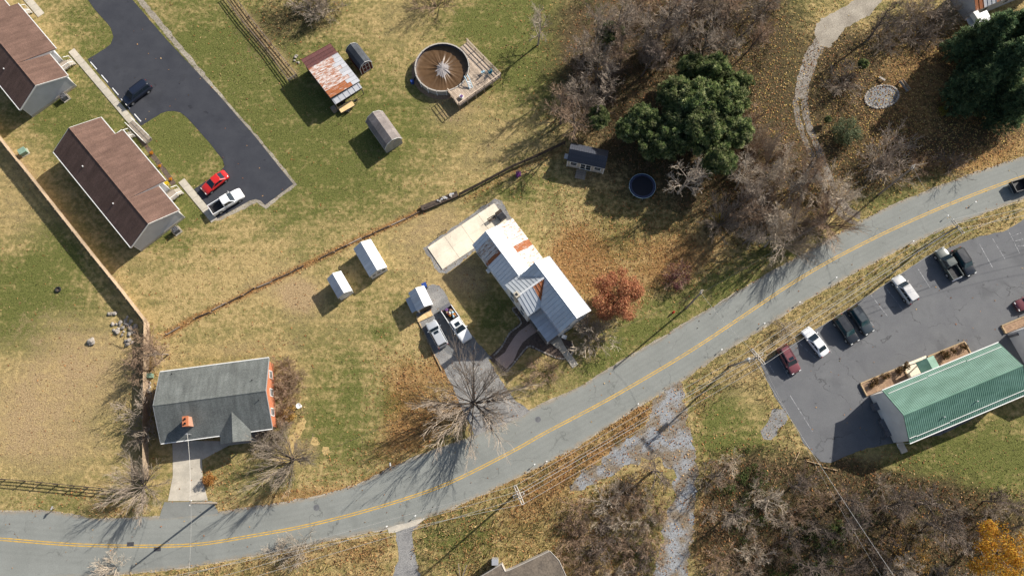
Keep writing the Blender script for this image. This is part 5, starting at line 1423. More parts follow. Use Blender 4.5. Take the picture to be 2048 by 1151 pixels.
# ------------------------------------------------------------------ fences
def poly_world(pts, z=0): 
    r = [G(x, y, z) for x, y in pts]
    for p in r: p.z = 0
    return r
def resample(pts, step):
    out = []; 
    for a, b in zip(pts[:-1], pts[1:]):
        n = max(1, round((b - a).length / step))
        for k in range(n): out.append((a.lerp(b, k / n), a.lerp(b, (k + 1) / n)))
    return out
def privacy_fence(label, pts, h):
    P = poly_world(pts, h); t = thing('privacy_fence', label, 'fence', P[0])
    o = P[0]; segs = resample(P, 2.4); cache = {}
    for a, b in segs:
        L = (b - a).length; key = round(L, 2)
        if key not in cache:
            m = MB(); n = max(4, int(L / .15)); w = L / n
            for k in range(n):
                hh = h - .02 + .03 * math.sin(k * 1.7 + key)
                m.box((w * (k + .5), .02 + .006 * ((k * 7) % 3), hh / 2 + .02), (w - .012, .022, hh))
            for zz in (.35, h * .5, h - .25): m.box((L / 2, -.03, zz), (L, .045, .09))
            me = m.mesh('panel'); me.materials.append(MT['wood_fence']); cache[key] = me
        p = bpy.data.objects.new('panel', cache[key]); COL.objects.link(p); p.parent = t
        p.location = a - o; p.rotation_euler = (0, 0, math.atan2((b - a).y, (b - a).x))
        q = bpy.data.objects.new('post', post_me(h)); COL.objects.link(q); q.parent = t; q.location = a - o; q.rotation_euler = p.rotation_euler
    return t
_pm = {}
def post_me(h, w=.1, mat='wood_fence'):
    k = (h, w, mat)
    if k not in _pm:
        me = MB().box((0, -.06, h / 2 + .03), (w, w, h + .06)).mesh('post'); me.materials.append(MT[mat]); _pm[k] = me
    return _pm[k]
MT['wood_fence'] = vary('wood_fence', (.40, .30, .20), (.28, .21, .15), 1.2, 9, .85, objrand=.14)
privacy_fence('tall weathered plank fence running diagonally behind the brown-roofed ranchers', [(-40, 230), (15, 300), (50, 343), (125, 438), (182, 510), (235, 575), (287, 642)], 1.85)
privacy_fence('tall plank fence between the straw lawn and the brick house', [(287, 642), (286, 720), (285, 796), (284, 875), (285, 958)], 1.85)
def rail_fence(name, label, pts, h, step, rails, mat, postw=.12, railh=.12, railw=.05):
    P = poly_world(pts, h); t = thing(name, label, 'fence', P[0]); o = P[0]; cache = {}
    segs = resample(P, step)
    for i, (a, b) in enumerate(segs):
        L = (b - a).length; key = round(L, 2); an = math.atan2((b - a).y, (b - a).x)
        if key not in cache:
            me = MB().box((L / 2, 0, 0), (L + .04, railw, railh)).mesh('rail'); me.materials.append(MT[mat]); cache[key] = me
        for zz in rails:
            p = bpy.data.objects.new('rail', cache[key]); COL.objects.link(p); p.parent = t
            p.location = (a - o) + Vector((0, 0, zz)); p.rotation_euler = (0, random.uniform(-.008, .008), an)
        for c in ((a, b) if i == len(segs) - 1 else (a,)):
            q = bpy.data.objects.new('post', post_me(h, postw, mat)); COL.objects.link(q); q.parent = t; q.location = c - o; q.rotation_euler = (0, 0, an)
    return t
rail_fence('paddock_fence', 'dark three-rail paddock fence at the edge of the straw lawn', [(-60, 951), (0, 957), (40, 960), (140, 970), (225, 978), (262, 982)], 1.25, 2.5, (.35, .75, 1.15), 'wood_dark')
rail_fence('board_fence', 'dark brown board fence running from the lumber row to the cabin', [(918, 386), (970, 359), (1024, 330), (1075, 308), (1130, 282)], 1.2, 2.4, (.25, .55, .85, 1.12), 'wood_dark', .12, .16, .06)
rail_fence('garden_fence', 'low brown rail fence along the bare garden strip, on its barn side', [(462, -18), (497, 30), (540, 84), (592, 148)], .9, 2.4, (.3, .6, .85), 'wood_mid', .1, .1, .06)
rail_fence('garden_fence', 'low brown rail fence along the bare garden strip, on its driveway side', [(446, -10), (482, 38), (530, 94), (576, 158)], .9, 2.4, (.3, .6, .85), 'wood_mid', .1, .1, .06)
rail_fence('garden_fence', 'short grey rail fence closing the end of the garden strip', [(576, 158), (592, 148)], .9, 1.2, (.3, .6, .85), 'wood_grey', .1, .1, .06)
# old landscape timbers along the leaf-strewn strip, each lying on its own stakes
TL = poly_world([(334, 669), (388, 637), (422, 622), (455, 606), (486, 591), (512, 576), (580, 546), (640, 517), (697, 489), (750, 465), (812, 438), (842, 421)])
tl = thing('timber_edging', 'broken line of old brown timbers and stakes across the lawn', 'edging', TL[0])
for i, (a, b) in enumerate(resample(TL, 2.5)):
    if random.random() < .22: continue
    L = (b - a).length; an = math.atan2((b - a).y, (b - a).x)
    o = MB().box((L / 2, 0, .12), (L * random.uniform(.8, .97), .16, .22)).build('timber', MT['wood_dark'] if i % 3 else MT['wood_grey'], tl, bevel=.02)
    o.location = a - TL[0]; o.rotation_euler = (0, 0, an + random.uniform(-.05, .05))
    o = MB().box((0, 0, .25), (.1, .1, .5)).build('stake', MT['wood_grey'], tl); o.location = (a - TL[0]) + Vector((random.uniform(-.2, .2), random.uniform(-.25, .25), 0)); o.rotation_euler = (0, 0, random.random())
# row of dark lumber under a tarp
rl = poly_world([(842, 419), (880, 403), (917, 389)])
tw = thing('lumber_row', 'long low row of dark lumber with pale scraps on top beside the patio', 'lumber', rl[0], math.atan2((rl[2] - rl[0]).y, (rl[2] - rl[0]).x))
Lr_ = (rl[2] - rl[0]).length
for k in range(16):
    ln_ = random.uniform(1.8, 3.4); x = random.uniform(ln_ / 2, Lr_ - ln_ / 2); y = random.uniform(-.5, .45); zz = .12 + .22 * (k % 3)
    o = MB().box((0, 0, 0), (ln_, .22, .12)).build('plank', MT['wood_dark'], tw); o.location = (x, y, zz); o.rotation_euler = (0, random.uniform(-.02, .02), random.uniform(-.09, .09))
MB().box((Lr_ / 2, 0, .3), (Lr_ * .97, .85, .5)).build('stack', MT['wood_dark'], tw)
for k in range(12):
    o = MB().box((0, 0, 0), (random.uniform(.25, .6), random.uniform(.12, .3), .06)).build('scrap', MT['alu'] if k % 2 else MT['stone'], tw); o.location = (Lr_ * .4 + random.random() * Lr_ * .55, random.uniform(-.2, .3), .70); o.rotation_euler = (.1, 0, random.random() * 3)
# thin garden posts with hooks
def hook_post(px, py, h, lab, grp):
    t = thing('garden_stake', lab, 'stake', G(px, py), random.random() * 6, grp)
    MB().tube([(0, 0, 0), (0, 0, h)], .025, 5).build('shaft', MT['black'], t)
    MB().tube([(0, 0, h), (.12, 0, h + .1), (.28, 0, h + .06), (.3, 0, h - .08)], .018, 5).build('hook', MT['black'], t)
for p in [(755, 333), (770, 346), (784, 363), (799, 378), (813, 393), (828, 408)]: hook_post(*p, 1.25, 'thin dark garden stake in the slanting row below the beige shed', 'row of stakes below the beige shed')
for p in [(683, 243), (698, 264), (672, 235), (712, 280)]: hook_post(*p, 1.2, 'thin dark garden stake in the grass between trailer and beige shed', 'stakes by the trailer')
for p in [(848, 507), (838, 520)]: hook_post(*p, 1.2, 'thin dark garden stake at the corner of the concrete patio', 'stakes by the patio')

# ------------------------------------------------------------------ utility poles and wires
WIRE_N = []
def pole(px, py, h, arms, rz, label, lean=(0, 0), transformer=False, grp=None, double=False):
    b = G(px, py); t = thing('utility_pole', label, 'pole', b, 0, grp)
    lx, ly = lean
    MB().tube([(0, 0, 0), (lx * .5, ly * .5, h * .5), (lx, ly, h)], [.17, .14, .11], 10).build('shaft', MT['wood_grey'], t)
    ends = []
    for (zz, half, a) in arms:
        d = Vector((math.cos(a), math.sin(a), 0)); n = Vector((-d.y, d.x, 0)); c = Vector((lx * zz / h, ly * zz / h, zz))
        for s in ((-1, 1) if double else (1,)):
            m = MB(); m.tube([c - d * half + n * s * .16, c + d * half + n * s * .16], .075, 4); m.build('crossarm', MT['siding_beige'], t)
        for f in (-.95, -.35, .35, .95) if half > .8 else (-.9, .9):
            p = c + d * half * f
            MB().tube([p + Vector((0, 0, .05)), p + Vector((0, 0, .3))], [.07, .05], 6).build('insulator', MT['white_paint'], t)
            ends.append(b + p + Vector((0, 0, .28)))
    if transformer:
        q = Vector((lx, ly, 0)) * (.72) + Vector((-.45, -.1, h * .72))
        m = MB().tube([q, q + Vector((0, 0, 1.0))], .28, 12).build('transformer', MT['alu'], t); MB().tube([q + Vector((0, 0, 1.0)), q + Vector((0, 0, 1.15))], [.28, .12], 12).build('lid', MT['alu'], m)
        MB().tube([Vector((lx, ly, 0)) * .72 + Vector((0, 0, h * .76)), q + Vector((0, 0, .8))], .06, 5).build('bracket', MT['black'], t)
    return t, ends
def wire(a, b, sag, label, r=.022, grp=None, mat='wire'):
    pts = []; n = 26
    for k in range(n + 1):
        f = k / n; p = a.lerp(b, f); pts.append(p - Vector((0, 0, 4 * sag * f * (1 - f))) - a)
    o = MB().tube(pts, r, 4, caps=False).build('overhead_wire', MT[mat]); o.location = a
    tag(o, label, 'wire', grp); return o
def pole_height(base, top):
    """height at which the base pixel's vertical passes nearest the top pixel"""
    b = G(*base); best = (1e9, 0)
    for k in range(40, 160):
        h = k / 10; x, y = to_px(np.array([b.x]), np.array([b.y]), h); d = (x[0] - top[0]) ** 2 + (y[0] - top[1]) ** 2
        if d < best[0]: best = (d, h)
    return best[1]
aw = R(-58)
h1 = 11.0
b1 = G(1459, 732); l1 = G(1517, 713, h1) - b1
P1, e1 = pole(1459, 732, h1, [(h1 - .2, 1.35, R(-53)), (h1 - 1.0, 1.2, R(30))], 0, 'tall utility pole with crossed arms and transformer beside the parking lot', (l1.x, l1.y), True, None, True)
b2 = G(1030, 988); l2 = G(1038, 989, h1) - b2
P2, e2 = pole(1030, 988, h1, [(h1 - .2, 1.35, R(-66)), (h1 - .9, .8, R(20))], 0, 'tall utility pole with double crossarm in the leafy verge', (l2.x, l2.y), False, None, True)
b3 = G(1834, 503); l3 = G(1917, 452, h1) - b3
P3, e3 = pole(1834, 503, h1, [(h1 - .2, 1.25, R(-58))], 0, 'tall utility pole with double crossarm in the verge by the pickup lot', (l3.x, l3.y), False, None, True)
b4 = G(433, 1005); l4 = G(381, 1005, 8.8) - b4
P4, e4 = pole(433, 1005, 8.8, [(8.6, .35, R(80))], 0, 'leaning utility pole at the mouth of the brick house driveway', (l4.x, l4.y))
b5 = G(1372, 616); l5 = G(1404, 583, 9.2) - b5
P5, e5 = pole(1372, 616, 9.2, [(9.0, .3, R(60))], 0, 'slim utility pole on the grass beside the red hydrant', (l5.x, l5.y))
b6 = G(1757, 389); l6 = G(1828, 333, 9.2) - b6
P6, e6 = pole(1757, 389, 9.2, [(9.0, .3, R(60))], 0, 'slim utility pole at the wood edge where the track meets the road', (l6.x, l6.y))
far_l = [G(x, y, 10.5) for x, y in ((60, 1235), (60, 1262), (60, 1285), (60, 1210))]
far_r = [G(x, y, 10.0) for x, y in ((2300, 330), (2300, 352), (2300, 372), (2300, 318))]
lw = 'bare power line strung between the tall double-armed poles along the lot side'
for k in (0, 1, 2, 3):
    wire(e2[k], far_l[k], 1.0, 'bare power line leaving the leafy verge pole along the lower road edge', .022, 'wires below the road')
    wire(e2[k], e1[k], 1.0, 'bare power line strung from the leafy verge pole to the transformer pole', .022, 'wires between verge pole and transformer pole')
    wire(e1[k], e3[k], 1.1, 'bare power line strung over the lot edge from the transformer pole', .022, 'wires over the lot edge')
    wire(e3[k], far_r[k], 1.0, 'bare power line crossing the road bend beyond the pickup lot', .022, 'wires beyond the pickup lot')
wire(b1 + Vector((l1.x, l1.y, 0)) * .8 + Vector((0, 0, h1 * .8)), b3 + Vector((l3.x, l3.y, 0)) * .8 + Vector((0, 0, h1 * .8)), 1.3, 'thick telephone cable hung below the power lines over the lot edge', .035)
wire(b2 + Vector((l2.x, l2.y, 0)) * .8 + Vector((0, 0, h1 * .8)), b1 + Vector((l1.x, l1.y, 0)) * .8 + Vector((0, 0, h1 * .8)), 1.3, 'thick telephone cable hung below the lines over the leafy verge', .035)
wire(e1[5], G(1850, 1240, 8.5), 1.0, 'pale wire running from the transformer pole down over the dark thicket', .026)
wire(e1[6], G(1780, 1180, 8.0), 1.4, 'thin second wire beside the pale one over the dark thicket', .010)
wire(e4[0], t3.location + Matrix.Rotation(a3, 3, 'Z') @ Vector((mp_.x, mp_.y, 4.5)), .5, 'service cable from the leaning pole to the brick house mast', .018)
wire(e4[1], G(372, 1200, 9), .6, 'service cable from the leaning pole across the lower road', .010)
wire(e4[0], e5[0], 2.2, 'long telephone cable along the upper side of the road', .016, None, 'wire_dark')
wire(e5[0], e6[0], 1.4, 'telephone cable from the hydrant pole to the wood edge pole', .018, None, 'wire_dark')
wire(e6[0], e3[0], .8, 'service cable crossing the road to the pole by the pickup lot', .018)
wire(e5[0], e1[1], .9, 'service cable crossing the road to the transformer pole', .016)

# ------------------------------------------------------------------ small things
def mailbox(px, py, rz, label, mat='white_paint', tiltx=0.0):
    t = thing('mailbox', label, 'mailbox', G(px, py), rz); t.rotation_euler = (tiltx, 0, rz)
    MB().box((0, 0, .55), (.10, .10, 1.1)).build('post', MT['wood_grey'], t)
    MB().box((.12, 0, 1.0), (.5, .08, .08)).build('arm', MT['wood_grey'], t)
    pr_ = [(-.1, 0), (.1, 0), (.1, .14), (.07, .21), (0, .24), (-.07, .21), (-.1, .14)]
    MB().prism([(-.12, a, 1.05 + b) for a, b in pr_], (.5, 0, 0)).build('box', MT[mat], t)
    MB().box((.2, .115, 1.22), (.05, .02, .16)).build('flag', MT['red'], t)
mailbox(109, 1015, R(70), 'mailbox on a leaning post at the road edge near the paddock fence', 'alu', R(12))
mailbox(783, 930, R(100), 'white mailbox on the grass where tree shadows cross the road')
hy = thing('fire_hydrant', 'red fire hydrant on the grass above the road', 'hydrant', G(1346, 625), 0)
MB().lathe([(.16, 0), (.16, .06), (.11, .08), (.11, .5), (.14, .52), (.14, .58), (.10, .64), (.04, .70), (.04, .75), (0, .75)], 12).build('barrel', MT['red'], hy)
for a in (0, 90, 180): MB().tube([(0, 0, .42), (.2 * math.cos(R(a)), .2 * math.sin(R(a)), .42)], .06, 8).build('nozzle', MT['red'], hy)
gb = thing('transformer_box', 'green utility cabinet near the tall diagonal fence', 'utility box', G(50, 306), R(35))
MB().box((0, 0, .05), (1.35, 1.2, .1)).build('pad', MT['concrete'], gb); MB().box((0, 0, .48), (1.1, .95, .78)).build('cabinet', MT['green_box'], gb, bevel=.03); MB().box((.02, 0, .89), (1.18, 1.02, .06)).build('lid', MT['green_box'], gb)
gc = thing('storage_bin', 'green storage chest between the plank fence and the brick house', 'bin', G(300, 752), R(5))
MB().box((0, 0, .35), (1.2, .6, .7)).build('bin_body', MT['green_box'], gc); MB().box((0, 0, .74), (1.28, .68, .08)).build('lid', MT['green_box'], gc)
for k, (px, py) in enumerate([(299, 766), (299, 774), (297, 783)]):
    o = MB().lathe([(.26, 0), (.3, .45), (.27, .45), (.24, .05), (0, .05)], 14).build('bucket', MT['white_paint' if k else 'alu']); o.location = G(px, py); tag(o, ['grey bucket below the green chest', 'white bucket between the grey one and the fence shrub', 'white bucket closest to the bare shrub by the brick house'][k], 'bucket')
bb = thing('blue_bin', 'blue recycling bin at the corner of the open-front shed', 'bin', G(850, 573), R(25))
MB().prism([(-.3, -.3, .08), (.3, -.3, .08), (.34, .34, .08), (-.34, .34, .08)], (0, 0, .9)).build('bin_body', MT['blue'], bb); MB().box((0, .02, 1.02), (.74, .74, .08)).build('lid', MT['blue'], bb)
for s in (-.28, .28): MB().tube([(s - .04, -.3, .12), (s + .04, -.3, .12)], .12, 10).build('wheel', MT['tyre'], bb)
# fresh lumber stack
ls = thing('lumber_stack', 'stack of fresh yellow boards in front of the open shed', 'lumber', G(849, 633), math.atan2(G(865, 625).y - G(834, 640).y, G(865, 625).x - G(834, 640).x))
bme = MB().box((0, 0, 0), (2.5, .13, .05)).mesh('board'); bme.materials.append(MT['wood_fresh'])
for k in range(18):
    o = bpy.data.objects.new('board', bme); COL.objects.link(o); o.parent = ls; o.location = (random.uniform(-.06, .06), -.33 + (k % 6) * .135, .06 + .055 * (k // 6)); o.rotation_euler = (0, 0, random.uniform(-.015, .015))
for k in range(9):
    o = MB().tube([(0, 0, 0), (.45, 0, 0)], .09, 8).build('firewood_log', MT['wood_tan'] if k % 2 else MT['wood_dark']); p = G(845 + (k % 5) * 4.2, 621 - (k % 5) * 1.2 + (k // 5) * 3, 0); o.location = p + Vector((0, 0, .09)); o.rotation_euler = (0, 0, random.random() * 3)
    tag(o, 'split firewood log heaped in front of the open shed', 'log', 'firewood by the shed')
te = poly_world([(833, 632), (842, 652), (858, 685), (870, 712), (884, 740)])
tb = thing('drive_edging', 'narrow timber edging along the gravel drive beside the silver wagon', 'edging', te[0])
for a, b in resample(te, 2.2):
    o = MB().box(((b - a).length / 2, 0, .09), ((b - a).length * .98, .13, .18)).build('timber', MT['wood_tan'], tb); o.location = a - te[0]; o.rotation_euler = (0, 0, math.atan2((b - a).y, (b - a).x))
# patio furniture
gt = thing('patio_bench', 'dark slatted bench on the concrete patio', 'bench', G(984, 440, .12), R(33))
for k in range(4): MB().box((0, -.18 + k * .12, .45), (1.4, .09, .03)).build('slat', MT['wood_dark'], gt)
for k in range(3): MB().box((0, .30, .6 + k * .13), (1.4, .03, .09)).build('back_slat', MT['wood_dark'], gt)
for sx in (-.6, .6):
    for sy in (-.17, .27): MB().box((sx, sy, .25), (.06, .06, .45 if sy < 0 else .48)).build('leg', MT['wood_dark'], gt)
ht = thing('hot_tub_platform', 'dark low box with raised lid at the patio corner by the house', 'box', G(1003, 434, .12), R(-52))
MB().box((-.15, 0, .35), (1.6, 1.2, .7)).build('case', MT['ac_grey'], ht, bevel=.03); MB().box((.15, 0, .74), (1.0, 1.0, .07)).build('lid', MT['black'], ht); MB().box((-.7, 0, .8), (.5, 1.1, .22)).build('step', MT['wood_dark'], ht)
pr_ = thing('patio_rail', 'short metal hand rail at the patio edge', 'rail', G(884, 468, .0), R(36))
MB().tube([(-.9, 0, 0), (-.9, 0, .9), (.9, 0, .9), (.9, 0, 0)], .035, 6).build('bar', MT['black'], pr_); MB().tube([(-.9, 0, .45), (.9, 0, .45)], .03, 5).build('mid_bar', MT['black'], pr_)
ob = thing('white_planter_box', 'white box standing at the corner of the farmhouse porch', 'box', G(1128, 674), R(-20))
MB().box((0, 0, .3), (.75, .5, .55)).build('case', MT['white_paint'], ob); MB().box((0, 0, .6), (.8, .55, .07)).build('lid', MT['white_paint'], ob)
wo = thing('garden_ornament', 'white garden ornament among shrubs by the brick gable', 'ornament', G(600, 812), R(40))
MB().lathe([(.3, 0), (.22, .1), (.10, .2), (.10, .6), (.35, .75), (.4, .85), (.34, .85), (.1, .76), (0, .76)], 14).build('basin', MT['white_paint'], wo)
tyre = thing('tyre_planter', 'old dark tyre with ash lying alone on the straw lawn', 'tyre', G(117, 579), 0)
MB().lathe([(.36, .0), (.46, .06), (.48, .16), (.44, .26), (.34, .28), (.28, .2), (.28, .05)], 20, close=True).build('tyre', MT['tyre'], tyre); MB().disc(.3, .1, 16).build('filling', MT['mulch'], tyre)
def rock_mesh(seed):
    bm = bmesh.new(); bmesh.ops.create_icosphere(bm, subdivisions=2, radius=1.0)
    for v in bm.verts:
        n = mnoise.noise(v.co * 1.3 + Vector((seed * 3.1, seed, 0))); v.co *= 1 + .45 * n; v.co.z *= .7
    me = bpy.data.meshes.new('stone'); bm.to_mesh(me); bm.free(); return me
ROCKS = [rock_mesh(k) for k in range(5)]
for m_ in ROCKS: m_.materials.append(MT['stone'])
def rock(px, py, s, label, grp, name='boulder'):
    o = bpy.data.objects.new(name, ROCKS[random.randrange(5)]); COL.objects.link(o); o.location = G(px, py) + Vector((0, 0, s * .35)); o.scale = (s, s * random.uniform(.7, 1.1), s * random.uniform(.6, 1.0)); o.rotation_euler = (random.uniform(-.3, .3), random.uniform(-.3, .3), random.random() * 6)
    tag(o, label, 'rock', grp); return o
for (px, py) in [(219, 628), (224, 627), (231, 626), (226, 648), (233, 648), (240, 651), (246, 655), (237, 658), (228, 660), (235, 663), (252, 646), (258, 649), (255, 634), (252, 640), (262, 657), (265, 665), (259, 668), (270, 664), (245, 669), (252, 682), (259, 680), (256, 688), (266, 684), (248, 663), (272, 652), (241, 645), (263, 642)]:
    rock(px, py, random.uniform(.18, .42), 'grey rubble stone in the heap against the tall plank fence', 'rubble heap by the fence')
for dx, dy, s in ((0, 0, .55), (4, 3, .35), (-3, 4, .35), (2, -4, .3)): rock(183 + dx, 682 + dy, s, 'pale stone in the small ring on the straw lawn', 'stone ring on the straw lawn')
for k in range(8): rock(593 + random.uniform(-5, 5), 118 + random.uniform(-8, 8), random.uniform(.15, .32), 'pale stone dumped at the end of the garden strip', 'stones by the garden strip')
# stone borders of the front beds, each stone a part of its border
def border(label, pts):
    P = poly_world(smooth_line(pts, 3)); t = thing('stone_border', label, 'stone edging', P[0])
    for a, b in resample(P, .42):
        o = bpy.data.objects.new('stone', ROCKS[random.randrange(5)]); COL.objects.link(o); o.parent = t
        c = (a + b) / 2 - P[0]; o.location = c + Vector((0, 0, .07)); o.scale = (.23, .14, .14); o.rotation_euler = (0, 0, math.atan2((b - a).y, (b - a).x))
sheet('mulch_bed', [(975, 715), (1003, 690), (1020, 662), (1042, 643), (1024, 618), (1034, 612), (1070, 645), (1098, 684), (1118, 672), (1146, 684), (1146, 708), (1130, 718), (1100, 711), (1057, 694), (1034, 722), (1012, 745)], .010, 'mulch', .08, 20.0)
sheet('brick_path', [(990, 718), (1010, 704), (1024, 680), (1038, 662), (1062, 645), (1078, 660), (1060, 672), (1046, 684), (1036, 700), (1027, 722), (1012, 737)], .022, 'paver', .04, 21.0)
border('pale stone border curving from the drive along the brick path to the ell', [(987, 711), (1003, 694), (1020, 665), (1043, 645), (1025, 619), (1033, 614)])
border('pale stone border round the bed below the farmhouse porch', [(1013, 743), (1032, 721), (1056.5, 692), (1076, 699), (1100, 710), (1117, 716), (1129, 717)])
border('short stone border beside the concrete garden path', [(1144, 708), (1147, 698), (1144, 687)])
# oval pond ring at the upper right
op = thing('garden_pond', 'oval stone-edged pond with dark tarp and yellow leaves', 'pond', G(1763, 194), R(20))
MB().lathe([(2.25, .05), (2.0, .04), (0, .03)], 40, (0, 0, 0), 1.3, .85).build('tarp', vary('pond_tarp', (.07, .075, .085), (.11, .11, .11), 2, 9, .5), op)
for k in range(34):
    a = 2 * math.pi * k / 34; o = bpy.data.objects.new('stone', ROCKS[k % 5]); COL.objects.link(o); o.parent = op; o.location = (2.3 * 1.3 * math.cos(a), 2.3 * .85 * math.sin(a), .08); o.scale = (.28, .2, .16); o.rotation_euler = (0, 0, a + 1.57)
bn = thing('wooden_bench', 'grey wooden bench behind the oval pond', 'bench', G(1805, 175), R(-60))
for k in range(4): MB().box((0, -.2 + k * .13, .45), (2.2, .11, .04)).build('slat', MT['wood_grey'], bn)
MB().box((0, .34, .75), (2.2, .05, .3)).build('backrest', MT['wood_grey'], bn)
for s in (-.95, .95): MB().box((s, .05, .22), (.08, .6, .44)).build('leg', MT['wood_grey'], bn)
pl_ = thing('stone_bench', 'small pale bench on the far side of the oval pond', 'bench', G(1762, 160), R(-35))
MB().box((0, 0, .42), (1.1, .35, .1)).build('seat', MT['stone'], pl_)
for s in (-.4, .4): MB().box((s, 0, .18), (.14, .3, .37)).build('leg', MT['stone'], pl_)
# road furniture
for (px, py, lb) in [(633, 1014, 'round iron manhole cover in the road near the brick house'), (1076, 838, 'round iron manhole cover in the road below the farm drive')]:
    t = thing('manhole_cover', lb, 'manhole', G(px, py) + Vector((0, 0, .038)), 0)
    MB().lathe([(.42, -.004), (.42, .004), (.34, .004), (.34, -.004)], 24, close=True).build('frame', MT['ac_grey'], t); MB().disc(.335, .006, 24).build('lid', MT['asphalt_lot'], t)
for (px, py, lb) in [(261, 1087, 'dark storm drain grate beside the yellow lines'), (315, 1097, 'smaller dark drain grate below the yellow lines')]:
    t = thing('drain_grate', lb, 'drain', G(px, py) + Vector((0, 0, .037)), R(3))
    MB().box((0, 0, .002), (1.0, .55, .008)).build('frame', MT['black'], t)
    for k in range(6): MB().box((-.4 + k * .16, 0, .01), (.05, .5, .012)).build('bar', MT['ac_grey'], t)
for k, (px, py) in enumerate([(1275, 808), (1441, 700), (1526, 648), (1596, 606), (1669, 557), (1822, 485), (1891, 434), (1946, 407), (1093, 922), (1069, 928), (832, 1030), (775, 1051)]):
    t = thing('road_marker', 'small white reflector stake at the lower edge of the road', 'marker', G(px, py), random.random(), 'white road edge markers')
    MB().box((0, 0, .35), (.06, .04, .7)).build('stake', MT['white_paint'], t); MB().box((0, 0, .72), (.22, .16, .16)).build('head', MT['white_paint'], t)
# timbers lying at the end of the lot
for (a, b, lb) in [((1590, 920), (1599, 902), 'pale loose pole lying by the lot corner, on the straw side'), ((1613, 921), (1640, 928), 'long pale pole lying across the lot corner'), ((1645, 934), (1674, 940), 'pale plank lying past the lot corner in the brush')]:
    p, q = G(*a), G(*b); o = MB().tube([(0, 0, .1), q - p + Vector((0, 0, .12))], .08, 6).build('loose_timber', MT['wood_tan']); o.location = p; tag(o, lb, 'timber')
for (a, b, lb) in [((917, 1125), (921, 1160), 'upright grey stake of the bean frame by the low building'), ((934, 1128), (922, 1160), 'slanting grey stake of the bean frame by the low building')]:
    p, q = G(*a), G(*b); o = MB().tube([(0, 0, .5), q - p + Vector((0, 0, .05))], .06, 6).build('garden_pole', MT['wood_grey']); o.location = p; tag(o, lb, 'pole')
# ramp railing of the rancher
rp = poly_world([(262, 246), (286, 272), (300, 284)])
rmp = thing('access_ramp', 'white-railed ramp joining the pavement to the rancher porch', 'ramp', rp[0], math.atan2((rp[2] - rp[0]).y, (rp[2] - rp[0]).x))
Lr2 = (rp[2] - rp[0]).length
MB().prism([(0, -.6, .05), (Lr2, -.6, .05), (Lr2, -.6, .6), (0, -.6, .12)], (0, 1.2, 0)).build('ramp_deck', MT['wood_grey'], rmp)
for s in (-.62, .62):
    r_ = MB(); r_.tube([(0, s, .95), (Lr2, s, 1.45)], .055, 4); r_.tube([(0, s, .5), (Lr2, s, 1.0)], .04, 4)
    for k in range(5): r_.box((Lr2 * k / 4, s, .6 + .1 * k), (.09, .09, 1.0))
    for k in range(24): r_.box((Lr2 * k / 24, s, .6 + .45 * k / 24), (.035, .035, .75))
    r_.build('railing', MT['white_paint'], rmp)

# ------------------------------------------------------------------ vegetation
def bark_mat(name, c1, c2, rnd=.25): return vary(name, c1, c2, 2.5, 14, .95, objrand=rnd, spec=.1)
MT['bark'] = bark_mat('bark', (.19, .155, .125), (.11, .09, .075))
MT['twig_grey'] = bark_mat('twig_grey', (.35, .285, .22), (.24, .195, .155))
MT['twig_brown'] = bark_mat('twig_brown', (.33, .23, .155), (.21, .145, .10))
MT['twig_pale'] = bark_mat('twig_pale', (.45, .375, .29), (.32, .265, .205))
MT['twig_dark'] = bark_mat('twig_dark', (.17, .13, .105), (.11, .088, .072))
def attr_mat(name, rough=.8, rnd=.12, trans=0.0):
    t = NT(name); a = t.n.new('ShaderNodeAttribute'); a.attribute_name = 'col'
    g = t.mapr(t.rand(), 0, 1, 1 - rnd, 1 + rnd)
    m = t.done(t.mix(1.0, a.outputs['Color'], t.grey(g), 'MULTIPLY'), rough, 0, .2)
    if trans:
        tr = t.n.new('ShaderNodeBsdfTranslucent'); mx = t.n.new('ShaderNodeMixShader'); mx.inputs[0].default_value = trans
        t.l.new(a.outputs['Color'], tr.inputs[0]); t.l.new(t.b.outputs[0], mx.inputs[1]); t.l.new(tr.outputs[0], mx.inputs[2])
        t.l.new(mx.outputs[0], t.n['Material Output'].inputs[0])
    return m
MT['leafcol'] = attr_mat('leafcol', .75, .15, .35)
MT['groundleaf'] = attr_mat('groundleaf', .9, 0)

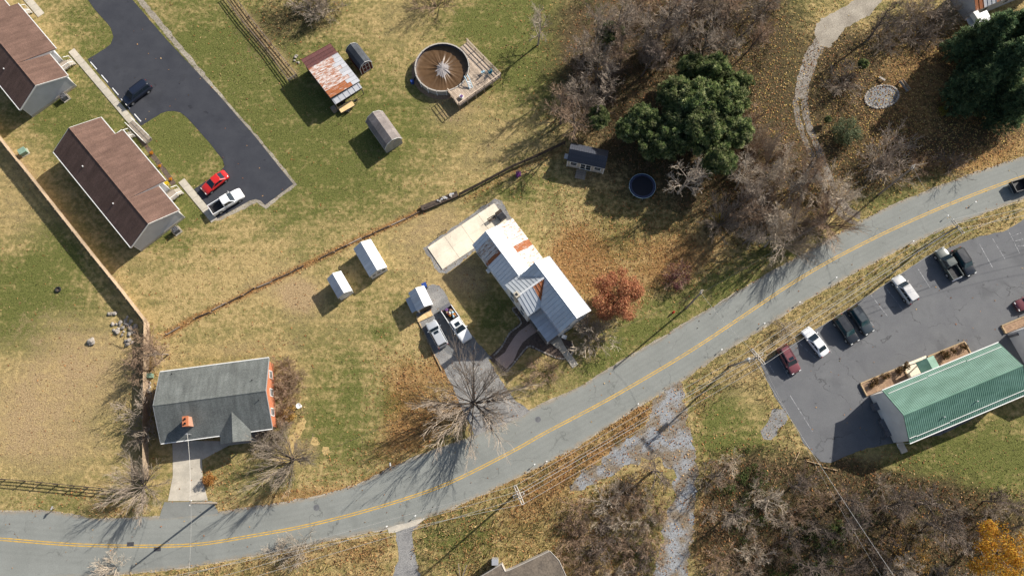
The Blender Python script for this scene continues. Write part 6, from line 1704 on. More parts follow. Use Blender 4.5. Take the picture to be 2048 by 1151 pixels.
class Tree:
    def __init__(s, seed): s.r = random.Random(seed); s.br = []; s.tips = []
    def grow(s, p, d, ln, rad, lvl, spec):
        r = s.r; k, wob, trop, nch, ang, lrat, f0 = spec[lvl]
        pts = [p.copy()]; rs = [rad]; d = d.normalized(); step = ln / k; nodes = []
        for i in range(k):
            d = (d + Vector((r.gauss(0, wob), r.gauss(0, wob), r.gauss(0, wob))) + Vector((0, 0, trop))).normalized()
            p = p + d * step; pts.append(p.copy()); rs.append(max(.006, rad * (1 - .75 * (i + 1) / k))); nodes.append((p.copy(), d.copy(), rs[-1]))
        s.br.append((lvl, pts, rs))
        if lvl + 1 < len(spec):
            n = max(1, int(round(nch * r.uniform(.8, 1.2))))
            for j in range(n):
                f = f0 + (1 - f0) * (j + r.random()) / n
                idx = min(k - 1e-3, f * k); i0 = int(idx); a = pts[i0].lerp(pts[i0 + 1], idx - i0)
                dd = nodes[i0][1]; perp = dd.cross(Vector((r.gauss(0, 1), r.gauss(0, 1), r.gauss(0, 1))))
                if perp.length < 1e-3: perp = Vector((1, 0, 0))
                perp.normalize(); th = math.radians(ang * r.uniform(.65, 1.3))
                nd = dd * math.cos(th) + perp * math.sin(th)
                s.grow(a, nd, ln * lrat * r.uniform(.7, 1.25) * (1.15 - .45 * f), rs[i0] * .62, lvl + 1, spec)
        else: s.tips.append(pts[-1])
    def meshes(s, split, tr_min=.011):
        out = []
        for sel, nm in ((lambda l: l < split, 'trunk'), (lambda l: l >= split, 'crown')):
            v = []; f = []
            for (lvl, pts, rs) in s.br:
                if not sel(lvl): continue
                n = 7 if lvl == 0 else (5 if lvl == 1 else 3); b = len(v)
                for i, p in enumerate(pts):
                    a = pts[max(0, i - 1)]; c = pts[min(len(pts) - 1, i + 1)]; d = (c - a).normalized()
                    u = d.cross(Vector((.3, .9, .31))); u.normalize(); w = d.cross(u); rr = max(tr_min, rs[i])
                    for q in range(n):
                        t = 2 * math.pi * q / n; o = p + u * (math.cos(t) * rr) + w * (math.sin(t) * rr); v.append((o.x, o.y, o.z))
                for i in range(len(pts) - 1):
                    for q in range(n):
                        q2 = (q + 1) % n; f.append((b + i * n + q, b + (i + 1) * n + q, b + (i + 1) * n + q2, b + i * n + q2))
            me = bpy.data.meshes.new(nm); me.from_pydata(v, [], f); me.update(); out.append(me)
        return out
# spec per level: segments, wobble, tropism, children, angle, child length ratio, first child fraction
SPEC = {
 'oak':  [(5, .07, .05, 9, 58, .62, .30), (5, .13, .05, 8, 45, .52, .25), (4, .16, .04, 8, 42, .50, .2), (3, .2, .02, 0, 0, 0, 0)],
 'tall': [(6, .05, .08, 13, 50, .42, .28), (4, .12, .08, 9, 42, .52, .2), (3, .16, .05, 8, 40, .5, .15), (2, .2, .02, 0, 0, 0, 0)],
 'whip': [(3, .05, .05, 27, 56, 4.4, .3), (6, .04, .035, 11, 24, .38, .2), (3, .07, .03, 7, 24, .5, .15), (2, .1, .02, 0, 0, 0, 0)],
}
def bare_variant(style, seed, H, twig):
    t = Tree(seed)
    if style == 'shrub':
        for k in range(11):
            a = t.r.random() * 6.28; el = t.r.uniform(.35, 1.25)
            t.grow(Vector((.15 * math.cos(a), .15 * math.sin(a), 0)), Vector((math.cos(a) * math.cos(el), math.sin(a) * math.cos(el), math.sin(el))), H * t.r.uniform(.75, 1.1), .03, 0, [(4, .12, .06, 7, 36, .5, .15), (3, .16, .04, 6, 38, .55, .1), (2, .2, .02, 0, 0, 0, 0)])
        a, b = t.meshes(1, .013)
    else:
        tl = {'oak': .62, 'tall': .86, 'whip': .16}[style] * H
        t.grow(Vector((0, 0, -.1)), Vector((t.r.gauss(0, .05), t.r.gauss(0, .05), 1)), tl, H * (.022 if style != 'whip' else .019), 0, SPEC[style])
        a, b = t.meshes(2, .016 if style != 'whip' else .012)
    a.materials.append(MT['bark' if style != 'shrub' else twig]); b.materials.append(MT[twig])
    return a, b
VAR = {}
for st, seeds, H in (('oak', (1, 2), 10), ('tall', (3, 4, 5), 10), ('whip', (6, 7), 10), ('shrub', (8, 9, 10), 2.4)):
    for sd in seeds:
        a, b = bare_variant(st, sd, H, 'twig_grey'); VAR.setdefault(st, []).append((a, b, H))
_tint = {}
def tinted(me, mat):
    k = (me.name, mat)
    if k not in _tint:
        c = me.copy(); c.materials.clear(); c.materials.append(MT[mat]); _tint[k] = c
    return _tint[k]
def bare(style, loc, H, label, twig='twig_grey', cat='tree', grp=None, name=None, wide=1.0, var=None):
    a, b, H0 = (VAR[style][var] if var is not None else random.choice(VAR[style]))
    t = thing(name or ('bare_shrub' if style == 'shrub' else 'bare_tree'), label, cat, (loc.x, loc.y, 0), random.random() * 6.28, grp)
    s = H / H0; t.scale = (s * wide, s * wide, s)
    tw = b if twig == 'twig_grey' else tinted(b, twig)
    st_ = a if style != 'shrub' else (a if twig == 'twig_grey' else tinted(a, twig))
    if twig == 'twig_pale' and style != 'shrub': st_ = tinted(a, 'twig_pale')
    o = bpy.data.objects.new('trunk' if style != 'shrub' else 'stems', st_); COL.objects.link(o); o.parent = t
    o = bpy.data.objects.new('crown' if style != 'shrub' else 'twigs', tw); COL.objects.link(o); o.parent = t
    return t
def quad_cloud(name, cen, du, dv, col, mat):
    """one quad per centre: cen +- du +- dv, coloured per quad"""
    n = len(cen); v = np.empty((n, 4, 3)); v[:, 0] = cen - du - dv; v[:, 1] = cen + du - dv; v[:, 2] = cen + du + dv; v[:, 3] = cen - du + dv
    me = np_mesh(name, v.reshape(-1, 3), np.arange(n * 4).reshape(n, 4))
    a = me.color_attributes.new('col', 'FLOAT_COLOR', 'POINT'); c = np.ones((n, 4, 4)); c[:, :, :3] = col[:, None, :]; a.data.foreach_set('color', c.astype(np.float32).ravel())
    me.materials.append(mat); return me
def unit(v): return v / np.maximum(1e-6, np.linalg.norm(v, axis=1, keepdims=True))
def leaf_cloud(name, seed, lobes, per, size, palette, aspect=.6, up=.5, shell=.55):
    """leaves gathered in clumps on and in a set of lobes (x,y,z,r)"""
    g = np.random.default_rng(seed); C = []; D = []
    for (x, y, z, r) in lobes:
        d = unit(g.normal(size=(per, 3))); rr = r * (shell + (1 - shell) * g.random((per, 1)) ** .5) * (1 + .18 * g.normal(size=(per, 1)))
        C.append(np.array([x, y, z]) + d * rr); D.append(d)
    C = np.concatenate(C); D = np.concatenate(D); keep = C[:, 2] > .05; C, D = C[keep], D[keep]; n = len(C)
    nn = unit(D * .6 + np.array([0, 0, up]) + g.normal(size=(n, 3)) * .6)
    t1 = unit(np.cross(nn, g.normal(size=(n, 3)))); t2 = np.cross(nn, t1); s = size * g.uniform(.6, 1.3, (n, 1))
    pal = np.array(palette); col = pal[g.integers(0, len(pal), n)] * g.uniform(.75, 1.25, (n, 1))
    return quad_cloud(name, C, t1 * s, t2 * s * aspect, col, MT['leafcol'])
def needle_cloud(name, seed, lobes, tufts, blades, ln, palette, width=.05, droop=.1):
    g = np.random.default_rng(seed); C = []; DU = []; DV = []; K = []; pal = np.array(palette)
    for (x, y, z, r) in lobes:
        d = unit(g.normal(size=(tufts, 3)) + np.array([0, 0, .35])); base = np.array([x, y, z]) + d * r * g.uniform(.55, 1.08, (tufts, 1))
        tc = pal[g.integers(0, len(pal), tufts)] * g.uniform(.7, 1.3, (tufts, 1)) * g.uniform(.6, 1.35)
        for b in range(blades):
            bd = unit(d * .9 + g.normal(size=(tufts, 3)) * .75 + np.array([0, 0, .25 - droop])); L = ln * g.uniform(.6, 1.25, (tufts, 1))
            c = base + bd * L * .5; sd = unit(np.cross(bd, g.normal(size=(tufts, 3))))
            C.append(c); DU.append(bd * L * .5); DV.append(sd * width * g.uniform(.7, 1.4, (tufts, 1))); K.append(tc * g.uniform(.8, 1.2, (tufts, 1)))
    C, DU, DV, K = map(np.concatenate, (C, DU, DV, K)); keep = C[:, 2] > .1
    return quad_cloud(name, C[keep], DU[keep], DV[keep], K[keep], MT['leafcol'])
def lobes_round(seed, R_, zc, n, rl, flat=.8):
    g = random.Random(seed); out = []
    for k in range(n):
        while True:
            p = Vector((g.uniform(-1, 1), g.uniform(-1, 1), g.uniform(-1, 1)))
            if .25 < p.length < 1: break
        p = p * (R_ - rl * .6); out.append((p.x, p.y, zc + p.z * flat, rl * g.uniform(.65, 1.25)))
    return out
def trunk_mesh(seed, H, r, limbs, spread):
    g = random.Random(seed); m = MB(); m.tube([(0, 0, -.1), (.05, .02, H * .5), (0, .05, H * .92)], [r, r * .7, r * .25], 8)
    for k in range(limbs):
        z = H * g.uniform(.25, .85); a = g.random() * 6.28; L = spread * g.uniform(.5, .95) * (1.1 - .5 * z / H)
        m.tube([(0, 0, z), (math.cos(a) * L * .5, math.sin(a) * L * .5, z + L * .15), (math.cos(a) * L, math.sin(a) * L, z + L * .35)], [r * .35, r * .22, r * .08], 5)
    me = m.mesh('trunk'); me.materials.append(MT['bark']); return me
def leafy(name, label, loc, trunk, crown, s=1.0, cat='tree', grp=None, rz=None, twigs=None):
    t = thing(name, label, cat, (loc.x, loc.y, 0), random.random() * 6.28 if rz is None else rz, grp); t.scale = (s, s, s)
    for nm, me in (('trunk', trunk), ('crown', crown), ('twigs', twigs)):
        if me is None: continue
        o = bpy.data.objects.new(nm, me); COL.objects.link(o); o.parent = t
    return t
def C(px, py, hc):
    p = G(px, py, hc); p.z = 0; return p

# single bare trees
bare('whip', G(950, 806), 12.5, 'big leafless tree at the mouth of the farm gravel drive', 'twig_grey', var=0, wide=1.05)
bare('whip', G(590, 918), 9.5, 'leafless tree on the yellow mulch by the brick house', 'twig_grey', var=1, wide=.9)
bare('whip', G(292, 972), 7.2, 'leafless tree at the paddock fence end beside the concrete drive', 'twig_grey', var=0, wide=1.05)
bare('oak', G(1076, 90), 11.5, 'lone leafless tree on the bright green lawn', 'twig_pale', var=0, wide=.72)
bare('tall', C(318, 702, 3), 7.0, 'leafless brown tree at the kink of the plank fence', 'twig_brown', var=0, wide=.9)
bare('shrub', C(300, 690, 1), 3.4, 'leafless brown shrub next to the rubble heap', 'twig_brown', 'shrub')
bare('shrub', C(276, 742, 1), 3.2, 'leafless shrub in the shadow of the plank fence', 'twig_brown', 'shrub')
bare('shrub', C(285, 832, 2), 4.2, 'grey leafless shrub between plank fence and brick house', 'twig_grey', 'shrub')
bare('shrub', C(283, 858, 1), 2.8, 'smaller grey leafless shrub by the fence below the brick house corner', 'twig_grey', 'shrub')
bare('oak', G(1738, 78), 12.0, 'dark leafless tree over the pale gravel turnaround', 'twig_dark', var=1, wide=.8)
bare('oak', C(1376, 352, 7), 12.0, 'pale-limbed leafless tree standing over the trampoline', 'twig_pale', var=0, wide=.85)
bare('oak', G(1302, 944), 9.5, 'dark leafless tree on the gravel lane bend', 'twig_dark', var=1, wide=.9)
bare('oak', C(1880, 1010, 6), 10.0, 'dark spreading leafless tree at the edge of the olive lawn', 'twig_dark', var=0)
bare('oak', C(1640, 1060, 4), 8.0, 'leafless tree in the dark thicket under the pale wire', 'twig_dark', var=1)
def fill(poly, n, mind, fn, seed):
    g = random.Random(seed); xs = [p[0] for p in poly]; ys = [p[1] for p in poly]; pts = []; tries = 0
    while len(pts) < n and tries < 6000:
        tries += 1; x, y = g.uniform(min(xs), max(xs)), g.uniform(min(ys), max(ys))
        if not pip(np.array([x]), np.array([y]), poly)[0]: continue
        if any((x - a) ** 2 + (y - b) ** 2 < mind ** 2 for a, b in pts): continue
        pts.append((x, y)); fn(x, y, g)
WOOD_A = [(1150, 110), (1230, 25), (1300, -10), (1560, -10), (1530, 70), (1490, 110), (1440, 105), (1380, 90), (1300, 130), (1245, 150), (1215, 225), (1150, 245), (1125, 215)]
fill(WOOD_A, 26, 34, lambda x, y, g: bare('tall' if g.random() < .75 else 'oak', C(x, y, 6), g.uniform(8, 11.5), 'leafless tree in the thicket behind the evergreens', g.choice(['twig_grey', 'twig_brown', 'twig_grey', 'twig_dark']), grp='leafless thicket behind the evergreens', wide=g.uniform(.75, 1.0)), 5)
fill(WOOD_A, 24, 30, lambda x, y, g: bare('shrub', C(x, y, 1), g.uniform(2.0, 3.4), 'leafless bush in the undergrowth behind the evergreens', g.choice(['twig_grey', 'twig_brown', 'twig_dark']), 'shrub', 'undergrowth behind the evergreens'), 6)
WOOD_B = [(1485, 235), (1550, 235), (1615, 330), (1690, 380), (1705, 425), (1600, 478), (1520, 478), (1450, 440), (1485, 330)]
fill(WOOD_B, 22, 30, lambda x, y, g: bare('tall' if g.random() < .6 else 'whip', C(x, y, 5), g.uniform(7, 10), 'leafless tree in the pale grove between track and road', g.choice(['twig_pale', 'twig_grey', 'twig_pale', 'twig_brown']), grp='pale grove above the road', wide=g.uniform(.75, 1.0)), 7)
fill(WOOD_B, 14, 30, lambda x, y, g: bare('shrub', C(x, y, 1), g.uniform(2.0, 3.5), 'leafless bush under the pale grove', g.choice(['twig_pale', 'twig_brown']), 'shrub', 'bushes under the pale grove'), 8)
WOOD_C = [(1405, 935), (1500, 900), (1570, 920), (1640, 960), (1760, 955), (1840, 1000), (1960, 1005), (2060, 985), (2060, 1160), (1400, 1160)]
fill(WOOD_C, 15, 60, lambda x, y, g: bare('tall' if g.random() < .6 else 'oak', C(x, y, 4), g.uniform(5, 8.5), 'leafless tree in the dark thicket below the olive lawn', g.choice(['twig_dark', 'twig_grey', 'twig_brown', 'twig_dark'] if x > 1560 else ['twig_brown', 'twig_pale', 'twig_grey']), grp='dark thicket below the lot', wide=g.uniform(.8, 1.1)), 9)
fill(WOOD_C, 42, 34, lambda x, y, g: bare('shrub', C(x, y, 1), g.uniform(1.4, 2.7), 'leafless bush in the dark thicket below the olive lawn', g.choice(['twig_dark', 'twig_brown', 'twig_grey'] if x > 1560 else ['twig_brown', 'twig_pale', 'twig_grey']), 'shrub', 'bushes in the dark thicket'), 10)
WOOD_D = [(1135, 1010), (1210, 985), (1265, 965), (1320, 1000), (1325, 1040), (1305, 1100), (1290, 1160), (1130, 1160), (1110, 1110)]
fill(WOOD_D, 34, 22, lambda x, y, g: bare('shrub', C(x, y, .8), g.uniform(1.5, 2.8), 'brown leafless bush in the scrub beside the gravel lane', g.choice(['twig_brown', 'twig_pale', 'twig_brown', 'twig_dark']), 'shrub', 'scrub beside the gravel lane'), 11)
BR_E = [(1745, 60), (1800, 20), (1930, 15), (1935, 55), (1860, 80), (1780, 95)]
fill(BR_E, 9, 26, lambda x, y, g: bare('shrub', C(x, y, 1.5), g.uniform(2.5, 4), 'leafless bush in the brush between gravel turnaround and cottage', 'twig_grey', 'shrub', 'brush by the cottage'), 12)
for (x, y, h, w_, lb) in [(1690, 165, 3.6, 'twig_grey', 'purple-grey leafless bush beside the wheel track'), (1700, 150, 3.0, 'twig_dark', 'dark leafless bush next to the small dark evergreen'), (1785, 292, 3.6, 'twig_grey', 'grey leafless bush below the oval pond'), (1770, 340, 4.2, 'twig_grey', 'grey leafless bush at the wood edge utility pole'), (1752, 318, 3.2, 'twig_pale', 'pale leafless bush near the rounded green shrub'), (1905, 330, 3.0, 'twig_dark', 'dark leafless bush on the bank above the road'), (1850, 330, 2.6, 'twig_brown', 'brown leafless bush on the bank above the road'),
                          (600, 1098, 3.0, 'twig_pale', 'tan twiggy bush overhanging the lower road edge'), (560, 1108, 2.4, 'twig_pale', 'smaller tan twiggy bush at the lower road edge'), (226, 1135, 2.6, 'twig_pale', 'tan bush at the road edge below the drain grates'), (1572, 655, 2.0, 'twig_pale', 'pale seedy bush beside the lot under the wires'), (615, 18, 4.0, 'twig_grey', 'grey leafless bush beyond the garden strip'), (650, 6, 3.6, 'twig_grey', 'grey leafless bush farther from the garden strip'), (874, 8, 4.2, 'twig_brown', 'brown leafless bush near the pool lawn'), (640, 28, 2.8, 'twig_pale', 'pale leafless bush above the rusty barn')]:
    bare('shrub', C(x, y, 1), h, lb, w_, 'shrub')
for k, (x, y, h) in enumerate([(560, 735, 2.0), (578, 748, 2.3), (566, 770, 2.2), (585, 775, 2.0), (565, 800, 2.2), (583, 812, 1.8), (566, 830, 2.0), (592, 752, 1.6)]):
    bare('shrub', C(x, y, .8), h, 'brown leafless shrub in the bed along the brick gable', 'twig_brown', 'shrub', 'shrubs along the brick gable')
for k, (x, y, h) in enumerate([(512, 882, 2.0), (535, 870, 2.2), (555, 862, 2.4), (525, 895, 1.7), (550, 886, 1.8)]):
    bare('shrub', C(x, y, .8), h, 'grey leafless shrub in front of the brick porch', 'twig_grey', 'shrub', 'shrubs in front of the brick porch')
for k, (x, y, h) in enumerate([(1075, 735, 1.8), (1095, 748, 1.7), (1060, 765, 1.6), (1105, 730, 1.6)]):
    bare('shrub', C(x, y, .6), h, 'brown leafless shrub below the stone-edged porch bed', 'twig_brown', 'shrub', 'shrubs below the porch bed')
bare('shrub', C(1190, 676, 1.5), 4.2, 'pale grey-green shrub at the road end of the farmhouse', 'twig_pale', 'shrub', var=0)
bare('shrub', C(1178, 662, 1), 3.6, 'darker shrub tucked against the farmhouse gable', 'twig_grey', 'shrub', var=1)

# evergreens
PINE = [(.115, .160, .055), (.175, .225, .080), (.25, .29, .115), (.33, .345, .17), (.085, .125, .055)]
DARKP = [(.075, .125, .058), (.115, .170, .075), (.165, .215, .10), (.06, .10, .05)]
EV = []
for sd in (21, 22, 23):
    lb_ = lobes_round(sd, 3.6, 7.0, 80, .62, 1.0)
    EV.append((trunk_mesh(sd, 9.5, .22, 14, 2.8), needle_cloud('crown', sd, lb_, 24, 11, .46, PINE, .042)))
def conifer_lobes(seed, H, R_):
    g = random.Random(seed); out = []
    for k in range(15):
        z = H * (.18 + .8 * k / 15); rr = R_ * (1.05 - z / H) ** .75; n = max(3, int(rr * 3.2))
        for j in range(n):
            a = 6.28 * (j + g.random() * .8) / n
            for f in (.5, .92): out.append((rr * f * math.cos(a) * g.uniform(.85, 1.1), rr * f * math.sin(a) * g.uniform(.85, 1.1), z + g.uniform(-.2, .2) - .25 * f, .55 + .2 * rr / R_))
    return out
DK = []
for sd in (31, 32):
    DK.append((trunk_mesh(sd, 12.5, .26, 18, 3.6), needle_cloud('crown', sd, conifer_lobes(sd, 13, 4.4), 14, 11, .5, DARKP, .042, .2)))
def evergreen(x, y, hc, s, lb, k, grp=None):
    tr_, cr = EV[k % 3]; leafy('evergreen_tree', lb, C(x, y, hc), tr_, cr, s, 'tree', grp)
for k, (x, y, s) in enumerate([(1452, 205, .95), (1405, 262, 1.0), (1340, 285, .8), (1290, 240, .75), (1352, 190, .85), (1425, 145, .85), (1470, 262, .85), (1440, 318, .8), (1305, 292, .7), (1260, 255, .65), (1380, 135, .7), (1475, 170, .7), (1395, 205, 1.05), (1360, 240, .85)]):
    evergreen(x, y, 7 * s, s, 'feathery green evergreen in the dense grove beside the trampoline', k, 'evergreen grove')
evergreen(1195, 235, 4, .55, 'small dark evergreen at the thicket end by the board fence', 1)
evergreen(1225, 60, 5, .6, 'dark evergreen beside the golden straw patch', 2)
for k, (x, y, s) in enumerate([(1975, 75, 1.0), (2010, 130, 1.1), (1955, 170, .85), (2030, 200, .85), (2055, 60, 1.1)]):
    tr_, cr = DK[k % 2]; leafy('conifer_tree', 'dark blue-green conifer in the clump beside the cottage', C(x, y, 7 * s), tr_, cr, s, 'tree', 'dark conifers by the cottage')
SAGE = [(.10, .12, .06), (.13, .15, .075), (.075, .095, .045)]
GS = (trunk_mesh(41, 2.6, .10, 8, 1.6), leaf_cloud('crown', 41, lobes_round(41, 2.4, 1.9, 26, .75, .75), 130, .075, SAGE))
leafy('round_shrub', 'rounded sage green shrub beside the wheel track', C(1692, 262, 2.0), *GS, 1.15, 'shrub')
leafy('round_shrub', 'small dark evergreen shrub near the oval pond', C(1727, 128, 1.8), EV[0][0], EV[0][1], .26, 'shrub')
leafy('round_shrub', 'tiny dark shrub at the end of the wheel track', C(1655, 240, 1), EV[1][0], EV[1][1], .17, 'shrub')
YG = (trunk_mesh(42, 1.4, .05, 6, .8), leaf_cloud('crown', 42, lobes_round(42, 1.3, 1.0, 12, .5, .7), 90, .06, [(.22, .19, .03), (.16, .16, .03), (.28, .20, .03)]))
leafy('round_shrub', 'yellow-green bush at the foot of the pale grove', C(1432, 435, 1), *YG, 1.0, 'shrub')
leafy('round_shrub', 'yellow-green bush under the dark conifers', C(1908, 208, 1), *YG, 1.3, 'shrub')
leafy('round_shrub', 'yellowing bush beside the dark picnic table by the conifers', C(1888, 222, 1), *YG, .8, 'shrub')
RED = [(.40, .165, .08), (.34, .125, .065), (.46, .22, .115), (.28, .10, .055), (.42, .23, .10)]
leafy('red_maple', 'round rust-orange tree in full autumn leaf beside the farmhouse', C(1238, 592, 3.6), trunk_mesh(51, 5.2, .18, 16, 3.2), leaf_cloud('crown', 51, lobes_round(51, 4.5, 3.7, 70, .95, .66), 300, .078, RED), 1.0, 'tree', twigs=tinted(VAR['shrub'][0][1], 'twig_dark'))
MAR = [(.14, .050, .055), (.19, .075, .075), (.11, .042, .048)]
leafy('maroon_shrub', 'low dark maroon shrub between the orange tree and the pole', C(1356, 552, 1.2), trunk_mesh(52, 1.8, .08, 10, 1.8), leaf_cloud('crown', 52, lobes_round(52, 2.7, 1.3, 30, .7, .4), 70, .06, MAR), 1.0, 'shrub', twigs=tinted(VAR['shrub'][1][1], 'twig_brown'))
ORG = [(.42, .20, .02), (.48, .27, .025), (.36, .14, .015), (.40, .24, .03)]
leafy('orange_maple', 'bright orange and yellow tree at the edge of the dark thicket', C(2000, 1105, 7), trunk_mesh(53, 9, .24, 16, 4.2), leaf_cloud('crown', 53, lobes_round(53, 5.0, 7.2, 48, .95, .6), 120, .095, ORG), 1.0)
leafy('orange_maple', 'thin ochre-leaved sapling in the dark thicket', C(1828, 1105, 4), trunk_mesh(54, 5, .12, 12, 2.6), leaf_cloud('crown', 54, lobes_round(54, 3.2, 4.0, 22, .8, .7), 26, .08, [(.30, .16, .03), (.24, .13, .03)]), 1.0)
MUM = leaf_cloud('flowers', 61, lobes_round(61, .42, .42, 12, .2, .8), 60, .035, [(.62, .46, .02), (.70, .55, .04), (.50, .36, .02)])
MUMO = leaf_cloud('flowers', 62, lobes_round(62, .36, .34, 10, .18, .8), 60, .035, [(.55, .22, .02), (.45, .15, .02), (.62, .30, .03)])
for (x, y, me, s, lb) in [(333, 371, MUM, 1.45, 'big yellow chrysanthemum on the rancher porch step'), (305, 307, MUMO, 1.0, 'orange chrysanthemum at the far end of the rancher flower bed'), (321, 333, MUMO, .9, 'orange chrysanthemum in the middle of the rancher flower bed'), (343, 359, MUMO, .9, 'orange chrysanthemum at the porch end of the rancher flower bed')]:
    t = thing('chrysanthemum', lb, 'flower', G(x, y), 0); t.scale = (s, s, s)
    o = bpy.data.objects.new('flowers', me); COL.objects.link(o); o.parent = t
    MB().lathe([(.12, 0), (.16, .22), (.13, .22), (.10, .05)], 10).build('pot', MT['black'], t)
leafy('orange_shrub', 'round orange bush at the corner of the concrete drive', C(419, 958, .6), trunk_mesh(63, .9, .05, 6, .6), leaf_cloud('crown', 63, lobes_round(63, 1.15, .8, 14, .45, .7), 90, .06, [(.36, .16, .04), (.42, .22, .06), (.28, .12, .04)]), 1.0, 'shrub')
leafy('orange_shrub', 'low golden bush at the foot of the brick gable', C(578, 826, .5), trunk_mesh(64, .8, .04, 6, .6), leaf_cloud('crown', 64, lobes_round(64, 1.3, .6, 14, .45, .5), 70, .06, [(.36, .22, .06), (.44, .28, .09)]), 1.1, 'shrub')
sheet('flower_bed', [(262, 258), (268, 254), (346, 356), (352, 366), (344, 372), (336, 360)], .010, 'mulch', .1, 25.0)
PLANT = leaf_cloud('leaves', 65, lobes_round(65, .55, .4, 8, .25, .7), 60, .05, [(.10, .05, .02), (.16, .08, .03), (.07, .06, .02)])
for (x, y, s, grp, lb) in [(1748, 762, 1.2, 'plants in the left planter', 0), (1770, 752, 1.3, '', 0), (1796, 740, 1.2, '', 0), (1810, 733, 1.3, '', 0), (1742, 771, 1.0, '', 0), (1890, 712, 1.3, '', 1), (1905, 702, 1.0, '', 1), (1925, 694, 1.2, '', 1), (1882, 706, .9, '', 1)]:
    t = thing('withered_plant', ['withered brown plant in the planter at the open end of the shop', 'withered brown plant in the planter by the annex end of the shop'][lb], 'plant', G(x, y, .3), random.random() * 6, ['plants in the open end planter', 'plants in the annex end planter'][lb]); t.scale = (s, s, s)
    o = bpy.data.objects.new('leaves', PLANT); COL.objects.link(o); o.parent = t

# ------------------------------------------------------------------ grass, weeds and fallen leaves (nobody could count them)
PAVED = [ROAD_UP + ROAD_LO[::-1], LOT, DRIVE_NEW, FARM_DRIVE, PATIO, BRICK_DRIVE, APRON, LANE_W, LANE_S, GRAVEL_TR, [(136, 104), (148, 97), (272, 240), (258, 248)], [(45, -5), (62, -12), (92, 26), (78, 36)], [(356, 366), (370, 356), (436, 436), (424, 446)], [(1110, 684), (1122, 672), (1158, 727), (1144, 738)],
         [(110, 303), (207, 236), (370, 430), (275, 498)], [(-60, 90), (40, 0), (150, 165), (60, 230)], [(318, 735), (545, 712), (545, 856), (322, 888)], [(945, 487), (1022, 437), (1182, 618), (1098, 685), (1057, 632)], [(603, 122), (650, 85), (712, 150), (666, 202)], [(975, 715), (1020, 662), (1042, 643), (1098, 684), (1118, 672), (1146, 684), (1130, 718), (1057, 694), (1012, 745)], [(1722, 770), (1950, 676), (2048, 725), (1780, 886)],
         [(829, 110), (860, 82), (935, 84), (1001, 153), (918, 212), (850, 190), (826, 150)]]
def free(X, Y):
    px, py = to_px(X, Y); ok = np.ones(X.shape, bool)
    for p in PAVED: ok &= ~pip(px, py, p)
    return ok, px, py
def scatter(n, x0, x1, y0, y1, g): return g.uniform(x0, x1, n), g.uniform(y0, y1, n)
g = np.random.default_rng(3)
# lawn tufts share the ground's own paint
X, Y = scatter(230000, -92, 92, -18, 86, g); ok, px, py = free(X, Y); X, Y = X[ok], Y[ok]
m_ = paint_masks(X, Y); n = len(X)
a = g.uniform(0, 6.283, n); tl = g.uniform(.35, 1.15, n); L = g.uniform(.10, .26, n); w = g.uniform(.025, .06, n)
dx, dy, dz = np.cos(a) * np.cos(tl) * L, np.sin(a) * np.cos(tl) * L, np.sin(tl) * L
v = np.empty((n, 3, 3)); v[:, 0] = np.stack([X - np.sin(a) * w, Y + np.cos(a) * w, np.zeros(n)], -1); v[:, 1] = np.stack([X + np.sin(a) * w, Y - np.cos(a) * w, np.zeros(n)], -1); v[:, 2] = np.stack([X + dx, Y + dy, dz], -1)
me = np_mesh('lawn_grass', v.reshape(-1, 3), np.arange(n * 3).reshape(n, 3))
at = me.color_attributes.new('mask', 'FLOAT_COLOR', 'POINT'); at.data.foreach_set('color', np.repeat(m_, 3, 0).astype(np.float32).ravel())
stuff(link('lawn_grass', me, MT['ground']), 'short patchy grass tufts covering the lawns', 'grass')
# fallen leaves
X, Y = scatter(420000, -92, 92, -18, 86, g); m_ = paint_masks(X, Y)
pr = np.clip(m_[:, 1] * 1.0 - .05, 0, 1) * .55 + m_[:, 3] * .22 + .010
ok, px, py = free(X, Y); ok = (ok & (g.random(len(X)) < pr)) | (g.random(len(X)) < .0035) | (pip(px, py, LANE_W) & (g.random(len(X)) < .18)) | (pip(px, py, FARM_DRIVE) & (g.random(len(X)) < .03)); X, Y, px, py = X[ok], Y[ok], px[ok], py[ok]; n = len(X)
s = g.uniform(.05, .105, n)[:, None]; nn = unit(g.normal(size=(n, 3)) * .45 + np.array([0, 0, 1.0])); t1 = unit(np.cross(nn, g.normal(size=(n, 3)))); t2 = np.cross(nn, t1)
pal = np.array([(.30, .13, .045), (.22, .085, .03), (.36, .20, .08), (.26, .15, .07), (.17, .08, .035), (.40, .27, .13)])
col = pal[g.integers(0, len(pal), n)] * g.uniform(.7, 1.25, (n, 1))
yel = (px > 1440) & (py < 520) & (g.random(n) < .35); col[yel] = np.array([.46, .32, .10]) * g.uniform(.7, 1.2, (yel.sum(), 1))
stuff(link('fallen_leaves', quad_cloud('fallen_leaves', np.stack([X, Y, g.uniform(.05, .10, n)], -1), t1 * s, t2 * s * .75, col, MT['groundleaf']), None), 'brown and orange fallen leaves strewn over the ground', 'leaves')
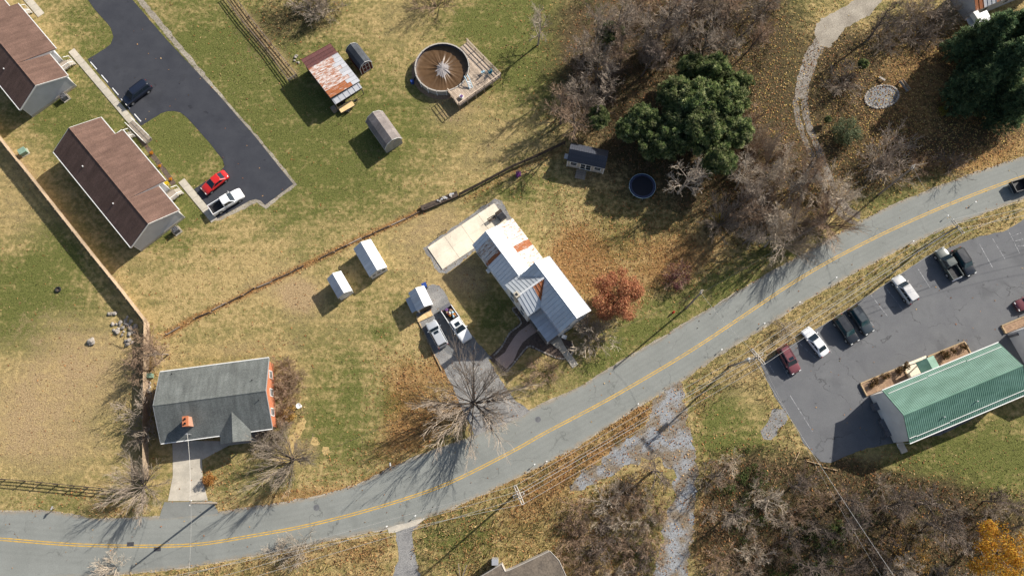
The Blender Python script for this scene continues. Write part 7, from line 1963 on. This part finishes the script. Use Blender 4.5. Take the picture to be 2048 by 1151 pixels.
# tall weeds on the verges
WEEDS = [
 ([(790, 1062), (850, 1036), (930, 1006), (1024, 962), (1130, 910), (1190, 872), (1280, 818), (1305, 805), (1300, 835), (1250, 880), (1205, 910), (1175, 940), (1140, 985), (1180, 980), (1250, 950), (1300, 930), (1340, 960), (1330, 1050), (1306, 1160), (830, 1160), (826, 1100)], 9, (.25, .75), [(.26, .13, .05), (.32, .19, .08), (.22, .15, .06), (.36, .24, .11), (.15, .13, .045)]),
 ([(200, 1155), (360, 1137), (450, 1123), (540, 1106), (700, 1074), (790, 1060), (792, 1160), (200, 1160)], 9, (.25, .7), [(.34, .22, .10), (.38, .26, .12), (.26, .14, .06), (.22, .17, .06)]),
 ([(1370, 762), (1441, 710), (1536, 652), (1590, 616), (1660, 575), (1800, 500), (1900, 454), (1960, 432), (2040, 402), (2040, 440), (2006, 460), (1961, 470), (1853, 510), (1761, 572), (1690, 618), (1610, 670), (1521, 726), (1545, 790), (1600, 870), (1560, 890), (1520, 800), (1480, 770), (1400, 830), (1380, 800)], 7, (.2, .6), [(.33, .23, .11), (.38, .28, .14), (.22, .17, .07), (.13, .125, .04), (.28, .15, .07)]),
 ([(1395, 900), (1480, 890), (1560, 880), (1640, 925), (1720, 915), (1840, 960), (2060, 980), (2060, 1160), (1385, 1160)], 6, (.3, .9), [(.14, .09, .05), (.20, .13, .075), (.075, .075, .03), (.10, .10, .035), (.24, .15, .085)]),
 ([(1150, 110), (1230, 20), (1300, -15), (1560, -15), (1540, 100), (1500, 230), (1600, 330), (1690, 400), (1600, 480), (1480, 470), (1400, 440), (1290, 345), (1225, 330), (1150, 260), (1115, 220)], 5, (.3, .9), [(.12, .08, .05), (.17, .115, .07), (.06, .065, .026), (.22, .15, .09)]),
 ([(530, -10), (700, -10), (680, 40), (600, 75), (520, 70)], 6, (.25, .7), [(.15, .12, .06), (.10, .11, .04), (.22, .18, .10)]),
 ([(548, 715), (600, 715), (605, 850), (550, 850)], 8, (.2, .5), [(.22, .15, .08), (.30, .21, .11), (.16, .12, .05)]),
 ([(1640, 100), (1720, 90), (1760, 200), (1720, 330), (1780, 400), (1680, 420), (1640, 330), (1625, 220)], 3, (.2, .6), [(.16, .11, .06), (.10, .10, .04), (.22, .15, .08)]),
]
Cc, Du, Dv, Kk = [], [], [], []
for (poly, dens, hr_, pal) in WEEDS:
    W_ = [G(*p) for p in poly]; x0, x1 = min(p.x for p in W_), max(p.x for p in W_); y0, y1 = min(p.y for p in W_), max(p.y for p in W_)
    n = int((x1 - x0) * (y1 - y0) * dens); X, Y = scatter(n, x0, x1, y0, y1, g); px, py = to_px(X, Y); ok = pip(px, py, poly)
    ok &= ~pip(px, py, LOT) & ~pip(px, py, LANE_W) & ~pip(px, py, LANE_S) & ~pip(px, py, GRAVEL_PATCH); X, Y = X[ok], Y[ok]; n = len(X)
    cl = np.array([mnoise.noise(Vector((x * .35, y * .35, 9.0))) for x, y in zip(X, Y)])
    pl_a = np.array(pal); base = pl_a[np.clip(((cl + .55) / 1.1 * len(pl_a) + g.normal(size=n) * .9).astype(int), 0, len(pl_a) - 1)]
    for b in range(2):
        aa = g.uniform(0, 6.283, n); tl = g.uniform(.3, 1.25, n); L = g.uniform(hr_[0], hr_[1], n) * (.75 + .5 * np.clip(cl + .4, 0, 1))
        d = np.stack([np.cos(aa) * np.cos(tl), np.sin(aa) * np.cos(tl), np.sin(tl)], -1); sd = unit(np.cross(d, g.normal(size=(n, 3))))
        Cc.append(np.stack([X, Y, np.zeros(n)], -1) + d * L[:, None] * .5 + np.array([0, 0, .02])); Du.append(d * L[:, None] * .5); Dv.append(sd * g.uniform(.012, .035, (n, 1))); Kk.append(base * g.uniform(.7, 1.3, (n, 1)))
stuff(link('verge_weeds', quad_cloud('verge_weeds', *map(np.concatenate, (Cc, Du, Dv, Kk)), MT['groundleaf']), None), 'tall dry weeds and grass on the road verges and in the thickets', 'weeds')
# ivy and low green cover in the thickets
Lb = []
gg = random.Random(4)
for (x, y, rx, ry, k) in [(1640, 1085, 60, 60, 26), (1500, 950, 50, 40, 16), (1480, 1020, 40, 60, 14), (1700, 1040, 40, 40, 12), (1620, 1140, 60, 30, 12), (1570, 1130, 30, 30, 8), (1210, 100, 30, 40, 9), (1190, 30, 30, 30, 6), (1500, 320, 20, 60, 8)]:
    for _ in range(k):
        p = G(x + gg.gauss(0, rx * .5), y + gg.gauss(0, ry * .5)); Lb.append((p.x, p.y, .35, gg.uniform(.5, 1.0)))
stuff(link('ivy_cover', leaf_cloud('ivy_cover', 71, Lb, 120, .07, [(.035, .060, .014), (.055, .085, .02), (.08, .10, .03)]), None), 'green ivy and low growth carpeting the dark thickets', 'ivy')

# ------------------------------------------------------------------ last small things
MT['mulch_yellow'] = vary('mulch_yellow', (.46, .33, .145), (.34, .24, .10), 1.5, 9, .95, finevar=.4)
for k, poly in enumerate([[(606, 835), (614, 842), (607, 862), (596, 880), (588, 904), (578, 912), (574, 895), (580, 872), (594, 850)], [(624, 872), (636, 874), (640, 886), (630, 892), (621, 886)], [(646, 893), (656, 894), (659, 903), (650, 908), (643, 901)], [(548, 915), (568, 912), (576, 922), (566, 932), (550, 928)]]):
    sheet('straw_mulch', poly, .012, 'mulch_yellow', .5, 30.0 + k)
sheet('drain_apron', [(774, 1053), (846, 1031), (850, 1037), (834, 1049), (792, 1063), (778, 1066)], .020, 'concrete', .05, 35.0)
pt = thing('picnic_table', 'dark weathered picnic table beside the clump of conifers', 'table', G(1887, 225), R(30))
for k in range(5): MB().box((0, -.3 + k * .15, .74), (1.8, .13, .04)).build('top_board', MT['wood_dark'], pt)
for s_ in (-1, 1):
    MB().box((0, s_ * .72, .44), (1.8, .26, .04)).build('bench_board', MT['wood_dark'], pt)
    for sx in (-.65, .65): MB().tube([(sx, s_ * .65, 0), (sx, s_ * .2, .72)], .05, 4).build('leg', MT['wood_dark'], pt)
for sx in (-.65, .65): MB().box((sx, 0, .40), (.05, 1.6, .09)).build('brace', MT['wood_dark'], pt)
t = thing('chrysanthemum', 'purple chrysanthemum pot beside the board fence', 'flower', G(1036, 351), 0); t.scale = (1.5, 1.5, 1.5)
link('flowers', leaf_cloud('flowers', 66, lobes_round(66, .4, .4, 12, .2, .8), 60, .035, [(.22, .06, .26), (.30, .10, .34), (.14, .04, .18)]), None, t)['kind'] = 'stuff'
MB().lathe([(.12, 0), (.16, .22), (.13, .22), (.10, .05)], 10).build('pot', MT['black'], t)
